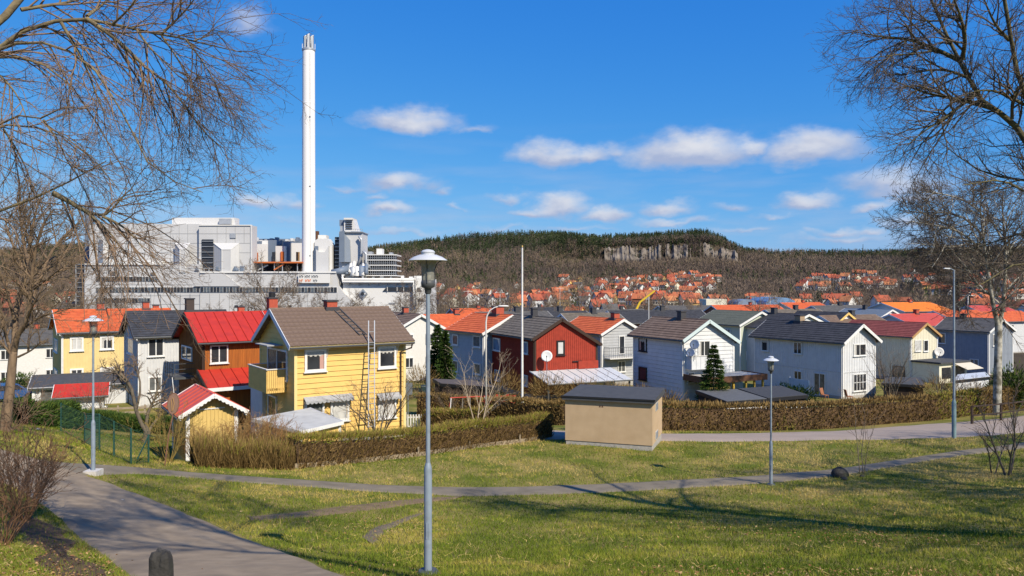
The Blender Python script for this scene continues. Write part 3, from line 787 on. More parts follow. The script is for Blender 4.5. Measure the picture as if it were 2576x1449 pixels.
M_AWN = mat('grey_canvas', (.36, .37, .38), .9, c2=(.30, .31, .32), scale=9)

# ---- big yellow house with the ladder
D_ = House('yellow_house', 'large yellow clapboard house with brown tile roof, balcony and leaning ladder', 295, 39.4, 35, .45, 343.2, rpx=404.4, lpx=261, axis='x', rise=1.66,
          wall=YEL, roof='single', roofm=RF_BROWN, siding='h', pitch=.285, oe=.42, og=.42, barge=mat('bluish_white_paint', (.60, .64, .68), .6), trim=mat('pale_yellow_trim', (.70, .55, .24), .6), dpipe=False)
hD = D_
D_.window('F', (304.2, 325.8, 349, 371.5), [G_DARK], 1, cw=.13, curtain='vr'); D_.window('F', (377.5, 395.6, 346, 368), [G_DARK], 1, cw=.13, curtain='v')
D_.window('F', (304.2, 323.8, 400.5, 421), [G_MID], 1, cw=.12); D_.window('F', (330, 348.6, 400.5, 421), [G_PALE], 1, cw=.12)
D_.window('F', (377.5, 395.6, 398, 418), [G_PALE], 1, cw=.12)
D_.window('L', (269, 288.5, 348.5, 379), [G_DARK, G_MID], 2, name='balcony_door', sill=False, cw=.1)
D_.window('L', (269.5, 278, 395, 421), [G_DARK], 1, cw=.1)
D_.chimney(D_.og + 3.15, .62, .42)
for b in ((303.2, 351.2), (376.2, 398.6)):                                # scalloped awnings over the lower windows
    u0, u1, z0, z1 = D_.pix('F', b[0], b[1], 397.5 if b[0] < 350 else 395, 402 if b[0] < 350 else 399.5)
    mb = MB(); n = int((u1 - u0) / .22); w = (u1 - u0) / n
    mb.hexa([D_.P('F', u0, .03, z1 + .1), D_.P('F', u1, .03, z1 + .1), D_.P('F', u1, .42, z0 + .16), D_.P('F', u0, .42, z0 + .16)], [D_.P('F', u0, .03, z1 + .13), D_.P('F', u1, .03, z1 + .13), D_.P('F', u1, .42, z0 + .18), D_.P('F', u0, .42, z0 + .18)])
    for k in range(n):
        pts = [D_.P('F', u0 + k * w + w * f, .42, z0 + .165 - h) for f, h in ((0, 0), (0, .07), (.25, .13), (.5, .15), (.75, .13), (1, .07), (1, 0))]
        mb.poly_extrude(pts, (0, -.012, 0))
    mb.build('awning', M_AWN, D_.o)
for b in ((302.8, 329.2, 347.6), (374.5, 398.8, 344.6)):                   # drip rails over the upper windows
    u0, u1, z0, z1 = D_.pix('F', b[0], b[1], b[2], b[2] + 1)
    mb = MB(); D_.fbox(mb, 'F', u0, u1, z0 - .02, z0 + .03, .0, .19)
    for u in (u0 + .12, u1 - .12): mb.bar(D_.P('F', u, .17, z0), D_.P('F', u - .02, .05, z0 - .55), .025)
    mb.build('awning_rail', M_WHITE, D_.o)
mb = MB(); fr = D_.slope(0); a = Vector(D_.sp(fr, fr[5] - .15, -.09, -.06))
mb.tube([a, a + Vector((-.05, 0, -.25)), D_.P('F', D_.W - .28, .1, D_.H - .75), D_.P('F', D_.W - .28, .1, .05)], .05, 7); mb.build('downpipe', M_DBROWN, D_.o)
# balcony on the gable
x0, x1, y0, y1 = -1.08, -.04, 1.3, 4.8; zb, zt = 2.98, 4.12
bal = MB(); bal.box(x0, y0, zb, x1, y1, zb + .14); bal = bal.build('balcony', YEL, D_.o)
for yy, nm in ((y0, 0), (y1 - .03, 1)):
    k = 9; w = (x1 - x0) / k
    for i in range(k): MB().box(x0 + i * w + .008, yy, zb - .12, x0 + (i + 1) * w - .008, yy + .03, zt).build('baluster_board', YEL, bal)
k = 28; w = (y1 - y0 - .08) / k; bm = None
for i in range(k): MB().box(x0 - .03, y0 + .04 + i * w + .008, zb - .12, x0, y0 + .04 + (i + 1) * w - .008, zt).build('baluster_board', YEL, bal)
mb = MB(); mb.box(x0 - .06, y0 - .05, zt, x0 + .05, y1 + .05, zt + .05); mb.box(x0 + .05, y0 - .05, zt, x1, y0 + .06, zt + .05); mb.box(x0 + .05, y1 - .06, zt, x1, y1 + .05, zt + .05); mb.build('handrail', M_OFF, bal)
mb = MB(); mb.box(-.9, 1.9, 5.35, -.04, 4.2, 5.4); mb.build('door_hood', M_AWN, D_.o)
# roof ladder
mb = MB(); fr = D_.slope(0)
for q in (D_.og + 3.2, D_.og + 3.62): mb.bar(D_.sp(fr, q + .55, .75, .13), D_.sp(fr, q, fr[4] - .25, .13), .05)
for k in range(9):
    f = k / 8; mb.bar(D_.sp(fr, D_.og + 3.2 + .55 * (1 - f), .8 + (fr[4] - 1.1) * f, .13), D_.sp(fr, D_.og + 3.62 + .55 * (1 - f), .8 + (fr[4] - 1.1) * f, .13), .03)
mb.build('roof_ladder', M_DGREY, D_.roof)
# back annex
MB().box(-.25, 5.0, -.3, 1.2, 7.4, 2.6).build('annex', LGREY, D_.o)
# leaning ladder: a thing of its own
u = D_.solve('F', 366.4); u2 = D_.solve('F', 372.3); lad = empty('ladder', D_.world((u + u2) / 2, 0, 0), D_.th); lad.location.z = D_.base
hw = (u2 - u) / 2
zt = 6.72; foot = Vector((0, -1.55, -.12)); head = Vector((0, -.30, zt))
_h = D_.world((u + u2) / 2, -.30, 0); _px = _h.x / _h.y                      # stand it straight up the wall
_f = D_.world((u + u2) / 2, -1.55, 0); foot.x = -(_f.x - _px * _f.y) / (D_.Bx[0] - _px * D_.Bx[1])

for sx in (-1, 1): MB().bar(foot + Vector((sx * hw, 0, 0)), head + Vector((sx * hw, 0, 0)), .05, .075).build('rail', mat('aluminium', (.55, .56, .57), .35, metal=.6), lad)
for k in range(22):
    f = .03 + k * .044
    p = foot.lerp(head, f)
    if k < 19 or k == 20: MB().bar(p + Vector((-hw, 0, 0)), p + Vector((hw, 0, 0)), .032).build('rung', MATS['aluminium'], lad)
tag(lad, 'tall aluminium ladder leaning on the eave of the yellow house', 'ladder')
# patio canopy at the corner
cn = empty('patio_canopy', (-10.0, 35.8, 1.0)); _o = Vector(cn.location)
C4 = [Vector(q) - _o for q in ((-9.6, 33.7, 2.42), (-8.15, 35.7, 2.5), (-10.5, 38.4, 2.72), (-12.6, 35.9, 2.6))]
MB().hexa(C4, [p + Vector((0, 0, .07)) for p in C4]).build('roof_sheet', mat('pale_felt', (.46, .47, .45), .8, c2=(.36, .37, .36), scale=2), cn)
_c = (C4[0] + C4[1] + C4[2] + C4[3]) / 4
for a_, b_ in ((0, 1), (3, 0), (1, 2)): MB().bar(C4[a_] + (C4[a_] - _c).normalized() * .03 + Vector((0, 0, .0)), C4[b_] + (C4[b_] - _c).normalized() * .03 + Vector((0, 0, .0)), .03, .17).build('fascia', M_WHITE, cn)
for p in C4[:2] + [C4[3]]:
    q = _c + (p - _c) * .92; MB().box(q.x - .05, q.y - .05, -.9, q.x + .05, q.y + .05, q.z).build('post', M_WHITE, cn)
q0, q1 = _c + (C4[0] - _c) * .9, _c + (C4[1] - _c) * .9
MB().bar(q0.lerp(q1, .45) + Vector((0, 0, -.95)), q1 + Vector((0, 0, -.95)), .05, 1.75).build('side_panel', YEL, cn)
tag(cn, 'pale sloping patio canopy at the corner of the yellow house', 'canopy')

# ---- orange timber house with red metal roof
hC = House('timber_house', 'orange brown timber house with bright red standing seam roof and lean-to', 203, 48.3, 36, .25, 340.2, W=7.4, lpx=180, axis='x', rise=1.62,
           wall=WOOD, roof='metal', roofm=RM_RED, siding='v', pitch=.14, trim=M_DBROWN, barge=M_DBROWN, oe=.42, og=.45)
hC.window('F', (209.8, 227.8, 345, 363.2), [G_DARK], 2); hC.window('L', (183, 193, 346, 360), [G_DARK], 2, sill=False)
hC.chimney(hC.og + 5.6, .62, .95, metal_top=True)
mb = MB(); hC.fbox(mb, 'F', .05, 6.4, -.6, 2.35, .04, 2.1); ann = mb.build('lean_to', WOOD, hC.o)
k = 10; w = 6.9 / k
for i in range(k):
    x0 = -.35 + i * w; mb = MB()
    mb.hexa([(x0 + .005, -2.6, 2.42), (x0 + w - .005, -2.6, 2.42), (x0 + w - .005, -.05, 3.35), (x0 + .005, -.05, 3.35)], [(x0 + .005, -2.6, 2.48), (x0 + w - .005, -2.6, 2.48), (x0 + w - .005, -.05, 3.41), (x0 + .005, -.05, 3.41)])
    mb.hexa([(x0 + .01, -2.6, 2.48), (x0 + .05, -2.6, 2.48), (x0 + .05, -.05, 3.41), (x0 + .01, -.05, 3.41)], [(x0 + .01, -2.6, 2.53), (x0 + .05, -2.6, 2.53), (x0 + .05, -.05, 3.46), (x0 + .01, -.05, 3.46)])
    mb.build('roof_panel', RM_RED, ann)
MB().box(-.4, -2.66, 2.28, 6.6, -2.602, 2.5).build('fascia', M_WHITE, ann)
mb = MB(); mb.hexa([(-.42, -2.62, 2.2), (-.36, -2.62, 2.2), (-.36, -.05, 3.15), (-.42, -.05, 3.15)], [(-.42, -2.62, 2.5), (-.36, -2.62, 2.5), (-.36, -.05, 3.45), (-.42, -.05, 3.45)]); mb.build('bargeboard', M_DBROWN, ann)
mb = MB(); mb.box(-1.3, 2.2, 2.62, -.03, 5.2, 2.76); bal = mb.build('balcony', M_DGREY, hC.o)
mb = MB()
for zz in (3.0, 3.3, 3.66): mb.bar((-1.27, 2.2, zz), (-1.27, 5.2, zz), .035); mb.bar((-1.27, 2.22, zz), (-.03, 2.22, zz), .035)
for yy in (2.2, 2.95, 3.7, 4.45, 5.2): mb.bar((-1.27, yy, 2.7), (-1.27, yy, 3.68), .04)
mb.build('railing', M_DGREY, bal)
mb = MB(); fr = hC.slope(0)
for q in (5.25, 5.65): mb.bar(hC.sp(fr, q, 1.2, .13), hC.sp(fr, q, fr[4] - .1, .13), .045)
for k in range(8): mb.bar(hC.sp(fr, 5.25, 1.3 + k * .3, .13), hC.sp(fr, 5.65, 1.3 + k * .3, .13), .03)
mb.build('roof_ladder', mat('pink_ladder', (.55, .30, .28), .6), hC.roof)

# ---- light grey house
hB = House('grey_house', 'light grey board house with black tile roof beside the timber house', 138.7, 54.6, 36, .05, 335, W=6.6, lpx=125, axis='x', rise=1.55,
           wall=LGREY, roof='tiles', roofm=RF_DARK, siding='v', pitch=.2, oe=.4, og=.4, barge=M_DGREY)
hB.window('F', (147.4, 164, 338.2, 356.4), [G_DARK], 2); hB.window('F', (148, 162, 376.5, 391), [G_MID], 2); hB.window('L', (128.4, 134.6, 338, 354), [G_PALE], 1)
hB.chimney(hB.og + 4.2, .6, .95, m=mat('dark_chimney', (.06, .045, .04), .8))
# ---- pale yellow house, orange roof
hA = House('pale_yellow_house', 'pale yellow house with orange tile roof and white window frames', 62, 63, 36, -.2, 331.6, W=9, lpx=53.5, axis='x', rise=1.62,
           wall=PALEYEL, roof='tiles', roofm=RF_ORANGE, siding='v', pitch=.22, oe=.4, og=.4)
hA.window('F', (69.7, 83.5, 336.8, 351), [G_PALE], 2, cw=.16); hA.window('F', (99.8, 113.8, 336, 349.6), [G_DARK], 2, cw=.14, curtain='vl')
hA.window('F', (69.7, 83.5, 368.4, 384), [G_DARK], 2, cw=.14); hA.window('F', (100, 114, 367, 381), [G_PALE], 2, cw=.12)
hA.window('L', (55, 58.5, 339, 352), [G_PALE], 1); hA.window('L', (55, 58.5, 369, 383), [G_PALE], 1)
hA.chimney(hA.og + 3.4, .55, .6); hA.chimney(hA.og + 7.2, .55, .65)

# ---- blue grey house, orange roof
hE = House('blue_grey_house', 'blue grey board house with bright orange tile roof behind the street lamp', 484, 70, 34, -.75, 332, W=6.0, lpx=449.5, rise=1.45,
           wall=BLUEGREY, roof='tiles', roofm=RF_ORANGE, siding='h', pitch=.32, oe=.4, og=.35)
for b in ((453, 458.8, 334.4, 345.2), (473.5, 481.2, 335.5, 347.4), (453, 458.8, 360, 371.5), (474, 481.4, 363, 374.5)): hE.window('L', b, [G_MID], 1, cw=.12)
hE.chimney(2.6, .9, .75)
# ---- falu red house
hF = House('red_house', 'dark red board house with grey brown tile roof and asymmetrical gable', 534.8, 62, 24, -.3, 337, rpx=596.6, lpx=488.4, rp=2.45, rise=1.44,
           wall=FALU, roof='tiles', roofm=RF_BROWN2, siding='v', pitch=.2, trim=M_DBROWN, barge=M_DBROWN, oe=.35, og=.3)
hF.window('F', (556.2, 564.4, 340.4, 355.2), [G_PALE], 1, frame=M_BLACK, cw=.13); hF.window('L', (493.7, 500.7, 338, 350.8), [G_BLUE], 1, cw=.1); hF.window('L', (523, 528.6, 341.5, 353.8), [G_BLUE], 1, cw=.1)
hF.window('L', (495.5, 500.8, 370, 380.8), [G_BLUE], 1); hF.window('L', (523.5, 528.4, 375, 386), [G_BLUE], 1)
mb = MB(); hF.fbox(mb, 'F', hF.W - 1.9, hF.W + .05, 2.35, 3.02, .035, .2); mb.build('wall_screen', FALU, hF.o)
mb = MB(); mb.bar(hF.P('F', 3.55, .1, 3.0), hF.P('F', 4.45, .1, 3.0), .09); mb.build('wall_lamp_bar', M_BLACK, hF.o)
hF.chimney(5.5, .5, .7, m=M_FLASH)
# white carport on posts in front of the red gable
cp = empty('carport', hF.world(0, 0, 0), hF.th); cp.location.z = hF.base
n = 9; w = 7.9 / n
for i in range(n):
    x0 = -.55 + i * w
    mb = MB(); mb.hexa([(x0 + .006, -3.5, 1.65), (x0 + w - .006, -3.5, 1.65), (x0 + w - .006, -.08, 2.3), (x0 + .006, -.08, 2.3)], [(x0 + .006, -3.5, 1.69), (x0 + w - .006, -3.5, 1.69), (x0 + w - .006, -.08, 2.34), (x0 + .006, -.08, 2.34)])
    mb.hexa([(x0 + .01, -3.5, 1.69), (x0 + .05, -3.5, 1.69), (x0 + .05, -.08, 2.34), (x0 + .01, -.08, 2.34)], [(x0 + .01, -3.5, 1.74), (x0 + .05, -3.5, 1.74), (x0 + .05, -.08, 2.39), (x0 + .01, -.08, 2.39)])
    mb.build('roof_panel', RM_WHITE, cp)
for x in (-.4, 2.2, 4.8, 7.2): MB().box(x - .06, -3.35, -.4, x + .06, -3.23, 1.63).build('post', M_DGREY, cp)
MB().tube([(-.6, -3.58, 1.62), (7.4, -3.58, 1.62)], .06, 6).build('gutter', M_DGREY, cp)
MB().box(4.4, -1.2, -.4, 7.1, -1.1, 1.75).build('back_panel', M_OFF, cp)
tag(cp, 'white ribbed metal carport roof in front of the red gable', 'carport')
# ---- grey gable house
hG = House('grey_gable_house', 'grey house with white trimmed gable, small balcony and orange roof', 602, 78, 28, -1.3, 333.2, W=5.2, L=8, rise=1.35, wall=mat('mid_grey_boards', (.40, .41, .42), .7, c2=(.35, .36, .37), scale=2), roof='tiles', roofm=RF_ORANGE,
           siding='h', pitch=.3, oe=.35, og=.35)
hG.window('F', (618.5, 624.3, 335.6, 354.3), [G_DARK, G_MID], 1, name='balcony_door', sill=False); hG.window('F', (617.3, 625, 360.8, 372), [G_MID], 2)
hG.chimney(1.6, .7, .6)
a0, a1, z0, z1 = hG.pix('F', 604, 633, 346.5, 357)
mb = MB(); hG.fbox(mb, 'F', a0, a1, z0 - .1, z0, 0, 1.1); bal = mb.build('balcony', M_OFF, hG.o)
mb = MB(); k = 16
for i in range(k + 1): mb.bar(hG.P('F', a0 + (a1 - a0) * i / k, 1.07, z0), hG.P('F', a0 + (a1 - a0) * i / k, 1.07, z1), .022)
mb.bar(hG.P('F', a0, 1.07, z1), hG.P('F', a1, 1.07, z1), .04); mb.bar(hG.P('F', a0, 1.07, z1), hG.P('F', a0, 0, z1), .04)
for i in range(5): mb.bar(hG.P('F', a0, .2 * i + .1, z0), hG.P('F', a0, .2 * i + .1, z1), .022)
mb.build('railing', M_DGREY, bal)
# ---- white house with balcony
hH = House('white_house', 'white clapboard house with brown tile roof, balcony and two satellite dishes', 684, 60, 26, -.45, 338, rpx=733.4, lpx=634, rp=2.34, rise=1.34,
           wall=WHITEB, roof='tiles', roofm=RF_BROWN, siding='h', pitch=.33, barge=M_TEAL, oe=.4, og=.4)
hH.window('L', (639.4, 647.4, 337.8, 351.4), [G_DARK], 1, frame=M_BLACK, curtain='vlr'); hH.window('L', (639.4, 647.4, 367, 380), [G_DARK], 1, frame=M_BLACK)
hH.window('F', (697.5, 709.6, 340.2, 356.5), [G_DARK], 2, sill=False, cw=.1, curtain='l'); hH.window('F', (687, 694, 372, 383), [G_MID], 1)
hH.chimney(3.6, .55, .6, m=M_FLASH)
a0, a1, z0, z1 = hH.pix('F', 685, 711.5, 355.3, 367.8)
mb = MB(); hH.fbox(mb, 'F', a0 + .02, a1, z0, z0 + .12, .0, .8); bal = mb.build('balcony', WHITEB, hH.o)
k = 6; w = (a1 - a0) / k
for i in range(k):
    mb = MB(); hH.fbox(mb, 'F', a0 + i * w + .012, a0 + (i + 1) * w - .012, z0 - .03, z1, .8, .83); mb.build('balcony_panel', WHITEB, bal)
mb = MB(); hH.fbox(mb, 'F', a0, a0 + .03, z0 - .03, z1, .04, .8); hH.fbox(mb, 'F', a1 - .03, a1, z0 - .03, z1, .04, .8); mb.build('side_panel', WHITEB, bal)
rail = MB(); hH.fbox(rail, 'F', a0 - .03, a1 + .03, z1 + .002, z1 + .05, .77, .87); rail.build('handrail', M_OFF, bal)
# flat roofed car port with brown fascia
cp = empty('carport', hH.world(0, 0, 0), hH.th); cp.location.z = hH.base
mb = MB(); mb.box(-.1, -2.9, 2.28, 6.0, -.1, 2.42); mb.build('roof_deck', mat('pale_roof_felt', (.40, .395, .38), .8, c2=(.30, .295, .285), scale=1.2), cp)
for (x0, y0, x1, y1) in ((-.16, -3.0, 6.06, -2.902), (6.002, -2.9, 6.08, -.1), (-.18, -2.9, -.102, -.1)): MB().box(x0, y0, 2.02, x1, y1, 2.5).build('fascia', M_BROWN, cp)
for x in (2.7, 4.0, 4.9, 5.8): MB().box(x - .07, -2.8, -.3, x + .07, -2.66, 2.27).build('post', mat('mustard_paint', (.55, .36, .06), .7), cp)
MB().box(.1, -2.6, -.3, 2.5, -2.5, 2.1).build('front_wall', mat('ochre_boards', (.42, .31, .10), .8, c2=(.30, .22, .08), scale=4), cp)
MB().box(2.7, -.6, -.3, 5.7, -.5, 2.1).build('back_wall', M_OFF, cp)
tag(cp, 'flat roofed carport with brown fascia beside the white house', 'carport')
p = hH.world(-.12, -.98, z1 + .35); dish(p, .36, (-.55, -.8, .32), 'lower satellite dish at the corner of the white balcony', M_GALV, .6)  # grey reflector: the dish's shaded side is put into its colour
p = hH.world(.30, -.98, z1 + .98); dish(p, .40, (-.5, -.8, .32), 'upper satellite dish above the white balcony', M_GALV, 1.2)  # same grey, shade painted into the reflector colour
dish(hF.world(.75, -.75, 3.62), .47, (-.10, -.95, .25), 'big white satellite dish on the red gable', M_WHITE, 2.4)
# ---- long white house with black roof
hI = House('long_white_house', 'long white house with black tile roof and many paned ground floor window', 842.7, 70, 28, -1.55, 341, rpx=874.8, lpx=755, rise=1.45,
           wall=WHITEV, roof='tiles', roofm=RF_DARK, siding='v', pitch=.24, oe=.4, og=.5)
hI.window('F', (852.8, 865.2, 343.8, 355.8), [G_DARK], 2, curtain='l'); hI.window('F', (852.4, 865.6, 373.5, 391), [G_DARK], 4, trans=1)
hI.window('L', (762, 769.2, 339, 351), [G_DARK], 1, curtain='vl'); hI.window('L', (794, 802.4, 342, 354), [G_DARK], 2); hI.window('L', (794.5, 802.4, 370.7, 380), [G_DARK], 2)
hI.window('L', (814.3, 826, 373, 395.5), [G_MID], 2, name='garden_door', sill=False)
mb = MB(); hI.fbox(mb, 'L', .1, hI.L - .1, 2.5, 2.58, .03, .06); hI.fbox(mb, 'F', .1, hI.W - .1, 2.5, 2.58, .03, .06); mb.build('band_board', LGREY, hI.o)
hI.chimney(7.5, .7, .6, m=mat('tan_brick', (.36, .26, .17), .9, c2=(.28, .2, .13), scale=9))
# ---- cream house
hJ = House('cream_house', 'cream house with maroon tile roof and tan bargeboards', 911, 88, 28, -2.1, 336, rpx=937, L=9.5, rise=1.42,
           wall=CREAM, roof='tiles', roofm=RF_MAROON, siding='v', pitch=.3, barge=M_TAN, oe=.35, og=.4)
hJ.window('F', (914.3, 920.6, 340, 351.4), [G_PALE], 1); hJ.window('F', (923, 927.6, 340, 351.4), [G_DARK], 1); hJ.window('L', (893, 905, 366, 382), [G_MID], 1, sill=False, frame=M_BROWN)
ann = MB(); ann.box(.05, -3.4, -.4, 5.4, -.05, 2.35); ann = ann.build('annex', CREAM, hJ.o)
MB().box(-.15, -3.7, 2.35, 5.7, -.05, 2.55).build('annex_roof', RM_FELT, ann)
MB().box(.5, -3.44, .6, 2.2, -3.402, 1.9).build('annex_window', G_DARK, ann); MB().box(2.7, -3.44, -.1, 4.9, -3.402, 1.9).build('annex_glazing', G_MID, ann)
mb = MB(); mb.hexa([(2.4, -5.2, 1.75), (5.6, -5.2, 1.75), (5.6, -3.72, 2.3), (2.4, -3.72, 2.3)], [(2.4, -5.2, 1.79), (5.6, -5.2, 1.79), (5.6, -3.72, 2.34), (2.4, -3.72, 2.34)]); mb.build('sun_awning', mat('cream_canvas', (.55, .50, .40), .9), ann)
dish(hJ.world(4.6, -.5, 3.35), .55, (-.2, -.95, .2), 'white satellite dish on the cream gable', M_OFF, .8)
# ---- slate blue house
hK = House('slate_blue_house', 'slate blue house with dark roof behind the birch trunk', 988.7, 95, 28, -2.3, 331, lpx=937, W=5.4, rise=1.4,
           wall=SLATE, roof='tiles', roofm=RF_ASHY, siding='v', pitch=.3, oe=.35, og=.35)
hK.window('L', (938.5, 946, 332.8, 343.5), [G_DARK], 1); hK.window('L', (970, 979, 359, 367), [G_MID], 2); hK.window('F', (992, 998, 334, 346), [G_MID], 1)
hK.chimney(5.2, .6, .5, m=M_FLASH)

# ---- the houses of the streets behind
BGW = [M_OFF, LGREY, CREAM, mat('brick_wall', (.30, .13, .08), .9, c2=(.22, .1, .065), scale=9), mat('pale_green_boards', (.46, .50, .42), .8), WHITEV]
def back_house(px, rpy, d, W, L, axis, roofm, wallm, th, label, ch=True, eh=4.6, rise=1.5, roof='tiles', trim=None, barge=None):
    """a plainer house of the next streets; rpy is where its ridge shows"""
    zr = CZ - (rpy - HY) / FPX * d; base = zr - eh - rise; g = G((px - CX) / FPX * d, d); base = min(base, g)
    x = (px - CX) / FPX * d; c, s_ = math.cos(R(th)), math.sin(R(th)); nx = x - (c * W / 2 - s_ * L / 2); ny = d - (s_ * W / 2 + c * L / 2)
    epx = CX + FPX * nx / ny; epy = HY + (CZ - (zr - rise)) / ny * FPX
    h = House('back_street_house', label, epx, ny, th, base, epy, W=W, L=L, axis=axis, rise=rise, wall=wallm, roofm=roofm, roof=roof, oe=.35, og=.3, dpipe=False, trim=trim, barge=barge)
    Z = h.H
    for z0 in (Z - 1.75, Z - 4.3):
        for f in (.25, .7): h.window_at('F', W * f - .5, W * f + .5, z0, z0 + 1.15, [G_DARK], 2, sill=False)
        for f in (.25, .7): h.window_at('L', L * f - .45, L * f + .45, z0, z0 + 1.15, [G_MID], 2, sill=False)
    if ch: h.chimney(h.len * .6, .6, .65, m=M_BRICK if ch == 1 else M_FLASH)
    return h
BH = [(407,314,86,5.5,8,'y',RF_BROWN,M_OFF,30,'white house with plain brown roof glimpsed right of the yellow house',1),
 (452,315,96,9,7,'x',RF_ORANGE,LGREY,30,'orange roofed house peeping over the blue grey house',1),
 (512,312.5,98,10,7,'x',RF_ASHY,BGW[3],26,'ash grey roofed house right behind the flagpole',2),
 (556,312,104,9,8,'x',RF_DARK,M_OFF,24,'black roofed house over the ridge of the red house',2),
 (590,314,98,8,7,'x',RF_BROWN2,LGREY,22,'grey brown roofed house left of the grey gable',2),
 (655,311,112,15,7,'x',RF_DARK,BGW[3],16,'long black roofed brick row behind the white house',2),
 (725,319,112,5.0,9,'y',RF_BROWN,CREAM,28,'cream gabled house tucked behind the white house',0),
 (737,311.5,98,7,8,'y',mat('roof_greygreen', (.13,.14,.11),.85,c2=(.1,.11,.085),scale=3),BGW[4],28,'pale house with grey green roof between the white houses',0),
 (778,314,94,8,9,'y',RF_DARK,LGREY,28,'black gabled roof touching the long white house',2),
 (792,310,118,10,8,'x',RF_BROWN2,BGW[3],20,'brown roofed house with tall chimney over the long white house',2),
 (822,312.5,104,5,8,'y',RF_DARK,M_WHITE,28,'small white gable with yellow bargeboards',0),
 (848,316,102,10,7,'x',RF_BROWN,LGREY,24,'brown roof just left of the maroon roof',2),
 (868,309.5,128,7,9,'y',mat('roof_bluegrey', (.17,.21,.26),.7,c2=(.14,.175,.22),scale=3),M_OFF,25,'house with pale blue grey roof',2),
 (906,303,150,13,10,'x',roof_mat('roof_bright_orange',(.72,.22,.03),(.60,.16,.03)),M_OFF,22,'house with the biggest bright orange roof',1),
 (913,314.5,116,10,8,'x',RM_SALMON,M_OFF,24,'house with faded red metal roof',1),
 (955,311,132,11,8,'x',RF_ORANGE,M_WHITE,24,'orange roofed house beside the tall street lamp',2),
 (1000,312,140,12,8,'x',RF_ORANGE,LGREY,24,'orange roofed house behind the birch trunk',2),
 (745,305.5,165,16,8,'x',RF_ORANGE,BGW[3],14,'long terracotta roofed row in the second street',1),
 (800,303,190,12,9,'x',RF_ORANGE,CREAM,20,'orange hipped looking roof near the blue hall',1),
 (836,306,150,12,8,'x',RF_ASHY,LGREY,20,'ash grey roof between orange roofs',2),
 (618,310,140,10,8,'x',RF_ASHY,LGREY,20,'ash grey roof in the second street left of the brick row',2),
 (475,309,150,10,8,'x',RF_ORANGE,M_OFF,24,'small orange roof far behind the street lamp',1),
 (536,308,160,11,8,'x',RF_DARK,M_OFF,24,'far black roof behind the flagpole',2),
 (150,312,84,9,7,'x',RF_ORANGE,PALEYEL,34,'orange roofed house behind the light grey house',1),
 (235,314,78,9,7,'x',RF_ORANGE,M_OFF,34,'orange roofed house behind the timber house',1),
 (30,330,92,10,8,'x',RF_ASHY,M_OFF,34,'ash grey roofed house left of the pale yellow house',1),
 (6,338,110,9,8,'y',RF_BROWN,BGW[3],34,'brown roofed brick house at the foot of the slope',1),
 (685,306,185,14,8,'x',RF_ASHY,CREAM,14,'cream block with ash grey roof in the distance',0),
 (985,306,175,12,8,'x',RM_SALMON,M_WHITE,22,'faded red roof far behind the slate blue house',1)]
for q in BH:
    kw = {}
    if 'yellow barge' in q[9]: kw = dict(barge=mat('yellow_trim', (.70, .48, .16), .6))
    back_house(*q[:8], q[8], q[9], ch=q[10], **kw)
# ------------------------------------------------------------------ the incineration plant across the valley
PD = 300.0; PS = PD / FPX
def X(px): return (px - CX) * PS
def Z(py): return CZ - (py - HY) * PS
CLAD = mat('grey_cladding', (.54, .54, .535), .5, c2=(.48, .48, .478), scale=.08, wave=('X', 1.2, .05), spec=.4)
CLADL = mat('pale_cladding', (.64, .635, .62), .5, c2=(.58, .575, .56), scale=.08, wave=('X', 1.5, .05), spec=.4)
CLADH = mat('ribbed_cladding', (.55, .55, .545), .5, c2=(.50, .50, .497), scale=.08, wave=('Z', .8, .06), spec=.4)
PWHITE = mat('plant_white', (.66, .655, .63), .6, c2=(.61, .605, .585), scale=.1)
PDARK = mat('plant_dark', (.03, .035, .045), .4)
PBLUE = mat('plant_blue_grey', (.16, .20, .26), .5, c2=(.13, .165, .22), scale=.2)
STEEL = mat('plant_steel', (.42, .44, .46), .4, c2=(.36, .38, .40), scale=.5, metal=.3)
ORST = mat('orange_steel', (.45, .12, .03), .7)
plant = empty('waste_plant', (X(240), PD + 20, -6.5)); tag(plant, 'huge grey clad waste incineration plant with ribbon windows', 'industrial plant')
PO = Vector(plant.location)
def pbox(name, p0, p1, t, b, y0, dep, m, par=None):
    k = 1 + y0 / PD; zz = lambda q: CZ + (Z(q) - CZ) * k
    mb = MB(); mb.box(X(p0) * k - PO.x, PD + y0 - PO.y, zz(b) - PO.z, X(p1) * k - PO.x, PD + y0 + dep - PO.y, zz(t) - PO.z); return mb.build(name, m, par or plant)
def ppoly(name, pts, y0, dep, m, par=None):
    k = 1 + y0 / PD
    mb = MB(); mb.poly_extrude([(X(a) * k - PO.x, PD + y0 - PO.y, CZ + (Z(b) - CZ) * k - PO.z) for a, b in pts][::-1], (0, dep, 0)); return mb.build(name, m, par or plant)
def pp(px, py, y): k = 1 + y / PD; return (X(px) * k - PO.x, PD + y - PO.y, CZ + (Z(py) - CZ) * k - PO.z)
low = pbox('low_wing', 84.6, 199.9, 264.2, 332, 0, 60, CLAD); pbox('parapet', 84.3, 160, 263.4, 264.9, -.6, 1, PWHITE, low)
mid = ppoly('middle_wing', [(199.9, 332), (199.9, 272.4), (336, 272.4), (338.5, 286), (343.5, 292.5), (350, 299.3), (354, 300.5), (354, 332)], -.3, 55, CLADH)
pbox('parapet', 200, 336, 271.4, 273, -.8, 1.2, PWHITE, mid)
ppoly('hopper_panel', [(193, 286.3), (205, 273.6), (224, 273.6), (240, 286.3)], -.9, .6, CLAD, mid)
pbox('boiler_house_left', 89.4, 198.9, 223.9, 264.2, 5, 7, CLAD)
r_ = pbox('boiler_house', 198.9, 251.2, 225.2, 273, 3, 7, CLAD)
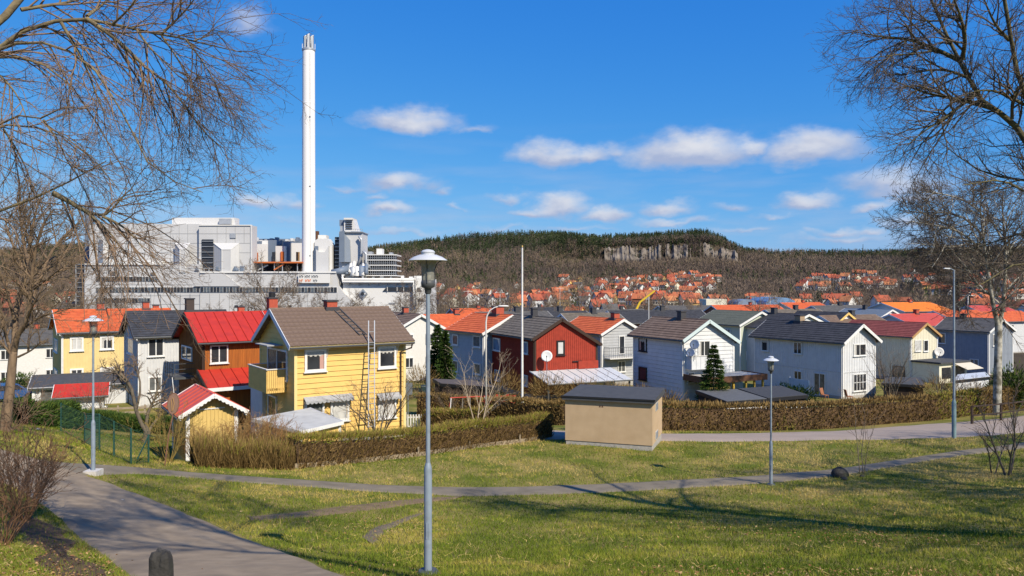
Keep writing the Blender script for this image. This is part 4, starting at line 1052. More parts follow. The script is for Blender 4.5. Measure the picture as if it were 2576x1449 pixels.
pbox('parapet', 198.6, 251.6, 224.7, 225.7, 2.6, 1, PWHITE, r_); pbox('corner_strip', 250.6, 251.5, 225.7, 272.4, 2.5, .6, PWHITE, r_)
pbox('roof_house', 172, 235, 217.7, 227, 9, 5, CLADL); pbox('roof_unit', 219, 230.5, 218.5, 224, 7.5, 3, STEEL)
# facade of the boiler house: dark glazed slot, faceted bays, vents
def bay(p0, p1, top, m, y0=2.9, depth=3.2):
    w = p1 - p0; a, b = p0 + w * .33, p0 + w * .68; mb = MB(); bot = 272.6
    P_ = [pp(p0, top, y0), pp(p1, top, y0), pp(p1, bot, y0), pp(p0, bot, y0), pp(a, top + 6.5, y0 - depth), pp(b, top + 6.5, y0 - depth), pp(b, bot, y0 - depth), pp(a, bot, y0 - depth)]
    mb.add(P_, [(0, 4, 7, 3), (4, 5, 6, 7), (1, 2, 6, 5), (0, 1, 5, 4), (3, 7, 6, 2)]); mb.build('facade_bay', m, r_)
    for q in ((0, 4), (4, 5), (5, 1), (4, 7), (5, 6)):
        MB().bar(P_[q[0]], P_[q[1]], .25).build('bay_edge', PWHITE, r_)
SEAM = mat('panel_seam_grey', (.30, .305, .31), .6)
for k in range(12): pbox('panel_seam', 93 + k * 8.6, 93.3 + k * 8.6, 224.5, 264, 4.93, .07, SEAM)
for py in (233.5, 243, 252.5): pbox('panel_seam', 89.5, 198.6, py, py + .3, 4.92, .07, SEAM); pbox('panel_seam', 199.2, 250.8, py, py + .3, 2.92, .07, SEAM, r_)
for c in (217, 226, 235, 244): pbox('panel_seam', c, c + .3, 226, 242.6, 2.93, .07, SEAM, r_)
for k in range(26): pbox('panel_seam', 92 + k * 9.8, 92.25 + k * 9.8, 293.5, 318, -.42, .1, SEAM, low if k < 11 else mid)
for py in (268, 284.5, 295.5, 304): pbox('panel_seam', 85, 199.5, py, py + .3, -.08, .07, SEAM, low)
for k in range(9): MB().tube([pp(204 + k * 5, 271.6, .5), pp(204 + k * 5, 268.6 - (k % 3), .5)], .22, 6).build('roof_vent_pipe', STEEL, mid)
bay(213.4, 239, 243, CLAD); bay(175, 190, 243, CLAD)
pbox('glazed_slot', 201.7, 213.1, 239.4, 271, 2.6, .5, PDARK, r_)
for k in range(6): pbox('slot_floor', 201.7, 213.1, 241 + k * 5.4, 241.5 + k * 5.4, 2.2, .5, STEEL, r_)
for c in (196.5, 216.8, 234.3): ppoly('vent_hood', [(c - 2.2, 270.6), (c, 266.2), (c + 2.2, 270.6)], -.5, 3.3, PBLUE, r_)
pbox('doorway', 240, 244.6, 266, 271.2, 2.7, .4, PBLUE, r_); pbox('louvre', 230, 235.6, 233.2, 238, 2.6, .5, STEEL, r_)
pbox('recess', 98.5, 103, 240, 263, 4.2, 1, PBLUE); pbox('recess_strip', 103, 105.5, 239, 263, 4.0, 1.2, PWHITE); pbox('ledge', 104, 162, 261, 263.8, 2, 3.2, PWHITE)
pbox('side_fin', 84.8, 89.3, 201, 263, 14, 3, PBLUE)
# stair tower of dark glass
st_ = pbox('stair_tower', 75.6, 84.5, 264.5, 332, 2, 12, PDARK)
for k in range(10): pbox('floor_band', 75.4, 84.55, 264 + k * 4.6, 264.5 + k * 4.6, 1.6, .5, STEEL, st_)
for c in (75.4, 84.2): pbox('tower_mullion', c, c + .5, 264, 332, 1.5, .5, STEEL, st_)
# ribbon windows, every pane its own piece
def ribbon(p0, p1, t, b, n, par, y0, cutlast=False):
    fr = pbox('ribbon_frame', p0, p1, t - .35, b + .35, y0 - .05, .5, PWHITE, par); w = (p1 - p0) / n
    mb = MB(); mb.box(-w * PS * .42, 0, -(b - t) / 2 * PS, w * PS * .42, .3, (b - t) / 2 * PS); me = [mb.mesh('pane', g) for g in (PDARK, glass_pane('plant_glass', (.06, .075, .09)), G_MID)]
    for k in range(n):
        o = link('pane', random.choices(me, (5, 3, 1))[0], fr); o.location = pp(p0 + (k + .5) * w, (t + b) / 2, y0 - .2)
ribbon(95.7, 157.7, 276.8, 280.9, 20, low, -.15); ribbon(95.7, 199.5, 287.3, 291.9, 32, low, -.15); ribbon(200.2, 337, 287.3, 291.9, 42, mid, -.5); ribbon(95.4, 150, 298.2, 302.4, 18, low, -.15)
pbox('wall_sign_box', 111.5, 115.5, 272, 274.8, -.5, .6, G_MID, low); pbox('wall_box', 150.5, 155, 272.4, 275, -.5, .6, G_MID, low)
for c in (234.5, 239.8, 288): pbox('small_window', c, c + 3.4, 305.2, 307, -.7, .5, PDARK, mid)
# sign board on the roof edge
sg = pbox('sign_board', 298.2, 330, 273.9, 283, -1.6, .5, PWHITE, mid)
GREYL = mat('sign_grey', (.12, .13, .15), .6); ORL = mat('sign_orange', (.65, .17, .04), .6)
for words, y0, y1, m in ((((299.2, 303.5), (304.8, 310.4), (311.6, 318.4)), 275.2, 277.8, GREYL), (((299.5, 303.2), (305.2, 311.2)), 279.3, 281.9, ORL), (((313.2, 317.6),), 279.5, 281.7, GREYL)):
    for a, b in words:
        n = max(2, int((b - a) / 1.25)); w = (b - a) / n
        for k in range(n):
            q = pbox('lettering', a + k * w, a + k * w + w * .32, y0, y1, -1.7, .08, m, sg)
            pbox('lettering', a + k * w + w * .32, a + k * w + w * .78, y0 if k % 2 else (y0 + y1) / 2 - .3, (y0 + .75) if k % 2 else (y0 + y1) / 2 + .4, -1.7, .08, m, sg)
# white hall on the right, with pipes and the diamond emblem
hall = pbox('white_hall', 343, 424, 278, 332, 2, 50, PWHITE)
pbox('hall_step', 414, 422, 275.8, 278, 3, 12, PWHITE, hall)
for dy, yy in ((279.6, .8), (281.9, .5)): MB().tube([pp(342.5, dy - 5, yy), pp(342.5, dy, yy), pp(416.5 - (dy - 279), dy, yy), pp(416.5 - (dy - 279), 306, yy)], .55, 8).build('roof_pipe', PWHITE, hall, True)
for k in range(7): pbox('pipe_bracket', 349 + k * 9.6, 349.5 + k * 9.6, 279, 285.4, 1.2, .7, STEEL, hall)
fr = ppoly('hall_window', [(382.7, 291.2), (386.4, 287.2), (413.4, 287.2), (413.4, 291.2)], 1.6, .6, PDARK, hall)
for c in (387, 396.8, 403.4, 412): pbox('mullion', c, c + .5, 287, 291.3, 1.3, .3, PWHITE, fr)
ppoly('small_pane', [(416.6, 291), (417.5, 287.6), (419.4, 287.4), (422, 291.2)], 1.7, .4, G_MID, hall)
emb = ppoly('diamond_emblem', [(358, 294), (362.9, 288.5), (367.8, 294), (362.9, 299.5)], 1.5, .5, STEEL, hall)
ppoly('emblem_field', [(359.3, 294), (362.9, 289.9), (366.5, 294), (362.9, 298.1)], 1.3, .19, PBLUE, emb)
mb = MB(); mb.lathe([(0.01, 0), (.68, 0), (.68, .15), (0.01, .15)], 16); q = mb.build('emblem_disc', PDARK, emb); q.location = pp(362.6, 293.6, 1.25); q.rotation_euler = (R(90), 0, 0)
pbox('emblem_tail', 363.6, 365.6, 293.2, 294.4, 1.2, .09, PWHITE, emb)
pbox('hall_vent', 389, 395, 302.6, 303.8, 1.7, .4, STEEL, hall); pbox('hall_sign', 418, 423.4, 298.8, 301, 1.6, .5, G_MID, hall)
for k, c in enumerate((365, 372, 380, 390, 401, 409)): pbox('roof_vent', c, c + 1.6 + (k % 3), 275.6 + (k % 2), 278.2, 6, 2, PWHITE, hall)
# the middle group between boiler house and chimney
for p0, p1, t, m, y0 in ((252, 268, 244, PWHITE, 30), (262, 269.5, 240.5, PWHITE, 34), (268, 276, 240, PBLUE, 30), (275.5, 284, 246, CLADL, 26), (283, 290, 241.5, PBLUE, 30), (289.5, 303, 243, PWHITE, 32), (252.5, 303, 238.8, PBLUE, 45)):
    pbox('process_block', p0, p1, t, 273, y0, 12, m)
for p0 in (254.5, 272, 280.5, 296): pbox('process_door', p0, p0 + 3.2, 250 + (p0 % 3), 261, 25.4, .8, random.choice((PBLUE, ORST, PDARK, M_TAN)))
for k in range(9): pbox('roof_duct', 254 + k * 5.2, 256.6 + k * 5.2, 237.2 + (k * 7 % 4), 241, 40, 3, random.choice((PWHITE, PBLUE, STEEL)))
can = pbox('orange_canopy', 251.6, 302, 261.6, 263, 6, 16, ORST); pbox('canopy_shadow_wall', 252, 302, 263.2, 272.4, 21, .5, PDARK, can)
for c in (254, 262, 274, 282, 297): pbox('canopy_post', c, c + .6, 263, 272, 7, .6, STEEL, can)
MB().bar(pp(274, 270, 7), pp(284, 264, 7), .5).build('canopy_brace', ORST, can); MB().bar(pp(258, 270, 8), pp(268, 265, 8), .5).build('canopy_brace', STEEL, can)
ppoly('filter_house', [(314.5, 273), (314.5, 241), (318, 238.5), (327.5, 238.5), (332, 245), (332, 273)], 8, 6, CLADL)
ppoly('filter_funnel', [(316, 249.5), (319.7, 252.2), (324.5, 252.2), (328.5, 246), (328.5, 273), (316, 273)], 6, 1.9, CLAD)
pbox('filter_recess', 314.8, 317.8, 246, 271, 6.5, 1, PBLUE); pbox('filter_stack', 315.5, 318, 231, 240, 12, 2, M_BROWN); pbox('filter_cap', 318, 326, 235, 238.6, 12, 5, PWHITE)
pbox('link_block', 331.8, 344, 246, 276, 16, 12, PBLUE)
for k in range(8): MB().tube([pp(343 + k * 3.3, 275.5 - (k % 3) * 1.5, 2), pp(345 + k * 3.1, 268 - (k % 4) * 2, 6)], .8, 7).build('process_pipe', random.choice((STEEL, PBLUE, PWHITE)), plant, True)
MB().tube([pp(332, 273, 1), pp(340, 271.5, 1), pp(347, 269, 3)], 1.5, 10).build('process_duct', PBLUE, plant, True)
pbox('tank_plinth', 345, 358, 270, 278, 4, 8, STEEL)
# tall chimney, tower and scaffold block are things of their own
ch = empty('industrial_chimney', (X(308.6) * 1.033, PD + 10, -6.5)); tag(ch, 'very tall slim white industrial chimney with four steel flues on top', 'chimney')
zt = CZ + (Z(49) - CZ) * 1.033 + 6.5
CHW = mat('chimney_white', (.80, .79, .77), .55, c2=(.75, .74, .72), scale=.06)
mb = MB(); mb.lathe([(2.72, 0), (2.70, zt * .5), (2.55, zt * .93), (2.55, zt)], 40); mb.lathe([(2.55, zt), (.01, zt + .02)], 40); mb.build('shaft', CHW, ch, True)
for f in (.14, .36, .58, .8): MB().lathe([(2.74 - f * .17, zt * f), (2.78 - f * .17, zt * f + .1), (2.78 - f * .17, zt * f + .35), (2.74 - f * .17, zt * f + .45)], 40).build('joint_ring', CHW, ch, True)
MB().lathe([(2.56, zt - .9), (2.75, zt - .8), (2.75, zt - .1), (2.56, zt)], 40).build('crown_ring', STEEL, ch)
for s_ in (-.22, .22): MB().tube([(1.2 + s_, -2.52, 8), (1.15 + s_, -2.45, zt - 2)], .05, 5).build('ladder_rail', STEEL, ch)
for f in (.25, .5, .75): MB().box(.9, -2.75, zt * f, 1.6, -2.4, zt * f + .25).build('rest_platform', STEEL, ch)
for x, y, h in ((-1.35, -.4, 5.5), (.1, -1.2, 5.9), (1.35, .2, 5.7), (-.2, 1.3, 5.4)):
    m_ = MB(); m_.lathe([(.75, 0), (.75, h - .3)], 16, (x, y, zt)); m_.add([(x + .75 * math.cos(a * .3927), y + .75 * math.sin(a * .3927), zt + h - .3 + .55 * math.cos(a * .3927)) for a in range(16)] , [list(range(16))]); 
    b0 = len(m_.v) - 16
    for a in range(16): m_.f.append([16 + a, 16 + (a + 1) % 16, b0 + (a + 1) % 16, b0 + a]); m_.m.append(0)
    m_.build('flue', STEEL, ch, True)
for a in range(4):
    g = a * math.pi / 2 + .1; MB().tube([(2.6 * math.cos(g), 2.6 * math.sin(g), zt - .6), (2.6 * math.cos(g), 2.6 * math.sin(g), zt + 2.2)], .13, 6).build('lightning_rod', PWHITE, ch)
tw = empty('process_tower', (X(350), PD + 14, -6.5)); tag(tw, 'tall grey process tower with stair head and railings', 'tower')
PO = Vector(tw.location)
ppoly('tower_body', [(339, 276), (339, 232), (342.5, 231), (362, 231.5), (362, 276)], 8, 12, CLAD, tw)
ppoly('tower_flank', [(339.2, 262), (339.2, 231.6), (344.2, 230.5), (344.2, 262)], 6, 2, PBLUE, tw); ppoly('tower_fin', [(344.4, 262), (344.4, 234), (349.5, 240), (350.5, 262)], 6.6, 1.3, mat('plant_slate', (.25, .29, .34), .5), tw)
pbox('stair_head', 339.4, 344, 219.8, 226, 10, 5, PBLUE, tw); pbox('stair_shaft', 340, 346.5, 225.8, 232, 10, 6, STEEL, tw)
ppoly('head_frame', [(344, 231.5), (344, 219), (353, 219), (357, 231.5)], 9, 8, CLADL, tw); pbox('head_roof', 343.8, 352.6, 217.8, 219.6, 8, 9, M_OFF, tw)
for k in range(4): pbox('head_louvre', 345.5, 352, 221.5 + k * 2.2, 222.4 + k * 2.2, 8.6, .4, PDARK, tw)
pbox('deck', 344.5, 362.6, 231.6, 232.3, 7, 13, STEEL, tw)
for k in range(7): pbox('deck_post', 352 + k * 1.7, 352.25 + k * 1.7, 229, 231.6, 7.1, .15, STEEL, tw)
pbox('deck_rail', 352, 362.5, 228.9, 229.3, 7.05, .2, STEEL, tw)
pbox('dark_stair', 334.8, 338.8, 237, 268, 10, 6, PDARK, tw)
for k in range(8): pbox('stair_landing', 334.6, 339, 239 + k * 3.8, 239.5 + k * 3.8, 9.5, .5, STEEL, tw)
MB().tube([pp(359, 236, 6.5), pp(361.5, 240, 6.5), pp(361.5, 256, 6.5), pp(358, 266, 6.5)], .55, 8).build('tower_pipe', STEEL, tw, True)
for k in range(3): MB().lathe([(1.3, 0), (1.3, 3.6), (.1, 4.1)], 14, pp(353 + k * 4.2, 276, 3)).build('tank', (STEEL, PWHITE, PBLUE)[k], tw, True)
pbox('blue_box', 361.5, 364, 266, 272, 3, 3, mat('bright_blue', (.04, .16, .45), .5), tw)
MB().tube([pp(363, 251, 5), pp(366, 254, 5), pp(366, 262, 5), pp(369, 268, 5)], .6, 8).build('tower_pipe', STEEL, tw, True)
sc_ = empty('scaffold_block', (X(380), PD + 14, -6.5)); tag(sc_, 'open steel framed block with galleries beside the process tower', 'industrial building'); PO = Vector(sc_.location)
pbox('core', 367.5, 393.5, 255, 277, 8, 10, PDARK, sc_)
for k in range(5): pbox('gallery_floor', 366, 396.3, 254.3 + k * 5.2, 255.2 + k * 5.2, 5, 14, PWHITE, sc_)
for k in range(4):
    pbox('gallery_rail', 366, 396.3, 256.6 + k * 5.2 + 1, 256.9 + k * 5.2 + 1, 4.8, .2, STEEL, sc_)
    for j in range(15): pbox('gallery_post', 366.2 + j * 2.1, 366.5 + j * 2.1, 255.2 + k * 5.2, 259.5 + k * 5.2, 4.9, .25, STEEL, sc_)
pbox('roof_unit', 376.5, 382, 248.6, 254.3, 9, 5, PWHITE, sc_); pbox('roof_unit', 368, 372, 251.6, 254.3, 9, 4, STEEL, sc_); pbox('roof_unit', 389, 392, 252.4, 254.3, 9, 4, STEEL, sc_)

# ------------------------------------------------------------------ distant town: 240 small houses
def far_house(W, L, H, rise, axis_long):
    mb = MB(); mb.poly_extrude([(-W / 2, -L / 2, -3), (W / 2, -L / 2, -3), (W / 2, -L / 2, H), (0, -L / 2, H + rise), (-W / 2, -L / 2, H)][::-1], (0, L, 0), 0)
    o = .5; m = rise / (W / 2)
    for s_ in (-1, 1):
        mb.hexa([(s_ * (W / 2 + o), -L / 2 - o, H - m * o + .05), (s_ * (W / 2 + o), L / 2 + o, H - m * o + .05), (0, L / 2 + o, H + rise + .05), (0, -L / 2 - o, H + rise + .05)],
                [(s_ * (W / 2 + o), -L / 2 - o, H - m * o + .3), (s_ * (W / 2 + o), L / 2 + o, H - m * o + .3), (0, L / 2 + o, H + rise + .3), (0, -L / 2 - o, H + rise + .3)], 1)
    mb.box(-.5, L * .1, H + rise - .4, .5, L * .1 + .9, H + rise + 1.0, 3)
    for f in (-.3, 0, .3):
        for z in (.9, 3.5):
            if z + 1.3 < H:
                for s_ in (-1, 1): mb.box(s_ * W / 2 - .06, f * L - .55, z, s_ * W / 2 + .06, f * L + .55, z + 1.3, 2)
                if f: mb.box(f * W - .5, -L / 2 - .06, z, f * W + .5, -L / 2 + .06, z + 1.3, 2)
    return mb
FW = [M_WHITE, M_OFF, CREAM, LGREY, PALEYEL, YEL, BGW[3]]
FR = [mat('far_roof_orange', (.44, .14, .065), .85, c2=(.36, .11, .05), scale=1.5), mat('far_roof_amber', (.50, .20, .08), .85, c2=(.42, .16, .07), scale=1.5), mat('far_roof_red', (.36, .09, .05), .85, c2=(.30, .075, .04), scale=1.5), mat('roof_tile_rust', (.40, .10, .05), .85, c2=(.32, .08, .04), scale=2), RF_DARK, RF_BROWN, RF_ASHY]
protos = []
for k in range(26):
    W = random.uniform(4.8, 6.6); L = random.uniform(5.5, 8.5) if k % 6 else random.uniform(12, 18); H = random.uniform(3.0, 5.0)
    iw, ir = random.choices(range(7), (6, 4, 2, 2, 1, 1, 1))[0], random.choices(range(7), (6, 3, 3, 4, 1, 1, 1))[0]
    WN = ('white', 'off white', 'cream', 'light grey', 'pale yellow', 'yellow', 'brick'); RN = ('orange', 'amber', 'red', 'rust red', 'black', 'brown', 'ash grey')
    protos.append((far_house(W, L, H, random.uniform(2, 3.2), 0).mesh('far_house', [FW[iw], FR[ir], PDARK, M_BRICK]), ('long' if L > 14 else 'small') + ' ' + WN[iw] + ' house with ' + RN[ir] + ' roof'))
# (px range, distance range, how many)
zones = [(425, 530, 430, 640, 30), (430, 520, 640, 760, 6), (530, 700, 450, 640, 50), (560, 722, 640, 900, 68), (640, 715, 860, 960, 9), (690, 770, 360, 520, 12), (800, 935, 660, 860, 36), (790, 900, 400, 520, 8),
         (930, 1060, 420, 800, 20), (-40, 75, 320, 640, 20), (960, 1060, 300, 420, 6), (440, 640, 280, 420, 6)]
placed = []
for a, b, d0, d1, n in zones:
    t = 0; c = 0
    while c < n and t < n * 40:
        t += 1; d = math.exp(random.uniform(math.log(d0), math.log(d1))); px = random.uniform(a, b); x = (px - CX) / FPX * d
        if any((x - q[0]) ** 2 + (d - q[1]) ** 2 < (8.5 + d * .006) ** 2 for q in placed): continue
        placed.append((x, d)); c += 1
        pm, pl_ = random.choice(protos); o = link('town_house', pm); o.location = (x, d, G(x, d)); o.rotation_euler = (0, 0, R(random.choice((20, 110, 65)) + random.uniform(-18, 18)))
        left = px < 80
        where = 'among bare trees left of the plant' if left else ('at the foot of the wooded hill' if d > 640 else 'on the valley floor of the town')
        tag(o, pl_ + ' ' + where, 'house', pl_ + ' ' + where)
# two bigger halls
def hall_thing(px, py, d, w, h, dep, m, label, arched):
    p = at(px, py, d); o = empty('town_hall_building', (p.x, p.y, p.z - h)); mb = MB()
    prof = [(-w / 2, -4), (w / 2, -4), (w / 2, h * .55)] + [(w / 2 * math.cos(a), h * .55 + h * .45 * math.sin(a)) for a in np.linspace(.1, math.pi - .1, 9)] + [(-w / 2, h * .55)] if arched else [(-w / 2, -4), (w / 2, -4), (w / 2, h), (-w / 2, h)]
    mb.poly_extrude([(a, -dep / 2, b) for a, b in prof][::-1], (0, dep, 0)); mb.build('hall_body', m, o)
    k = 7
    for i in range(k): MB().box(-w * .42 + i * w * .84 / k, -dep / 2 - .15, h * .12, -w * .42 + (i + .7) * w * .84 / k, -dep / 2 + .1, h * .48).build('hall_window', G_BLUE, o)
    tag(o, label, 'hall')
hall_thing(771, 297, 240, 9.5, 4.6, 18, mat('blue_metal_hall', (.14, .25, .42), .4, c2=(.20, .33, .5), scale=.3, metal=.2), 'blue metal hall with arched roof in the town', True)
hall_thing(742, 299, 215, 5.5, 3.2, 10, mat('grey_arch_hall', (.2, .25, .33), .4), 'grey arched hall beside the orange roofs', True)
hall_thing(713, 299, 200, 5.5, 4.2, 7, CREAM, 'cream cube building with flat roof in the town', False)
# ------------------------------------------------------------------ far woods on the hill
WOODM = mat('bare_wood', (.1, .08, .06), .95, spec=.05, attr=[(0, (.09, .07, .062)), (.5, (.165, .125, .097)), (.8, (.22, .165, .108)), (1, (.23, .19, .105))])
PINEM = mat('pine_wood', (.03, .045, .02), .95, spec=.05, attr=[(0, (.028, .038, .022)), (.6, (.056, .074, .032)), (1, (.10, .11, .046))])
def town_clear(x, y):
    k = np.ones(len(x), bool)
    for a, b in placed: k &= ((x - a) ** 2 + ((y - b) * .55 + 3) ** 2) > 52
    return k
def rocky(px): return (px > 562) & (px < 738) & (fbm(px, 3, 9, 88) > np.interp(px, [560, 588, 600, 640, 744], [.9, .9, .42, .32, .30]))
def far_woods():
    n = 30000
    d = np.sqrt(rng.uniform(360 ** 2, 1560 ** 2, n)); u = rng.uniform(-.88, .88, n); x = u * d; y = d
    px = CX + FPX * u
    k = town_clear(x, y); k &= ~((d < 420) & (px > 60) & (px < 440)); k &= ~((d < 880) & (rng.random(n) < .45 * (px > 430)))
    t = (np.hypot(x, y) - HILL0) / (HILL1 - HILL0); k &= ~(rocky(px) & (t > .46) & (t < .535) & (rng.random(n) < .66))      # bare rock face
    x, y, d, px, t = x[k], y[k], d[k], px[k], t[k]
    n2 = 4200; p2 = rng.uniform(540, 765, n2); t2 = rng.uniform(.44, .62, n2); k2 = ~(rocky(p2) & (t2 > .45) & (t2 < .54) & (rng.random(n2) < .84))   # the steep wooded ground round the cliff
    p2, t2 = p2[k2], t2[k2]; d2 = HILL0 + (HILL1 - HILL0) * t2; u2 = (p2 - CX) / FPX
    y2 = d2 / np.hypot(1, u2); x = np.r_[x, u2 * y2]; y = np.r_[y, y2]; d = np.r_[d, d2]; px = np.r_[px, p2]; t = np.r_[t, t2]
    n = len(x); z = gz(x, y)
    pine_p = sstep(.42, .68, t) * np.interp(px, [0, 80, 400, 520, 560, 735, 760, 1100], [.25, .3, .5, .9, .95, .95, .42, .45]) + .07 + sstep(.5, .62, fbm(x, y, 160, 71)) * .35 * (d > 800)
    pine = rng.random(n) < pine_p
    # bare crowns
    q = ~pine; m = q.sum(); K = 34
    h = rng.uniform(6.5, 12.5, m) * np.interp(d[q], [350, 900], [.70, 1.0]); c = np.c_[x[q], y[q], z[q] + h * .52]; tint = np.clip(fbm(x[q], y[q], 90, 73) * .9 + rng.normal(0, .16, m), 0, 1)
    dirs = rng.normal(size=(m, K, 3)); dirs /= np.linalg.norm(dirs, axis=2, keepdims=True); rad = rng.random((m, K)) ** .45
    off = dirs * rad[..., None] * (np.stack([h * .42, h * .42, h * .50], -1))[:, None]
    base = (c[:, None] + off).reshape(-1, 3); dv = dirs.copy(); dv[..., 2] = np.abs(dv[..., 2]) + .7; dv = dv.reshape(-1, 3)
    o = tri_cloud('bare_woodland', base, dv, np.repeat(h * .34, K) * rng.uniform(.6, 1.3, m * K), np.repeat(h * .05, K) * rng.uniform(.6, 1.4, m * K), np.repeat(tint, K) + rng.normal(0, .1, m * K), WOODM)
    tag(o, 'brown leafless woodland covering the far valley and hillside', 'woodland', kind='stuff')
    # conifers: tiers of ragged skirts
    m = pine.sum(); h = rng.uniform(7, 12, m); c = np.c_[x[pine], y[pine], z[pine] - .5]; K = 30
    f = rng.random((m, K)) ** .8; ang = rng.uniform(0, 6.283, (m, K)); wd = (h * .21)[:, None] * (1.05 - f) ** .75
    base = np.stack([c[:, 0:1] + np.cos(ang) * wd * .25, c[:, 1:2] + np.sin(ang) * wd * .25, c[:, 2:3] + h[:, None] * (.12 + .86 * f)], -1)
    dv = np.stack([np.cos(ang), np.sin(ang), -.35 + 1.5 * (f > .9)], -1)
    tint = np.repeat(np.clip(fbm(x[pine], y[pine], 60, 77) + rng.normal(0, .15, m), 0, 1), K)
    o = tri_cloud('pine_woodland', base.reshape(-1, 3), dv.reshape(-1, 3), (wd * 1.0 + .5).reshape(-1), np.repeat(h * .13, K), tint, PINEM)
    tag(o, 'dark pine wood along the hill tops', 'woodland', kind='stuff')
far_woods()
# rock face
ROCK = mat('granite', (.225, .193, .158), .9, c2=(.085, .073, .062), scale=.07, detail=9, bump=1.0, bscale=.25, stretch=(1, 1, .8), lo=.35, hi=.68)
def cliff():
    nu, nv = 420, 18; pxs = np.linspace(562, 742, nu); vs = []
    for i, px in enumerate(pxs):
        for j in range(nv):
            f = j / (nv - 1); u = (px - CX) / FPX; gap = fbm(px, 0, 9, 81) 
            d = HILL0 + (HILL1 - HILL0) * (.472 + .075 * f) ; jut = (fbm(px, f * 3.0, 7, 83) - .5) * 34 + (vnoise(px, f * 5, 3.2, 84) - .5) * 10 + (vnoise(px, f * 14, 1.1, 86) - .5) * 1.5 + (vnoise(px * .3, f * 9, 1, 89) - .5) * 7
            d -= 5 + jut + 6 * (1 - abs(2 * f - 1)); hy_ = math.hypot(1, u); x = u * d / hy_; y = d / hy_
            d0 = HILL0 + (HILL1 - HILL0) * (.472 + .078 * f); z = G(u * d0 / hy_, d0 / hy_) 
            zz = z - 3 + (gap - .5) * 18 * f + (vnoise(px, 5, 3, 85) - .5) * 9 * (1 - f) + (vnoise(px, 9, 1.5, 87) - .5) * 4 * f
            vs.append((x, y, zz))
    fs = []
    for i in range(nu - 1):
        if not rocky(np.array([pxs[i]]))[0]: continue                       # wooded gullies between the buttresses
        for j in range(nv - 1): fs.append((i * nv + j, (i + 1) * nv + j, (i + 1) * nv + j + 1, i * nv + j + 1))
    mb = MB(); mb.add(vs, fs); tag(mb.build('rock_cliff', ROCK), 'grey brown granite cliff below the pine topped hill', 'cliff', kind='structure')
cliff()
m_ = empty('radio_mast', (at(863, 254, 1400).x, 1400, at(863, 258, 1400).z)); mb = MB()
for s_ in (-1, 1): mb.bar((s_ * 1.0, 0, -4), (0, 0, 26), .5)
mb.build('lattice', M_DGREY, m_)
mb = MB()
for k in range(6): mb.bar((-1 + k * .15, 0, k * 4), (1 - k * .15, 0, k * 4 + 2), .3)
mb.build('bracing', M_DGREY, m_); tag(m_, 'thin radio mast on the far ridge', 'mast')

# ------------------------------------------------------------------ bare trees in the valley
def tree_proto(seed, h, spread, droop, fine):
    rnd = random.Random(seed); out = []
    prm = [dict(n=11, seg=7, wander=.14, trop=.05, ang=48, ratio=.5, start=.25, taper=.9), dict(n=8, seg=5, wander=.3, trop=.06 - droop, ang=42, ratio=.5, start=.15, rmin=.02, taper=.8),
           dict(n=fine, seg=3, wander=.35, trop=.03 - droop, ang=38, ratio=.55, start=.1, rmin=.012), dict(n=4, seg=2, wander=.3, trop=-droop, ang=35, ratio=.6, start=.1, rmin=.009), dict(n=0, seg=2, wander=.3, trop=-droop, ang=35, ratio=.5, start=.1, rmin=.008)]
    branch(out, Vector((0, 0, -.3)), Vector((rnd.gauss(0, .05), rnd.gauss(0, .05), 1)), h, h * .016, 0, prm, rnd); return out
TREEP = []
for sd, h, dr, fn in ((1, 9, .0, 7), (2, 11, .03, 7), (3, 8, .0, 8), (4, 12, .05, 7)):
    ls = tree_proto(sd, h, 1, dr, fn)
    TREEP.append((tubes_mesh('trunk', [l for l in ls if l[2] < 2], mat('valley_bark', (.19, .15, .11), .9), (5, 4, 3)), tubes_mesh('crown', [l for l in ls if l[2] >= 2], mat('valley_twigs', (.17, .125, .085), .95), (3, 3, 3))))
def valley_tree(px, d, s, k, label, group, light=False):
    x = (px - CX) / FPX * d; o = empty('bare_tree', (x, d, G(x, d)), random.uniform(0, 6)); o.scale = (s, s, s * random.uniform(.9, 1.1))
    link('trunk', TREEP[k % 4][0], o); link('crown', TREEP[k % 4][1], o); tag(o, label, 'tree', group)
rt = random.Random(31)
for k in range(22): valley_tree(rt.uniform(150, 440), rt.uniform(125, 240), rt.uniform(.6, 1.05), k, 'leafless tree in front of the waste plant', 'leafless trees before the plant')
for k in range(60): valley_tree(rt.uniform(430, 1040), rt.uniform(105, 330), rt.uniform(.65, 1.25), k, 'leafless tree between the roofs of the back streets', 'leafless trees among the back streets')
for k in range(26): valley_tree(rt.uniform(-30, 130), rt.uniform(75, 260), rt.uniform(.7, 1.3), k, 'leafless tree in the valley left of the pale yellow house', 'leafless trees left of the pale yellow house')
for px, d, s in ((268, 150, 1.75), (276, 165, 2.0), (286, 150, 1.5), (306, 150, .95), (318, 150, .9), (336, 165, 1.35), (344, 150, 1.2), (372, 140, 1.1), (396, 150, 1.3), (408, 135, 1.25), (416, 150, 1.2)):
    valley_tree(px, d, s, int(px), 'leafless tree in front of the waste plant', 'leafless trees before the plant')

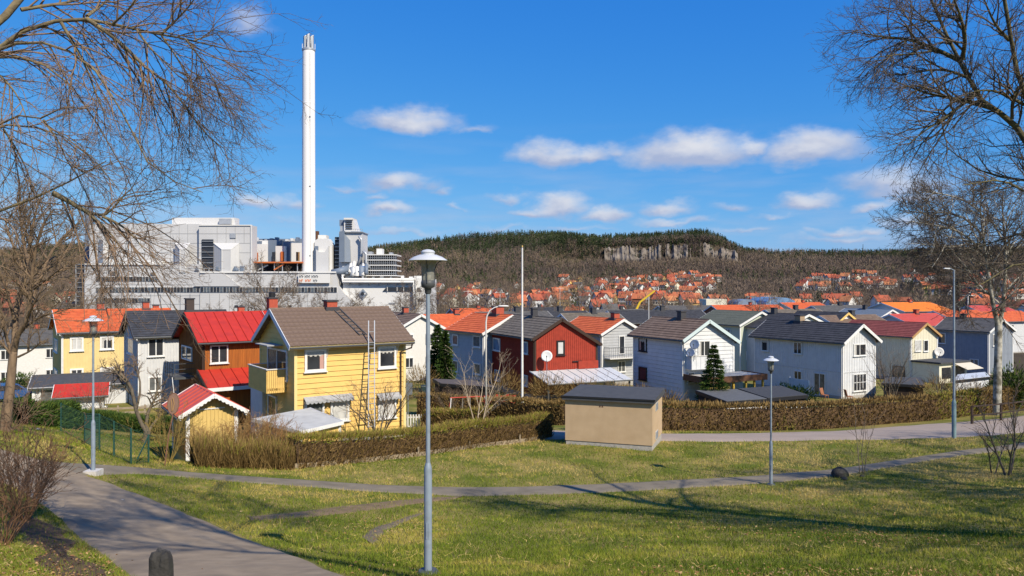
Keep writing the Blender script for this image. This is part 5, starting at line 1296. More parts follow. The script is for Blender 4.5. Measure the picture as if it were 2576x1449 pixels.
# ------------------------------------------------------------------ hedges and shrubs
HEDGE = mat('hedge_twigs', (.12, .08, .04), .9, spec=.08, attr=[(0, (.06, .040, .017)), (.40, (.20, .130, .048)), (.72, (.36, .25, .10)), (.80, (.27, .225, .045)), (1, (.18, .215, .025))])
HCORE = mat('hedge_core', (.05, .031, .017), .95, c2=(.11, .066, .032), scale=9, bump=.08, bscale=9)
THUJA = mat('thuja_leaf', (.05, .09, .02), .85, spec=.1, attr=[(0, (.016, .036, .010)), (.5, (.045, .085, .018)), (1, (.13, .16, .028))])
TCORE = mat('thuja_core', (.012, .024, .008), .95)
def hedge(name, pts, w, h, label, n, top_green=.0, kind='bare', ln=.17, mk=None, hvar=.12, cat='hedge', wild=0.0, green_fn=None):
    pl = resample(smooth_pl([tuple(p)[:2] for p in pts], 2), 70); root = empty(name, (pl[0][0], pl[0][1], G(*pl[0])))
    off = np.array(tuple(root.location)); t = np.gradient(pl, axis=0); t /= np.linalg.norm(t, axis=1, keepdims=True); nv = np.c_[-t[:, 1], t[:, 0]]
    zg = gz(pl[:, 0], pl[:, 1]); hh = h * (1 + (fbm(pl[:, 0], pl[:, 1], 1.2, 91) - .5) * hvar * 2)
    prof = [(-.5, 0), (-.52, .5), (-.44, .9), (0, .96), (.44, .9), (.52, .5), (.5, 0)]; K = len(prof); cs = .70; wf = .10 + .012 * max(0, pl[35][1] - 26)
    V = np.array([[(*(pl[i] + nv[i] * a * w * cs * (1 + .3 * (vnoise(i * 1.3, a * 9 + b * 4, 1, 95) - .5))), zg[i] - .15 + b * hh[i] * (.96 - .3 * min(wild, 1)) ) for a, b in prof] for i in range(70)]).reshape(-1, 3) - off
    i, j = np.meshgrid(np.arange(69), np.arange(K - 1), indexing='ij'); F_ = np.stack([i * K + j, i * K + j + 1, (i + 1) * K + j + 1, (i + 1) * K + j], -1).reshape(-1, 4)
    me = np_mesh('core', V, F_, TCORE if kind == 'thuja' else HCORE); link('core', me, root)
    s = rng.uniform(0, 69, n); i0 = s.astype(int).clip(0, 68); f = (s - i0)[:, None]; c = pl[i0] * (1 - f) + pl[i0 + 1] * f; nn = nv[i0]; tt = t[i0]; H_ = hh[i0]; zz = gz(c[:, 0], c[:, 1])
    side = rng.random(n); a = np.where(side < .36, -.5, np.where(side < .6, .5, rng.uniform(-.5, .5, n))); b = np.where(side < .6, rng.random(n), .92 + .08 * rng.random(n))
    a = a * (1 - .12 * b) * rng.uniform(.72, 1.04, n)
    p = np.c_[c + nn * (a * w)[:, None], zz + b * H_ * (.98 - wild * .15)]
    up = .9 + wild if kind != 'thuja' else .7
    dv = np.c_[nn * (a * 1.1)[:, None] + tt * rng.normal(0, .45, n)[:, None], rng.normal(up, .45, n)]
    tint = rng.random(n) * .62 + .1 * (b > .85)
    if top_green: tint = np.where((b > .78) & (rng.random(n) < top_green), rng.uniform(.8, 1, n), tint)
    if green_fn is not None: tint = np.where(rng.random(n) < green_fn(c[:, 0], c[:, 1], b), rng.uniform(.78, 1, n), tint)
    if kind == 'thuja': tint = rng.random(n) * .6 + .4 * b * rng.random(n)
    lens = ln * rng.uniform(.5, 1.4, n) * (1 + max(wild, .35 if kind == 'bare' else 0) * rng.random(n) ** 4 * 2.5)
    o = tri_cloud('twigs' if kind != 'thuja' else 'foliage', p - off, dv, lens, (ln * wf if kind != 'thuja' else ln * .35) * rng.uniform(.6, 1.3, n), tint, THUJA if kind == 'thuja' else HEDGE, root)
    tag(o, kind='stuff'); tag(root, label, cat); return root
g1 = [gp(284, 469), gp(350, 463.5), gp(419, 456), gp(470, 448.5), gp(520, 442.5), gp(545, 438)]
hedge('clipped_hedge', [Vector((p.x + .1, p.y + .55, 0)) for p in g1], 1.0, 1.12, 'long clipped brown hedge in front of the yellow house', 26000, .5, ln=.16)
hedge('wild_hedge', [Vector((gp(182, 466).x, gp(182, 466).y + .8, 0)), Vector((gp(236, 469).x, gp(236, 469).y + .8, 0)), Vector((gp(288, 470).x, gp(288, 470).y + .7, 0))], 1.4, .70, 'untrimmed brown hedge bushes beside the yellow shed', 9000, .15, ln=.26, hvar=.5, wild=.7)
g2 = [gp(585, 432), gp(656, 431), gp(730, 431), gp(795, 430.5), gp(850, 427.5), gp(905, 423), gp(950, 419.5), gp(1000, 412), gp(1060, 404)]
hedge('street_hedge', [Vector((p.x, p.y + .7, 0)) for p in g2], 1.1, 1.62, 'tall clipped beech hedge along the pale street', 34000, .0, ln=.17, hvar=.05,
      green_fn=lambda x, y, b: .55 * sstep(27.0, 28.2, x) * (1 - sstep(31.5, 33.5, x)) + .25 * (np.abs(x - 16.5) < .7) * (b < .55))
g3 = [gp(408, 427.5), gp(470, 428), gp(530, 430), gp(575, 432)]
hedge('back_hedge', [Vector((p.x, p.y + 5.5, 0)) for p in g3], 1.0, 1.45, 'dark clipped hedge across the street from the yellow house', 12000, 0, ln=.17)
hedge('inner_hedge', [at(424, 430, 44), at(455, 430, 43.5), at(490, 430, 43)], 1.1, 1.25, 'short inner hedge beside the white gate', 7000, .35, ln=.17)
th = [at(26, 440, 41), at(42, 436, 42.5), at(60, 432, 45), at(85, 432, 46), at(125, 432, 46), at(165, 432, 45), at(178, 432, 44)]
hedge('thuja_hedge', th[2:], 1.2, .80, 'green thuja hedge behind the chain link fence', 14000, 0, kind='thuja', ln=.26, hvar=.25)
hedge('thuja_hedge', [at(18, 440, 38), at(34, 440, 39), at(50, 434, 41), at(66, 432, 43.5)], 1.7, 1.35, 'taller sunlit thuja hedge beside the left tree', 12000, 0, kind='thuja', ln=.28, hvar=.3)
def bush(px, py, d, r, h, label, n=2600, kind='thuja', ln=.2):
    c = at(px, py, d); z0 = G(c.x, c.y); o = empty('green_bush' if kind == 'thuja' else 'brown_bush', (c.x, c.y, z0)); v = rng.normal(size=(n, 3)); v /= np.linalg.norm(v, axis=1, keepdims=True); rr = rng.random(n) ** .35
    lump = 1 + .35 * (vnoise(v[:, 0] * 3 + px, v[:, 1] * 3 + v[:, 2] * 2, .7, 97) - .5) * 2
    p = v * (rr * lump)[:, None] * np.array([r, r, h * .5]); p[:, 2] = np.maximum(p[:, 2] + h * .5, 0)
    dv = v + np.array([0, 0, .6]); q = tri_cloud('foliage' if kind == 'thuja' else 'twigs', p, dv, ln * rng.uniform(.5, 1.4, n), ln * (.35 if kind == 'thuja' else .1), rng.random(n) * (.6 if kind != 'thuja' else 1), THUJA if kind == 'thuja' else HEDGE, o)
    tag(q, kind='stuff')
    MB().tube([(0, 0, -.1), (.02, 0, h * .5)], [.05, .02], 6).build('stem', M_BARKG, o); tag(o, label, 'bush')
bush(792, 383, 58, 1.7, 2.0, 'green bush beside the white garden screen', 3200); bush(680, 404, 49, 1.7, 1.5, 'low yellow green bush behind the rendered box', 2600); bush(741, 383, 56, 1.1, 1.6, 'small green bush beside the brown carport')

bush(1012, 365, 56, 1.6, 3.2, 'dark green evergreen beside the birch trunk', 3000, ln=.25); bush(20, 390, 60, 1.2, 2.2, 'olive bush behind the left tree', 2000)
for k, (px, d, r, h, lb) in enumerate(((418, 62, 1.6, 2.6, 'brown bush in the garden left of the cypresses'), (505, 56, 1.6, 2.7, 'brown bush below the red house wall'), (548, 55, 1.8, 2.6, 'brown bush before the carport left end'), (580, 54, 1.7, 2.3, 'brown bush under the white carport'),
        (640, 54, 1.6, 1.9, 'grey brown bush under the white house wall'), (662, 52, 1.8, 2.0, 'low bush by the left wall of the white house'), (940, 62, 1.8, 2.2, 'brown bush below the cream house annex'), (970, 64, 1.7, 2.0, 'brown bush before the slate blue house'), (620, 58, 1.4, 1.8, 'brown bush by the grey gable house'))):
    bush(px, 390, d, r, h, lb, 1900, 'bare', .34)
# ------------------------------------------------------------------ small trees and shrubs with real branches
def shrub(px, py, d, h, label, stems=7, seed=1, spread=.5, m=None, r0=.03, cat='shrub', n2=6, n3=4, name='bare_shrub', ground=True, trop=.03):
    c = gp(px, py) if d is None else at(px, py, d); z = G(c.x, c.y); rnd = random.Random(seed); out = []
    prm = [dict(n=n2, seg=6, wander=.22, trop=trop, ang=32, ratio=.5, start=.25, taper=.75, rmax=r0 * .6), dict(n=n3, seg=4, wander=.3, trop=trop, ang=35, ratio=.55, start=.15, rmin=.006), dict(n=3, seg=3, wander=.3, trop=trop, ang=35, ratio=.5, start=.15, rmin=.005), dict(n=0, seg=2, wander=.3, trop=0, ang=30, ratio=.5, start=0, rmin=.004)]
    for k in range(stems):
        a = 2 * math.pi * (k + rnd.random() * .6) / stems; d_ = Vector((math.cos(a) * spread, math.sin(a) * spread, 1))
        branch(out, Vector((c.x + math.cos(a) * .08, c.y + math.sin(a) * .08, z - .05)), d_, h * rnd.uniform(.75, 1.1), r0 * rnd.uniform(.7, 1.1), 0, prm, rnd)
    return split_tree(name, out, (c.x, c.y, z), label, cat, m or M_BARKG, m or M_TWIG, cut=2)
c = hD.world(hD.solve('F', 366), -1.6, 0); q = CX + FPX * c.x / c.y
shrub(q, 430, c.y, 4.0, 'bare multi stemmed tree before the yellow house wall', 6, 4, .42, r0=.055, cat='tree', name='bare_tree', n2=7)
shrub(479, 436, 39.5, 4.6, 'thin bare young tree behind the long hedge', 4, 6, .42, r0=.04, cat='tree', name='bare_tree', m=mat('pale_twig', (.36, .29, .2), .9))
shrub(890, 385, 60, 5.2, 'bare shrub tree against the long white house gable', 8, 8, .35, r0=.05, cat='tree', name='bare_tree'); shrub(870, 395, 62, 3.4, 'slim bare sapling under the long white house window', 3, 9, .3, r0=.03)
shrub(946, 385, 56, 3.2, 'small gnarled bare tree beside the tall street lamp', 4, 10, .6, r0=.06, cat='tree', name='bare_tree')
shrub(862, 474, None, 2.5, 'thin bare sapling growing beside the boulder', 3, 12, .2, r0=.018, n2=4, n3=2)
shrub(1008, 475, None, 3.0, 'bare forked bush on the lawn near the railing', 3, 13, .3, r0=.045, n2=7, n3=5)
shrub(993, 474, None, 2.2, 'lower bare bush left of the forked bush', 2, 14, .4, r0=.03, n2=6, n3=4)
shrub(24, 520, None, 1.75, 'dense brown twiggy bush on the verge of the lane', 46, 15, .45, m=mat('verge_twig', (.20, .11, .06), .9), r0=.011, n2=4, n3=3)
shrub(2, 545, None, 1.35, 'smaller twiggy bush at the edge of the verge', 26, 16, .5, m=MATS['verge_twig'], r0=.01, n2=4, n3=2)
shrub(168, 462, None, 1.9, 'sprawling bare bush before the yellow shed wall', 14, 17, .5, m=mat('olive_twig', (.25, .18, .05), .9), r0=.016)
for k, (px, py, h_, st_) in enumerate(((196, 463, 1.25, 16), (210, 464, 1.35, 18), (224, 464, 1.5, 18), (238, 465, 1.65, 20), (252, 465, 1.75, 20), (266, 465, 1.7, 20), (280, 466, 1.5, 18))):
    o_ = shrub(px, py, None, h_, 'twiggy bare shrub rising out of the untrimmed hedge', st_, 60 + k, .38, m=(mat('rust_twig', (.27, .145, .05), .9), mat('straw_twig', (.36, .235, .09), .9), MATS['verge_twig'])[k % 3], r0=.013, n2=6, n3=4)
    o_['group'] = 'shrubs of the untrimmed hedge'
shrub(8, 432, None, 2.0, 'bare undergrowth around the left tree trunk', 14, 18, .8, m=M_TWIG, r0=.012)
for k, (px, d, lb) in enumerate(((100, 50, 'leafless garden shrub beside the low garage'), (195, 47, 'leafless shrub against the timber house lean-to'), (455, 50, 'leafless shrub beside the red swing frame'), (600, 52, 'leafless shrub left of the rendered box'), (968, 52, 'leafless shrub by the low white shed'))):
    shrub(px, 400, d, 2.8, lb, 7, 40 + k, .5, r0=.03)
def spruce(px, d, top_py, label, rad=1.4, name='spruce_tree', pw=.8):
    x = (px - CX) / FPX * d; z0 = G(x, d); H_ = at(px, top_py, d).z - z0; o = empty(name, (x, d, z0))
    MB().tube([(0, 0, -.2), (0, 0, H_ * .98)], [.12, .01], 7).build('trunk', M_BARKG, o)
    n = 15000; f = rng.random(n) ** 1.5; tier = np.round(f * 15) / 15; f = tier * .35 + f * .65; ang = np.round(rng.uniform(0, 6.283, n) / .52) * .52 + rng.normal(0, .13, n) + tier * 40; r_ = rad * (1 - f) ** pw + .05; rr = r_ * rng.random(n) ** .5 * (1 + .22 * np.sin(ang * 3 + tier * 20))
    p = np.c_[np.cos(ang) * rr, np.sin(ang) * rr, H_ * (.03 + .95 * f) - rr * .22 + rng.normal(0, .03, n)]
    dv = np.c_[np.cos(ang), np.sin(ang), rng.normal(.25, .35, n)]; q = tri_cloud('crown', p, dv, .2 * rng.uniform(.5, 1.3, n), .06 if name == 'spruce_tree' else .11, rng.random(n) * .75, THUJA, o); tag(q, kind='stuff'); tag(o, label, 'tree')
spruce(713.8, 52.5, 344.5, 'dark green young spruce in front of the white house')
spruce(437.5, 68, 324, 'taller conical cypress beside the blue grey house', .95, 'cypress_tree', .6); spruce(445, 66, 330, 'shorter conical cypress beside the blue grey house', .95, 'cypress_tree', .6)

# ------------------------------------------------------------------ the old apple tree in the garden
def px_limb(pts, d0, d1):
    n = len(pts); return [at(a, b, d0 + (d1 - d0) * i / (n - 1)) for i, (a, b) in enumerate(pts)]
rnd = random.Random(77); out = []; AD = 38.0; bz = gp(145, 443); AD = bz.y
ap = [dict(n=6, seg=6, wander=.35, trop=.0, ang=50, ratio=.5, start=.35, fix=1.3, rmax=.05, rmin=.02), dict(n=5, seg=4, wander=.5, trop=.02, ang=55, ratio=.5, start=.2, rmin=.012), dict(n=4, seg=3, wander=.5, trop=.05, ang=50, ratio=.55, start=.1, rmin=.008), dict(n=0, seg=2, wander=.4, trop=.05, ang=30, ratio=.5, start=0, rmin=.006)]
z1 = lambda pts: [(a / 2.415 / 3, (860 + b / 2.415) / 3) for a, b in pts]
limb(out, [Vector(bz) - Vector((0, 0, .1))] + px_limb(z1([(1065, 1080), (1068, 1045)]), AD, AD), .21, .16, ap, rnd, 0, n=5)
for pts, c, r0 in (([(1065, 1060), (1020, 990), (985, 900), (970, 800), (940, 700), (890, 640), (800, 600), (730, 580)], 13, .11), ([(1067, 1050), (1055, 960), (1085, 880), (1130, 800), (1150, 700), (1130, 620)], 12, .10), ([(1072, 1060), (1110, 990), (1170, 930), (1215, 850), (1240, 760)], 10, .085), ([(985, 900), (1020, 760), (1010, 640), (950, 560)], 11, .06), ([(970, 800), (890, 720), (860, 640), (870, 560)], 10, .05)):
    limb(out, px_limb(z1(pts), AD, AD + rnd.uniform(-1.2, 1.2)), r0, .02, ap, rnd, c, n=10)
split_tree('apple_tree', out, tuple(bz), 'gnarled leafless apple tree on the garden lawn', 'tree', M_BARKG, M_TWIG)

# ------------------------------------------------------------------ tree at the left edge
rnd = random.Random(5); out = []; b0 = gp(6, 432); dL = b0.y
lp = [dict(n=9, seg=7, wander=.16, trop=.04, ang=42, ratio=.5, start=.3, fix=2.0, rmax=.05, rmin=.02), dict(n=6, seg=5, wander=.25, trop=.04, ang=38, ratio=.55, start=.15, rmin=.010), dict(n=4, seg=4, wander=.3, trop=.03, ang=36, ratio=.55, start=.1, rmin=.006), dict(n=3, seg=3, wander=.3, trop=.0, ang=36, ratio=.5, start=.1, rmin=.006), dict(n=0, seg=2, wander=.3, trop=0, ang=30, ratio=.5, start=0, rmin=.005)]
zl = lambda pts: [(a / 1.9567 / 3, (560 + b / 1.9567) / 3) for a, b in pts]
limb(out, [Vector(b0) - Vector((.05, 0, .2))] + px_limb(zl([(38, 1330), (58, 1200), (68, 1080), (78, 980)]), dL, dL), .18, .13, lp, rnd, 0, n=9)
for pts, c, r0 in (([(78, 1000), (92, 880), (85, 760), (110, 660), (150, 540), (165, 400), (185, 270), (215, 120), (240, 60)], 16, .12), ([(85, 960), (105, 850), (160, 800), (180, 640), (190, 480), (215, 330), (260, 200), (320, 130)], 15, .10), ([(100, 870), (150, 820), (200, 640), (250, 500), (300, 380), (370, 290), (440, 240)], 15, .09), ([(130, 840), (220, 770), (300, 740)], 6, .05), ([(80, 1000), (40, 900), (10, 780), (-30, 680)], 9, .07),
        ([(85, 780), (60, 680), (20, 560), (-20, 440)], 10, .06), ([(150, 540), (110, 420), (60, 300), (30, 200)], 12, .05), ([(75, 1000), (30, 940), (-20, 880)], 6, .05), ([(200, 600), (280, 540), (370, 470)], 8, .045), ([(160, 420), (130, 300), (120, 180), (100, 80)], 11, .05), ([(105, 1000), (190, 960), (240, 910)], 5, .04)):
    limb(out, px_limb(zl(pts), dL, dL + rnd.uniform(-1.5, 1.5)), r0, .018, lp, rnd, c, n=12)
split_tree('bare_tree', out, tuple(b0), 'leafless tree with pale trunk beside the lane', 'tree', mat('warm_bark', (.235, .165, .105), .9, c2=(.13, .09, .06), scale=7, bump=.02, stretch=(1, 1, .3)), mat('warm_twig', (.19, .135, .08), .9))

# ------------------------------------------------------------------ overhanging tree, upper left
rnd = random.Random(21); out = []; DB = 8.6
bp = [dict(n=9, seg=9, wander=.20, trop=-.085, ang=40, ratio=.5, start=.06, fix=1.35, rmax=.012, rmin=.006, taper=.8), dict(n=6, seg=6, wander=.26, trop=-.08, ang=36, ratio=.5, start=.08, fix=.62, rmin=.0034, rmax=.006),
      dict(n=4, seg=4, wander=.34, trop=-.01, ang=44, ratio=.5, start=.1, fix=.22, rmin=.0024), dict(n=1.2, seg=3, wander=.4, trop=.02, ang=45, ratio=.5, start=.3, fix=.10, rmin=.0020), dict(n=0, seg=2, wander=.3, trop=.03, ang=40, ratio=.5, start=0, rmin=.0018)]
zb = lambda pts: [(a * .161, b * .161) for a, b in pts]
trunk_x, trunk_y = -9.6, 8.6; tz = G(trunk_x, trunk_y)
def tl(z): return Vector((trunk_x, trunk_y, z))
limb(out, [tl(tz - .3), tl(tz + 3), Vector((trunk_x + .15, trunk_y, tz + 7)), Vector((trunk_x + .1, trunk_y + .2, tz + 11))], .42, .22, bp, rnd, 0, n=12)
for pts, c, r0, r1, st in (([(-60, 260), (0, 150), (60, 60), (130, -20), (220, -120)], 10, .075, .04, 11.0), ([(-60, 350), (0, 290), (100, 210), (250, 150), (400, 120), (540, 115), (700, 150), (850, 185), (1000, 215), (1150, 240), (1300, 280), (1400, 300), (1500, 325)], 26, .060, .005, 10.3),
        ([(-60, 330), (0, 300), (120, 262), (230, 255), (350, 285), (480, 340), (580, 420), (660, 520), (740, 660), (820, 820), (860, 930), (950, 1050), (1100, 1140), (1260, 1195)], 24, .040, .004, 10.2), ([(-60, 360), (0, 345), (80, 345), (200, 370), (330, 430), (430, 510), (490, 600), (540, 700), (620, 790), (700, 900), (760, 1030), (800, 1150), (870, 1250), (920, 1400)], 22, .040, .004, 10.0),
        ([(-60, 800), (0, 770), (100, 715), (200, 715), (270, 745), (340, 680), (450, 655), (540, 670)], 12, .030, .005, 9.0), ([(-60, 800), (0, 780), (100, 770), (250, 795), (400, 845), (500, 910), (600, 1000), (680, 1080), (740, 1180)], 15, .028, .004, 9.0),
        ([(-60, 1340), (0, 1305), (130, 1250), (330, 1200), (470, 1100), (570, 1030), (660, 1000)], 13, .050, .006, 8.0), ([(330, 1200), (430, 1250), (520, 1310), (640, 1345), (700, 1300), (770, 1210), (820, 1170)], 12, .034, .006, None),
        ([(640, 1345), (760, 1400), (850, 1490), (900, 1560)], 10, .018, .004, None), ([(540, 1320), (640, 1400), (730, 1500), (780, 1600)], 9, .017, .004, None), ([(540, 115), (650, 190), (780, 290), (900, 420), (1010, 490), (1090, 580), (1180, 700), (1270, 830), (1400, 930)], 20, .026, .004, None), ([(380, 140), (450, 260), (540, 420), (600, 600), (680, 760)], 13, .020, .004, None),
        ([(1000, 215), (1120, 100), (1200, 10), (1240, -80)], 8, .016, .005, None), ([(700, 150), (800, 60), (880, -60)], 7, .016, .005, None), ([(1000, 215), (1080, 330), (1160, 450), (1230, 560)], 10, .012, .003, None), ([(1150, 240), (1260, 380), (1340, 520), (1380, 640)], 11, .012, .003, None), ([(850, 185), (930, 300), (1020, 380), (1130, 500), (1220, 520)], 11, .013, .003, None),
        ([(1200, 255), (1300, 220), (1380, 190)], 6, .010, .003, None), ([(540, 100), (650, 20), (700, -40)], 6, .02, .008, None), ([(130, 60), (250, 40), (400, 20), (560, -20)], 10, .025, .008, None), ([(0, 470), (90, 560), (160, 700), (200, 900)], 10, .014, .003, None), ([(270, 745), (380, 900), (410, 1000), (480, 1080)], 9, .013, .003, None), ([(20, 800), (100, 920), (180, 1080), (210, 1200)], 10, .013, .003, None)):
    dd = DB + rnd.uniform(-1.0, 1.4) if st else DB + rnd.uniform(-.3, .9)
    L_ = px_limb(zb(pts), DB if st is None else DB, dd)
    if st: L_ = [tl(st)] + L_
    limb(out, L_, r0, r1, bp, rnd, c, n=max(10, len(pts) + 6))
split_tree('overhanging_tree', out, (trunk_x, trunk_y, tz), 'big leafless tree with drooping mossy branches over the lane', 'tree', M_BARKO, M_TWIG, cut=1)

# ------------------------------------------------------------------ tree at the right edge
rnd = random.Random(33); out = []; DR = 13.0
rp_ = [dict(n=9, seg=8, wander=.24, trop=-.004, ang=45, ratio=.5, start=.06, fix=1.0, rmax=.02, rmin=.008, taper=.8), dict(n=5, seg=6, wander=.30, trop=-.006, ang=42, ratio=.5, start=.1, fix=.75, rmin=.0045, rmax=.009),
       dict(n=4, seg=4, wander=.38, trop=.012, ang=46, ratio=.5, start=.1, fix=.32, rmin=.0032), dict(n=1.3, seg=3, wander=.4, trop=.03, ang=44, ratio=.5, start=.3, fix=.13, rmin=.0028), dict(n=0, seg=2, wander=.3, trop=.03, ang=40, ratio=.5, start=0, rmin=.0024)]
zr = lambda pts: [(833.3 + a * .161, b * .161) for a, b in pts]
tx, ty = 11.6, 13.4; tz = G(tx, ty)
limb(out, [Vector((tx, ty, tz - .3)), Vector((tx - .1, ty, tz + 3)), Vector((tx + .1, ty, tz + 7)), Vector((tx - .2, ty + .1, tz + 12))], .40, .15, rp_, rnd, 0, n=12)
for pts, c, r0, r1, st in (([(1290, 1010), (1184, 870), (1110, 740), (980, 670), (880, 590), (830, 480), (790, 380), (730, 270), (660, 130), (600, -20)], 24, .105, .022, 9.0), ([(790, 380), (650, 310), (470, 240), (300, 230), (120, 195)], 16, .04, .006, None), ([(800, 370), (825, 240), (790, 100), (740, -30)], 12, .04, .012, None),
        ([(980, 670), (820, 625), (680, 600), (560, 575), (430, 520), (350, 500)], 17, .042, .006, None), ([(880, 590), (760, 680), (650, 760), (540, 830), (430, 930)], 17, .036, .005, None), ([(830, 480), (700, 430), (560, 440), (420, 470)], 13, .028, .005, None), ([(1320, 760), (1184, 650), (1150, 480), (1090, 250), (1060, -20)], 18, .075, .03, 10.0),
        ([(1184, 650), (1010, 560), (900, 560), (780, 600)], 10, .03, .006, None), ([(1110, 740), (1110, 600), (1180, 500)], 9, .03, .01, None), ([(1300, 1180), (1184, 1110), (1020, 1100), (880, 1050), (760, 960), (650, 870)], 15, .055, .006, 8.2), ([(1300, 900), (1184, 910), (1100, 895), (940, 920), (860, 870)], 12, .03, .006, 8.6), ([(1300, 1230), (1184, 1190), (1050, 1110), (940, 1130), (800, 1150)], 12, .045, .006, 8.0),
        ([(730, 270), (620, 160), (500, 60), (420, -30)], 11, .022, .005, None), ([(470, 240), (380, 330), (290, 390), (210, 450)], 8, .012, .004, None), ([(650, 310), (520, 330), (400, 340), (230, 360)], 9, .014, .004, None), ([(660, 130), (540, 130), (400, 90), (310, 50)], 9, .015, .004, None),
        ([(1300, 1500), (1184, 1440), (1060, 1480), (930, 1530), (800, 1560)], 12, .04, .006, 7.2), ([(1310, 1700), (1184, 1620), (1080, 1660), (960, 1750), (830, 1800)], 10, .035, .006, 6.6), ([(1090, 250), (1000, 150), (930, -20)], 8, .03, .01, None), ([(760, 680), (700, 800), (600, 950), (520, 1090)], 10, .016, .004, None)):
    L_ = px_limb(zr(pts), DR, DR + rnd.uniform(-1.6, 1.8))
    if st: L_ = [Vector((tx, ty, st))] + L_[:1] + L_[1:]
    limb(out, L_, r0, r1, rp_, rnd, c, n=max(10, len(pts) + 6))
# upper crown, out of the picture, that shades the lawn
for k in range(9):
    a = k * .7; s0 = Vector((tx - .1, ty, tz + rnd.uniform(6, 11))); e = s0 + Vector((math.cos(a) * rnd.uniform(3, 5), math.sin(a) * rnd.uniform(3, 5), rnd.uniform(2, 4)))
    if abs(e.y) > .1 and 0 < e.y and (e.x / e.y) < .66: continue
    limb(out, [s0, s0.lerp(e, .5) + Vector((0, 0, .4)), e], .09, .015, rp_, rnd, 12, n=10)
split_tree('roadside_tree', out, (tx, ty, tz), 'big leafless tree with spreading branches at the right of the lawn', 'tree', mat('mossy_bark', (.13, .115, .045), .9, c2=(.06, .05, .03), scale=6, bump=.015), M_TWIGD, cut=1)

# ------------------------------------------------------------------ birch behind the hedge, right
rnd = random.Random(41); out = []; DH = 50.0; bz = Vector((at(997, 410, DH).x, DH, G(at(997, 410, DH).x, DH)))
hp = [dict(n=9, seg=7, wander=.22, trop=.01, ang=50, ratio=.5, start=.1, fix=4.2, rmax=.06, rmin=.03), dict(n=8, seg=5, wander=.3, trop=.0, ang=42, ratio=.55, start=.1, rmin=.018), dict(n=6, seg=4, wander=.35, trop=.01, ang=42, ratio=.52, start=.1, rmin=.011), dict(n=3, seg=3, wander=.35, trop=.02, ang=40, ratio=.5, start=.1, rmin=.009), dict(n=0, seg=2, wander=.3, trop=0, ang=30, ratio=.5, start=0, rmin=.008)]
z5 = lambda pts: [((2600 + a / 2.07) / 3, (500 + b / 2.07) / 3) for a, b in pts]
limb(out, [bz - Vector((0, 0, .3))] + px_limb(z5([(812, 1380), (815, 1200), (820, 1080), (818, 980)]), DH, DH), .27, .22, hp, rnd, 0, n=9)
for pts, c, r0 in (([(818, 1000), (795, 900), (770, 780), (750, 640), (735, 520), (720, 400), (700, 250), (720, 120)], 16, .16), ([(822, 1000), (845, 880), (855, 750), (862, 600), (860, 440), (840, 300), (850, 150)], 16, .15), ([(760, 700), (680, 600), (560, 640), (430, 620)], 12, .07), ([(740, 560), (640, 440), (520, 380), (400, 360), (280, 340)], 15, .08), ([(725, 440), (640, 330), (500, 280), (350, 290), (230, 270)], 15, .07), ([(860, 600), (940, 480), (1010, 400)], 10, .07), ([(705, 280), (600, 200), (480, 170), (400, 160)], 12, .05), ([(860, 480), (800, 380), (740, 260), (640, 140)], 12, .06), ([(770, 800), (690, 760), (620, 800), (560, 860)], 9, .05), ([(850, 800), (920, 700), (1000, 660)], 8, .05), ([(735, 520), (640, 500), (500, 500), (330, 480)], 13, .05)):
    limb(out, px_limb(z5(pts), DH, DH + rnd.uniform(-3, 3)), r0, .03, hp, rnd, c, n=12)
split_tree('birch_tree', out, tuple(bz), 'leafless birch with pale trunk behind the street hedge', 'tree', mat('birch_bark', (.42, .40, .34), .85, c2=(.12, .11, .08), scale=2.2, detail=6, bump=.02, lo=.42, hi=.60), M_TWIGD)

# trees behind the camera whose shadows fall across the lane and the lawn
def shade_tree(x, y, h, seed, label, crown=.35, nb=16):
    rnd = random.Random(seed); out = []; z = G(x, y)
    prm = [dict(n=nb, seg=8, wander=.12, trop=.04, ang=58, ratio=.46, start=crown, taper=.85), dict(n=9, seg=6, wander=.26, trop=.03, ang=45, ratio=.5, start=.15, rmin=.02), dict(n=8, seg=4, wander=.3, trop=.01, ang=42, ratio=.5, start=.1, rmin=.014), dict(n=3, seg=3, wander=.35, trop=.0, ang=40, ratio=.5, start=.1, rmin=.008), dict(n=0, seg=2, wander=.3, trop=0, ang=30, ratio=.5, start=0, rmin=.007)]
    branch(out, Vector((x, y, z - .3)), Vector((0, 0, 1)), h, h * .013, 0, prm, rnd)
    lh = np.array([-1.15, 10.3, 9.3]); sd = np.array(tuple(SUN_DIR))          # a gap in the crown lets the sun reach the lamp
    out = [l for l in out if l[2] == 0 or np.linalg.norm((l[0] - lh) - ((l[0] - lh) @ sd)[:, None] * sd, axis=1).min() > (.95 if l[2] > 1 else .5)]
    split_tree('park_tree', out, (x, y, z), label, 'tree', M_BARKG, M_TWIGD)
shade_tree(5.6, 1.6, 16, 3, 'leafless park tree on the slope beside the viewpoint', .55, 12)
shade_tree(17.5, 6.5, 15, 4, 'leafless park tree standing right of the lawn')
shade_tree(24, 13, 14, 6, 'leafless park tree beyond the right tree'); shade_tree(21, 18, 13, 10, 'leafless park tree near the end of the footpath'); shade_tree(28, 20, 14, 11, 'leafless park tree between footpath and street')
shade_tree(33, 24, 14, 7, 'leafless park tree near the street end')
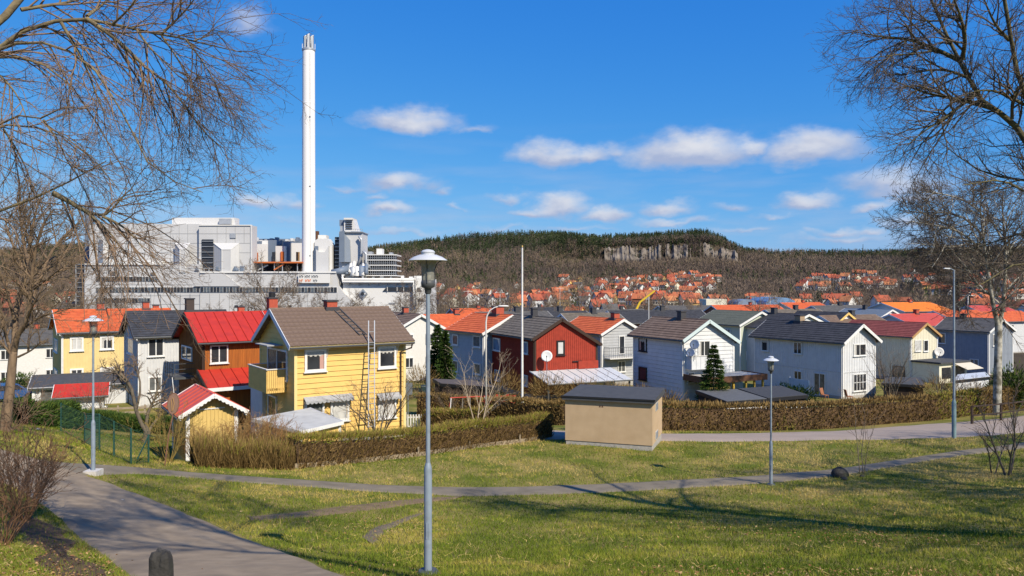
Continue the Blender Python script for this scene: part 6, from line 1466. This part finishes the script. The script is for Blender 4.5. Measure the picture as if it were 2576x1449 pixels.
# ------------------------------------------------------------------ park lamps
LGLASS = bpy.data.materials.new('lamp_glass'); LGLASS.use_nodes = True
_n = LGLASS.node_tree; _b = _n.nodes['Principled BSDF']; _t = _n.nodes.new('ShaderNodeBsdfTransparent'); _m = _n.nodes.new('ShaderNodeMixShader')
_t.inputs[0].default_value = (.62, .62, .55, 1); _b.inputs['Base Color'].default_value = (.42, .42, .38, 1); _b.inputs['Roughness'].default_value = .15; _m.inputs[0].default_value = .42
_n.links.new(_t.outputs[0], _m.inputs[1]); _n.links.new(_b.outputs[0], _m.inputs[2]); _n.links.new(_m.outputs[0], _n.nodes['Material Output'].inputs[0])
M_POLE = mat('lamp_pole_paint', (.235, .285, .34), .45, c2=(.19, .235, .285), scale=3, spec=.5, detail=7, dirt=((.12, .13, .14), 6, .5))
M_HAT = mat('lamp_hat_metal', (.52, .545, .57), .4, c2=(.44, .465, .49), scale=5, spec=.5)
def park_lamp(loc, label, H=4.48, stone=False, footing=False):
    o = empty('park_lamp', loc); n = 20; B_ = H - 4.48
    if stone: MB().box(-.19, -.19, -.25, .19, .19, .13).build('footing', mat('footing_stone', (.58, .56, .52), .85, c2=(.45, .43, .40), scale=9), o)
    else: MB().lathe([(.15, -.2), (.16, .0), (.13, .05), (.06, .055)], 18).build('base_flange', M_DGREY, o)
    MB().lathe([(.056, 0), (.056, 1.46 + B_), (.048, 1.50 + B_), (.031, 1.55 + B_)], n).build('lower_pole', M_POLE, o, True)
    MB().lathe([(.0315, 1.5 + B_), (.028, 4.0 + B_)], n).build('upper_pole', M_POLE, o, True)
    MB().box(-.022, -.0585, .5, .022, -.0545, .72).build('service_door', M_POLE, o)
    MB().lathe([(.03, 3.9), (.045, 3.92), (.05, 3.98), (.095, 4.0), (.098, 4.05), (.093, 4.09), (.02, 4.1)], n, (0, 0, B_)).build('socket', M_DGREY, o, True)
    MB().lathe([(.088, 4.09), (.092, 4.2), (.10, 4.30), (.125, 4.352), (.17, 4.366)], 24, (0, 0, B_)).build('glass', LGLASS, o, True)
    MB().lathe([(.0, 4.08), (.03, 4.08), (.045, 4.14), (.04, 4.22), (.0, 4.25)], 14, (0, 0, B_)).build('bulb', M_OFF, o, True)
    for k in range(3):
        a = k * 2.094 + .5; c, s_ = math.cos(a), math.sin(a)
        MB().tube([(.10 * c, .10 * s_, 4.05 + B_), (.105 * c, .105 * s_, 4.26 + B_), (.14 * c, .14 * s_, 4.33 + B_), (.20 * c, .20 * s_, 4.375 + B_)], .007, 6).build('stay', M_DGREY, o)
    hb = MB(); hb.lathe([(.268, 4.368), (.262, 4.377), (.20, 4.418), (.12, 4.448), (.02, 4.455)][::-1], 36, (0, 0, B_)); hb.lathe([(.268, 4.367), (.19, 4.39), (.02, 4.41)], 36, (0, 0, B_)); hb.build('hat', M_HAT, o, True)
    cb = MB(); cb.lathe([(.092, 4.435), (.092, 4.475)], 24, (0, 0, B_)); cb.lathe([(.098, 4.476), (.098, 4.49)], 24, (0, 0, B_)); cb.lathe([(.098, 4.49), (.07, 4.513), (.02, 4.524), (.001, 4.524)], 24, (0, 0, B_)); cb.build('cap', M_HAT, o, True)
    tag(o, label, 'street lamp', 'grey park lamps with flat round hats'); return o
b = gp(428, 573.5); park_lamp((b.x, b.y, b.z), 'grey park lamp on the foreground lawn with a round flange')
b = gp(93.2, 474.5); park_lamp((b.x, b.y, b.z), 'grey park lamp on a white stone footing beside the lane', stone=True)
b = gp(771, 485); park_lamp((b.x, b.y, b.z), 'grey park lamp at the footpath beside the boulder', H=4.48)
# ------------------------------------------------------------------ street poles
b = gp(954, 438.5); h = at(951.5, 270, b.y).z - b.z; o = empty('street_lamp', tuple(b))
MB().lathe([(.10, -.2), (.10, 1.75), (.085, 1.8), (.06, 1.86), (.058, 1.9)], 16).build('lower_pole', mat('green_grey_pole', (.17, .25, .27), .45, spec=.5), o, True)
MB().lathe([(.056, 1.85), (.04, h)], 14).build('upper_pole', M_POLE, o, True)
MB().tube([(0, 0, h - .02), (-.2, -.05, h + .07)], .025, 6).build('arm', M_POLE, o); MB().hexa([(-.5, -.05, h + .06), (-.18, -.05, h + .04), (-.18, .05, h + .04), (-.5, .05, h + .06)], [(-.46, -.04, h + .10), (-.2, -.04, h + .10), (-.2, .04, h + .10), (-.46, .04, h + .10)]).build('lamp_head', M_HAT, o)
tag(o, 'tall thin street lamp beside the pale street', 'street lamp')
P0 = at(486, 414, 47); z0 = G(P0.x, P0.y); h = at(486, 330, 47).z; o = empty('street_lamp', (P0.x, P0.y, z0)); HZ = at(486, 306.5, 47).z - z0
MB().tube([(0, 0, -.2), (0, 0, HZ - 1.0), (.06, 0, HZ - .6), (.25, 0, HZ - .25), (.55, 0, HZ - .06), (.8, 0, HZ)], [.065, .05, .045, .04, .035, .03], 9).build('pole', M_OFF, o, True)
MB().lathe([(.001, .09), (.1, .08), (.14, .03), (.12, -.02), (.001, -.03)], 14).build('lamp_head', M_OFF, o, True).matrix_local = Matrix.Translation((1.1, 0, HZ)) @ Matrix.Diagonal((2.6, 1.1, 1, 1))
tag(o, 'curved white street lamp in front of the blue grey house', 'street lamp')
P0 = at(522.2, 404, 52); z0 = G(P0.x, P0.y); H_ = at(522, 247.5, 52).z - z0; o = empty('flagpole', (P0.x, P0.y, z0))
MB().lathe([(.085, -.2), (.085, H_ * .3), (.045, H_ - .1), (.045, H_)], 14).build('pole', M_WHITE, o, True); MB().lathe([(.001, H_ + .16), (.06, H_ + .1), (.07, H_ + .05), (.05, H_), (.001, H_)], 12).build('finial', mat('brass', (.5, .33, .1), .4, metal=.6), o, True)
MB().box(-.13, -.13, -.2, .13, .13, .55).build('pole_bracket', M_OFF, o); MB().tube([(.07, -.05, 1), (.06, -.03, H_ - .1)], .006, 4).build('halyard', M_OFF, o)
tag(o, 'bare white flagpole in front of the red house', 'flagpole')
P0 = at(648.8, 317, 70); o = empty('antenna_mast', (P0.x, P0.y, P0.z - 1.6)); MB().tube([(0, 0, -1), (0, 0, at(648.8, 297.5, 70).z - P0.z + 1.6)], [.05, .03], 7).build('pole', M_OFF, o); MB().lathe([(.001, .06), (.06, 0), (.001, -.06)], 8, (0, 0, at(648.8, 297.5, 70).z - P0.z + 1.6)).build('knob', M_OFF, o, True)
tag(o, 'thin white mast rising behind the brown roof of the white house', 'mast')
# yellow crane arm in the distance
P0 = at(636, 306, 175); o = empty('crane', (P0.x, P0.y, P0.z - 6)); Y_ = mat('crane_yellow', (.62, .42, .03), .5)
MB().box(-.6, -.6, -3, .6, .6, 5.2).build('cab', Y_, o); MB().bar((0, 0, 5), (.9, 0, 6.9), .45).build('lower_boom', Y_, o); MB().bar((.9, 0, 6.9), (4.4, 0, 9.6), .38).build('upper_boom', Y_, o)
tag(o, 'yellow crane boom above the far roofs', 'crane')
for k, (px, d, h_, arm) in enumerate(((968, 150, 11, 1), (770, 190, 11, 0), (560, 330, 15, 0), (468, 250, 13, 0), (500, 280, 13, 0))):
    p = at(px, 300, d); z0 = G(p.x, p.y); o = empty('utility_pole', (p.x, p.y, z0)); MB().tube([(0, 0, -.3), (0, 0, h_)], [.14, .09], 7).build('pole', M_OFF, o); MB().bar((-1.6, 0, h_ - .4), (1.6, 0, h_ - .4), .12).build('crossarm', M_OFF, o)
    tag(o, 'pale utility pole standing among the far roofs', 'pole', 'pale poles among the far roofs')

# ------------------------------------------------------------------ rendered box building
REND = mat('tan_render', (.49, .36, .225), .9, c2=(.435, .315, .19), scale=2, bump=.012, bscale=45, detail=8, dirt=((.36, .255, .15), 1.1, .35))
bl = gp(565.2, 444.2); br = gp(652.2, 449.6); th_ = -.33; _u = (652.4 - CX) / FPX; Wb = (_u * bl.y - bl.x) / (math.cos(th_) - _u * math.sin(th_))
o = empty('transformer_box', (bl.x, bl.y, bl.z - .02), th_); Db = 3.3; Hb = at(565, 399.3, bl.y).z - o.location.z
MB().box(0, 0, .22, Wb, Db, Hb).build('wall', REND, o); MB().box(.03, .03, -.5, Wb - .03, Db - .03, .22).build('plinth', M_CONC, o)
mb = MB(); mb.hexa([(-.12, -.14, Hb), (Wb + .12, -.14, Hb), (Wb + .12, Db + .14, Hb), (-.12, Db + .14, Hb)], [(-.12, -.14, Hb + .17), (Wb + .12, -.14, Hb + .17), (Wb + .12, Db + .14, Hb + .28), (-.12, Db + .14, Hb + .28)]); mb.build('roof', RM_FELT, o)
mb = MB(); mb.box(-.15, -.17, Hb + .12, Wb + .15, -.142, Hb + .20); mb.build('drip_edge', M_BLACK, o)
for z0, z1 in ((1.62, 1.98), (.3, .66)):
    v = MB().box(Wb, .95, z0, Wb + .03, 1.65, z1).build('vent', mat('vent_grey', (.42, .43, .43), .6), o)
    for k in range(5): MB().box(Wb + .03, 1.0, z0 + .04 + k * .065, Wb + .045, 1.6, z0 + .075 + k * .065).build('louvre', M_GALV, v)

for k in (0, 1): MB().box(1.62 + k * .12, -.012, Hb - .28, 1.68 + k * .12, .0, Hb - .2).build('wall_anchor', M_BROWN, o)
tag(o, 'tan rendered windowless box building with black felt roof', 'utility building')

# ------------------------------------------------------------------ yellow garden shed
sb = gp(184, 468); Sd = 31.5; 
sh = House('garden_shed', 'yellow garden shed with salmon metal roof and scalloped bargeboards', 187, Sd, 34, G(at(187, 460, Sd).x, Sd) - .1, 411.5, rpx=236.3, L=3.1, rise=.6,
           wall=mat('shed_yellow_boards', (.60, .43, .15), .8, c2=(.50, .36, .125), scale=3, detail=6, stretch=(3, 3, .4)), roof='metal', roofm=RM_SALMON, siding='v', pitch=.16, oe=.38, og=.42, barge=M_WHITE, cat='shed', dpipe=False)
fr0 = sh.slope(0); fr1 = sh.slope(1)
for fr in (fr0, fr1):                                                     # scalloped edge under the bargeboard
    n = int(fr[4] / .17); w = fr[4] / n; mb = MB()
    for k in range(n):
        for f0, f1, h in ((0, .25, .02), (.25, .75, .05), (.75, 1, .02)):
            mb.hexa([sh.sp(fr, x, a, -.05 - h) for x, a in ((-.05, (k + f0) * w), (-.036, (k + f0) * w), (-.036, (k + f1) * w), (-.05, (k + f1) * w))], [sh.sp(fr, x, a, .02) for x, a in ((-.05, (k + f0) * w), (-.036, (k + f0) * w), (-.036, (k + f1) * w), (-.05, (k + f1) * w))])
    mb.build('scalloped_edge', M_WHITE, sh.o)
mb = MB(); sh.fbox(mb, 'F', .5, sh.W - .5, sh.H + .02, sh.H + .07, .03, .06); mb.build('trim_rail', M_OFF, sh.o)
# ------------------------------------------------------------------ low garage with red roof
gr_ = House('low_garage', 'low white garage with small red metal roof behind the thuja hedge', 58.5, 50, 26, -.45, 396, rpx=103, L=2.4, axis='x', rise=.52, wall=LGREY, roof='metal', roofm=RM_RED, oe=.35, og=.35, siding='v', pitch=.4, cat='garage', dpipe=False)
gr_.window_at('F', 1.0, 2.9, .2, 1.3, [G_PALE], 2, sill=False)
gr2 = House('long_garage', 'long garage with dark felt roof behind the red roofed garage', 33, 55, 28, -.2, 388, W=6.2, L=6, axis='x', rise=.5, wall=LGREY, roof='plain', roofm=RM_FELT, oe=.3, og=.3, cat='garage', dpipe=False)
gr2.window_at('F', .4, 2.6, .0, 1.7, [G_MID], 1, sill=False, name='garage_door')
# dark low sheds behind the street hedge
def low_shed(c, z, label, mt, dark, fascia=.22, post=True):
    """c: four plan corners near-left, near-right, far-right, far-left with roof heights"""
    o = empty('low_shed', (c[0][0], c[0][1], G(c[0][0], c[0][1]))); off = Vector(o.location)
    P_ = [Vector((q[0], q[1], q[2])) - off for q in c]; up = Vector((0, 0, .06)); MB().hexa(P_, [p + up for p in P_]).build('roof', mt, o)
    cen = (P_[0] + P_[1] + P_[2] + P_[3]) / 4; I = [cen + (p - cen) * .93 for p in P_]
    MB().hexa([Vector((p.x, p.y, -1.2)) for p in I], [p - Vector((0, 0, .004)) for p in I]).build('wall', dark, o)
    for a, b_ in ((0, 1), (0, 3), (1, 2)):
        d_ = (P_[b_] - P_[a]).normalized(); MB().bar(P_[a] + Vector((0, 0, -.08)) + (P_[a] - cen).normalized() * .02, P_[b_] + Vector((0, 0, -.08)) + (P_[b_] - cen).normalized() * .02, .04, fascia).build('fascia', M_BLACK, o)
    if post:
        a, b_ = P_[0] + (P_[0] - cen).normalized() * .1, P_[1] + (P_[1] - cen).normalized() * .1
        MB().bar(a + Vector((0, -.12, -.42)), b_ + Vector((0, -.12, -.42)), .06).build('rail', M_OFF, o)
        for k in range(8): p = a.lerp(b_, (k + .4) / 8); MB().bar(p + Vector((0, -.12, -.45)), p + Vector((0, -.12, -1.6)), .06).build('rail_post', M_OFF, o)
    tag(o, label, 'shed'); return o
def zp(px, py, z): d = (CZ - z) * FPX / (py - HY); q = at(px, py, d); return (q.x, q.y, q.z)
WDARK = mat('dark_creosote', (.035, .024, .018), .9, c2=(.055, .036, .026), scale=6)
low_shed([zp(726.5, 402, 1.62), zp(767, 399.4, 1.62), zp(736.6, 389.8, 1.75), zp(696, 391, 1.75)], 1.6, 'low dark shed with grey felt roof behind the street hedge', mat('grey_felt', (.085, .09, .095), .8, c2=(.11, .115, .12), scale=4), WDARK)
low_shed([zp(767.8, 398.8, 1.66), zp(807.5, 395.5, 1.66), zp(780.5, 386.2, 1.8), zp(738, 389.2, 1.8)], 1.6, 'low dark shed with black felt roof joined to the grey felt one', mat('black_felt', (.04, .042, .046), .8, c2=(.055, .057, .06), scale=4), WDARK)
low_shed([zp(441, 384, 1.75), zp(497, 388, 1.75), zp(476, 381, 1.9), zp(433, 379.5, 1.9)], 1.6, 'low dark brown shed below the blue grey house', mat('brown_felt', (.10, .085, .08), .85, c2=(.08, .068, .064), scale=4), WDARK, post=False)
low_shed([zp(953, 381, 1.2), zp(990, 377, 1.2), zp(985, 372.5, 1.35), zp(958, 375, 1.35)], 1.2, 'low white shed with pale flat roof below the slate blue house', RM_WHITE, WHITEV, post=False)
low_shed([zp(882, 383.5, .1), zp(925, 386, .1), zp(921, 378, .25), zp(886, 377.5, .25)], .6, 'low black roofed lean-to in front of the cream house', RM_FELT, WDARK, post=False)

# ------------------------------------------------------------------ green chain link fence
fp = [gp(61, 431), gp(84.5, 443), gp(99.5, 451), gp(114, 457), gp(131, 464), gp(148.5, 463)]
fz = [at(61, 415.5, fp[0].y).z - fp[0].z] ; GREENP = mat('green_fence_paint', (.02, .075, .06), .6)
o = empty('chain_link_fence', tuple(fp[0])); off = Vector(o.location); hts = [1.35, 1.35, 1.3, 1.2, 1.15, .95]
for p, h_ in zip(fp, hts): MB().tube([p - off - Vector((0, 0, .2)), p - off + Vector((0, 0, h_))], .03, 7).build('post', GREENP, o)
mb = MB()
for k in range(5):
    a, b_ = fp[k] - off, fp[k + 1] - off; ha, hb = hts[k] - .06, hts[k + 1] - .06; L_ = (b_ - a).length; n = int(L_ / .13)
    for f in (0.02, .5, 1): mb.bar(a + Vector((0, 0, ha * f + .03)), b_ + Vector((0, 0, hb * f + .03)), .008)
    for i in range(-int(ha / .13), n):
        for s_ in (0, 1):
            t0, t1 = i / n, i / n + ha / .13 / n
            z0_, z1_ = (0, 1) if s_ == 0 else (1, 0)
            ta, tb = max(t0, 0), min(t1, 1)
            if tb <= ta: continue
            fa, fb = (ta - t0) / (t1 - t0), (tb - t0) / (t1 - t0); za, zb_ = z0_ + (z1_ - z0_) * fa, z0_ + (z1_ - z0_) * fb
            mb.bar(a.lerp(b_, ta) + Vector((0, 0, .03 + ha * za)), a.lerp(b_, tb) + Vector((0, 0, .03 + ha * zb_)), .0035)
tag(mb.build('wire_mesh', GREENP, o), kind='stuff'); MB().bar(fp[5] - off + Vector((0, 0, .9)), fp[4] - off + Vector((.1, .2, .1)), .03).build('brace', GREENP, o)
q = gp(178, 461); MB().bar(fp[5] - off + Vector((0, 0, .93)), q - off + Vector((0, 0, .8)), .025).build('top_rail', GREENP, o)
tag(o, 'green chain link fence running down to the garden', 'fence')
# oval wire hoop sign on a thin leaning pole
a = gp(164, 466); top = at(173.8, 388, a.y + .1); o = empty('hoop_sign', tuple(a)); off = Vector(a); RUST = mat('rusty_brown', (.24, .12, .075), .8, c2=(.17, .085, .055), scale=9)
cen = at(173.3, 403.5, a.y + .05) - off; ax = Vector((3.6, 0, 0)) * a.y / FPX * 1.6; bx = Vector((.02, 0, 10.4 * a.y / FPX))
mb = MB(); ring = [cen + ax * math.cos(t) + bx * math.sin(t) for t in np.linspace(0, 2 * math.pi, 25)]; mb.tube(ring, .016, 6, cap=False); mb.build('hoop', RUST, o, True)
mb = MB(); mb.add([cen + Vector((0, .01, 0))] + [p + Vector((0, .005, 0)) for p in ring[:-1]], [(0, i + 1, (i + 1) % 24 + 1) for i in range(24)]); mb.add([cen + Vector((0, -.01, 0))] + [p + Vector((0, -.005, 0)) for p in ring[:-1]], [(0, (i + 1) % 24 + 1, i + 1) for i in range(24)])
mb.build('plate', mat('brown_mesh_plate', (.20, .125, .09), .8, c2=(.26, .16, .115), scale=30), o); MB().tube([cen + Vector((-.03, -.03, -.25)), cen + Vector((-.05, -.035, .1)), cen + Vector((.0, -.035, .2)), cen + Vector((.04, -.03, .0)), cen + Vector((.0, -.03, -.22))], .012, 5).build('inner_loop', M_TAN, o)
MB().tube([(0, 0, -.2), cen * .5, cen - bx * 1.25, cen - bx], [.02, .018, .018, .016], 6).build('pole', RUST, o); MB().tube([cen + bx, cen + bx + Vector((-.04, 0, .35)), top - off + Vector((-.05, 0, .35))], .012, 5).build('tip_wire', M_OFF, o)
tag(o, 'rusty oval hoop on a thin leaning pole beside the shed', 'sign')
# ------------------------------------------------------------------ stones, barrier, garden things
def stone(name, loc, sx, sy, sz, label, seed, m, squarish=0.0):
    rg = np.random.default_rng(seed); nu, nv = 22, 14; vs = []
    for j in range(nv):
        ph = math.pi * (j / (nv - 1) - .5)
        for i in range(nu):
            a = 2 * math.pi * i / nu; x, y, z = math.cos(ph) * math.cos(a), math.cos(ph) * math.sin(a), math.sin(ph)
            if squarish: k_ = (abs(x) ** 5 + abs(y) ** 5 + abs(z) ** 5) ** (-1 / 5); x, y, z = x * k_, y * k_, z * k_
            s_ = 1 + .26 * (float(vnoise(x * 1.6 + seed * 3, y * 1.6 + z * 1.7, 1, seed)) - .5) + .1 * (float(vnoise(x * 5 + seed, y * 5 + z * 4, 1, seed + 2)) - .5)
            vs.append((x * sx * s_, y * sy * s_, max(z * sz * s_ + sz * (.72 if squarish else .4), -.25)))
    fs = [(j * nu + i, j * nu + (i + 1) % nu, (j + 1) * nu + (i + 1) % nu, (j + 1) * nu + i) for j in range(nv - 1) for i in range(nu)]
    mb = MB(); mb.add(vs, fs); o = mb.build(name, m, None, False); o.location = loc; tag(o, label, 'stone'); return o
STONE = mat('dark_stone', (.055, .052, .048), .9, c2=(.024, .023, .022), scale=5, bump=.03, bscale=14, dirt=((.06, .075, .03), 3, .6))
b = gp(840, 477); stone('boulder', (b.x, b.y, b.z), .31, .26, .25, 'dark rounded boulder beside the footpath', 3, STONE)
b = gp(161, 598); hs = at(161, 551, b.y).z - b.z; stone('standing_stone', (b.x, b.y, b.z), .115, .10, hs * .58, 'dark upright stone post at the edge of the lane', 6, STONE, 1.0)
for k, (px, py, s_) in enumerate(((38, 430, .1), (122, 501, .05), (845, 480, .12), (862, 477, .1))):
    b = gp(px, py); stone('stone', (b.x, b.y, b.z), s_, s_, s_ * .6, ('pale stone on the grass bank above the lane', 'small stone on the edge of the lane', 'small dark stone right of the boulder', 'small dark stone at the foot of the sapling')[k], 10 + k, M_CONC if k < 2 else STONE)
a = gp(972, 424.5); b = gp(1001, 421); c = gp(1040, 415.5); o = empty('pipe_barrier', tuple(a)); off = Vector(a)
for nm, p in zip('abc', (a, b, c)): MB().box(*(p - off - Vector((.055, .055, .2))), *(p - off + Vector((.055, .055, 1.1)))).build('post', WDARK, o)
for z_ in (1.06, .52):
    for p, q in ((a, b), (b, c)): MB().bar(p - off + Vector((0, -.06, z_)), q - off + Vector((0, -.06, z_)), .09, .07).build('rail', WDARK, o)
tag(o, 'dark wooden rail barrier at the street junction', 'barrier')
# low timber edging below the clipped hedge
o = empty('timber_edging', (g1[0].x, g1[0].y - .1, g1[0].z)); off = Vector(o.location)
for k in range(len(g1) - 1):
    p, q = g1[k], g1[k + 1]; n = 2
    for i in range(n):
        u, v = p.lerp(q, i / n), p.lerp(q, (i + .97) / n); u = Vector((u.x, u.y - .12, G(u.x, u.y - .12) + .08)); v = Vector((v.x, v.y - .12, G(v.x, v.y - .12) + .08)); MB().bar(u - off, v - off, .06, .2).build('sleeper', mat('weathered_timber', (.33, .27, .19), .9, c2=(.24, .19, .13), scale=6), o)
for k in (2, 3, 4): p = g1[k]; MB().box(*(Vector((p.x - .035, p.y - .22, G(p.x, p.y - .2) - .2)) - off), *(Vector((p.x + .035, p.y - .16, G(p.x, p.y - .2) + .4)) - off)).build('stake', MATS['weathered_timber'], o)
tag(o, 'low weathered timber edging at the foot of the clipped hedge', 'edging')
# white garden screen, chairs, swing frame, bin, gate
s0, s1 = at(790, 385, 63.5), at(808.5, 385, 61); o = empty('garden_screen', (s0.x, s0.y, G(s0.x, s0.y)), math.atan2(s1.y - s0.y, s1.x - s0.x)); ls = math.hypot(s1.x - s0.x, s1.y - s0.y); zt_ = at(800, 379.5, 62).z - o.location.z
for k in range(5): MB().box(ls / 5 * k, -.015, -.3, ls / 5 * (k + 1) - .015, .015, zt_).build('screen_board', M_WHITE, o)
for x_ in (-.08, ls): MB().box(x_, -.05, -.3, x_ + .08, .05, zt_ + .05).build('post', M_WHITE, o)
tag(o, 'white board garden screen beside the long white house', 'screen')
for k, (x, y) in enumerate(((-2.0, .4), (-1.2, -1.6))):
    p = hI.world(x, y, 0); z_ = G(p.x, p.y); o = empty('garden_chair', (p.x, p.y, z_), .6 + k); CH = mat('reddish_wood', (.26, .11, .06), .8)
    MB().box(-.25, -.25, .4, .25, .25, .45).build('seat', CH, o); MB().hexa([(-.25, .22, .45), (.25, .22, .45), (.25, .26, .45), (-.25, .26, .45)], [(-.25, .36, 1.05), (.25, .36, 1.05), (.25, .4, 1.05), (-.25, .4, 1.05)]).build('backrest', CH, o)
    for sx in (-.22, .22):
        for sy in (-.22, .22): MB().box(sx - .025, sy - .025, -.1, sx + .025, sy + .025, .4).build('leg', CH, o)
    tag(o, ('reddish garden chair by the door of the long white house', 'reddish garden chair at the corner of the long white house')[k], 'chair')
p = at(468, 394, 47); z_ = G(p.x, p.y); o = empty('swing_frame', (p.x, p.y, z_), .3); RD = mat('swing_red', (.42, .06, .04), .6)
for sx in (-1.1, 1.1):
    for sy in (-.6, .6): MB().tube([(sx + (.25 if sx > 0 else -.25), sy, -.1), (sx, 0, 1.75)], .03, 6).build('leg', RD if sy > 0 else M_OFF, o)
MB().tube([(-1.15, 0, 1.75), (1.15, 0, 1.75)], .035, 7).build('top_bar', RD, o)
for sx in (-.35, .15): MB().tube([(sx, 0, 1.74), (sx, .05, .5)], .008, 4).build('rope', M_OFF, o)
MB().box(-.4, -.07, .46, .2, .17, .5).build('swing_seat', RD, o); tag(o, 'red and white swing frame in the garden', 'swing')
p = at(424.5, 392, 62); z_ = G(p.x, p.y); o = empty('wheelie_bin', (p.x, p.y, z_), .2); BN = mat('bin_green', (.025, .05, .055), .5)
MB().hexa([(-.2, -.24, .05), (.2, -.24, .05), (.2, .24, .05), (-.2, .24, .05)], [(-.29, -.34, 1.0), (.29, -.34, 1.0), (.29, .34, 1.0), (-.29, .34, 1.0)]).build('body', BN, o); MB().hexa([(-.31, -.37, 1.0), (.31, -.37, 1.0), (.31, .36, 1.0), (-.31, .36, 1.0)], [(-.29, -.34, 1.06), (.29, -.34, 1.06), (.29, .36, 1.1), (-.29, .36, 1.1)]).build('lid', BN, o)
for sx in (-.24, .24): MB().tube([(sx - .03, .26, .1), (sx + .03, .26, .1)], .1, 10).build('wheel', M_BLACK, o)
tag(o, 'dark green wheelie bin on the far lawn', 'bin')
p = at(419, 418, 44.5); z_ = G(p.x, p.y); o = empty('garden_gate', (p.x, p.y, z_), .1)
for k in range(9): MB().box(-.7 + k * .165, -.015, .1, -.62 + k * .165, .015, 1.05).build('picket', M_OFF, o)
for z_ in (.3, .85): MB().box(-.72, .016, z_, .72, .045, z_ + .07).build('rail', M_OFF, o)
for sx in (-.8, .78): MB().box(sx - .05, -.05, -.2, sx + .05, .05, 1.2).build('gate_post', M_OFF, o)
tag(o, 'white picket garden gate between the hedges', 'gate')
p = at(408, 405, 50); z_ = G(p.x, p.y); o = empty('road_sign', (p.x, p.y, z_)); MB().tube([(0, 0, -.2), (0, 0, 2.6)], .035, 7).build('pole', M_GALV, o); MB().box(-.3, -.04, 1.7, .3, -.036, 2.5).build('sign_plate', M_GALV, o); tag(o, 'grey back of a road sign beyond the yellow house corner', 'sign')
p = at(495, 392, 54); z_ = G(p.x, p.y); o = empty('red_fence', (p.x, p.y, z_), .25)
for k in range(12): MB().box(-1.5 + k * .26, -.015, .1, -1.5 + k * .26 + .22, .015, 1.15 + .1 * (k % 3 == 0)).build('paling', FALU, o)
for z_ in (.35, .95): MB().box(-1.5, .016, z_, 1.6, .05, z_ + .08).build('rail', FALU, o)
tag(o, 'short red board fence below the red house', 'fence')
p = at(6, 412, 58); o = empty('parked_car', (p.x, p.y, G(p.x, p.y)), .9); CB = mat('car_blue', (.03, .09, .25), .25, spec=.6)
prof = [(-2.1, .35), (2.1, .35), (2.15, .75), (1.2, .9), (.6, 1.4), (-1.1, 1.42), (-1.9, .95), (-2.15, .85)]
MB().poly_extrude([(a_, -.82, b_) for a_, b_ in prof][::-1], (0, 1.64, 0)).build('body', CB, o)
for s_ in (-1, 1): MB().poly_extrude([(a_, s_ * .83 - .005, b_) for a_, b_ in ((-1.55, .95), (.95, .95), (.5, 1.33), (-1.0, 1.34))][::-1], (0, .01, 0)).build('side_window', G_DARK, o)
for sx in (-1.3, 1.3):
    for sy in (-.8, .8): MB().tube([(sx, sy - .1, .32), (sx, sy + .1, .32)], .32, 14).build('wheel', M_BLACK, o)
for sy in (-.6, .6): MB().box(2.08, sy - .15, .6, 2.17, sy + .15, .72).build('headlight', M_OFF, o)
tag(o, 'small blue car parked behind the left tree', 'car')
p = at(118, 408, 48.5); z_ = G(p.x, p.y); o = empty('rail_fence', (p.x, p.y, z_), .3)
for sx in (-1.6, 0, 1.6): MB().box(sx - .05, -.05, -.2, sx + .05, .05, 1.15).build('post', MATS['weathered_timber'], o)
for z_ in (.3, .6, .9): MB().box(-1.7, -.085, z_, 1.7, -.052, z_ + .14).build('plank', MATS['weathered_timber'], o)
tag(o, 'grey weathered plank fence beside the light grey house', 'fence')
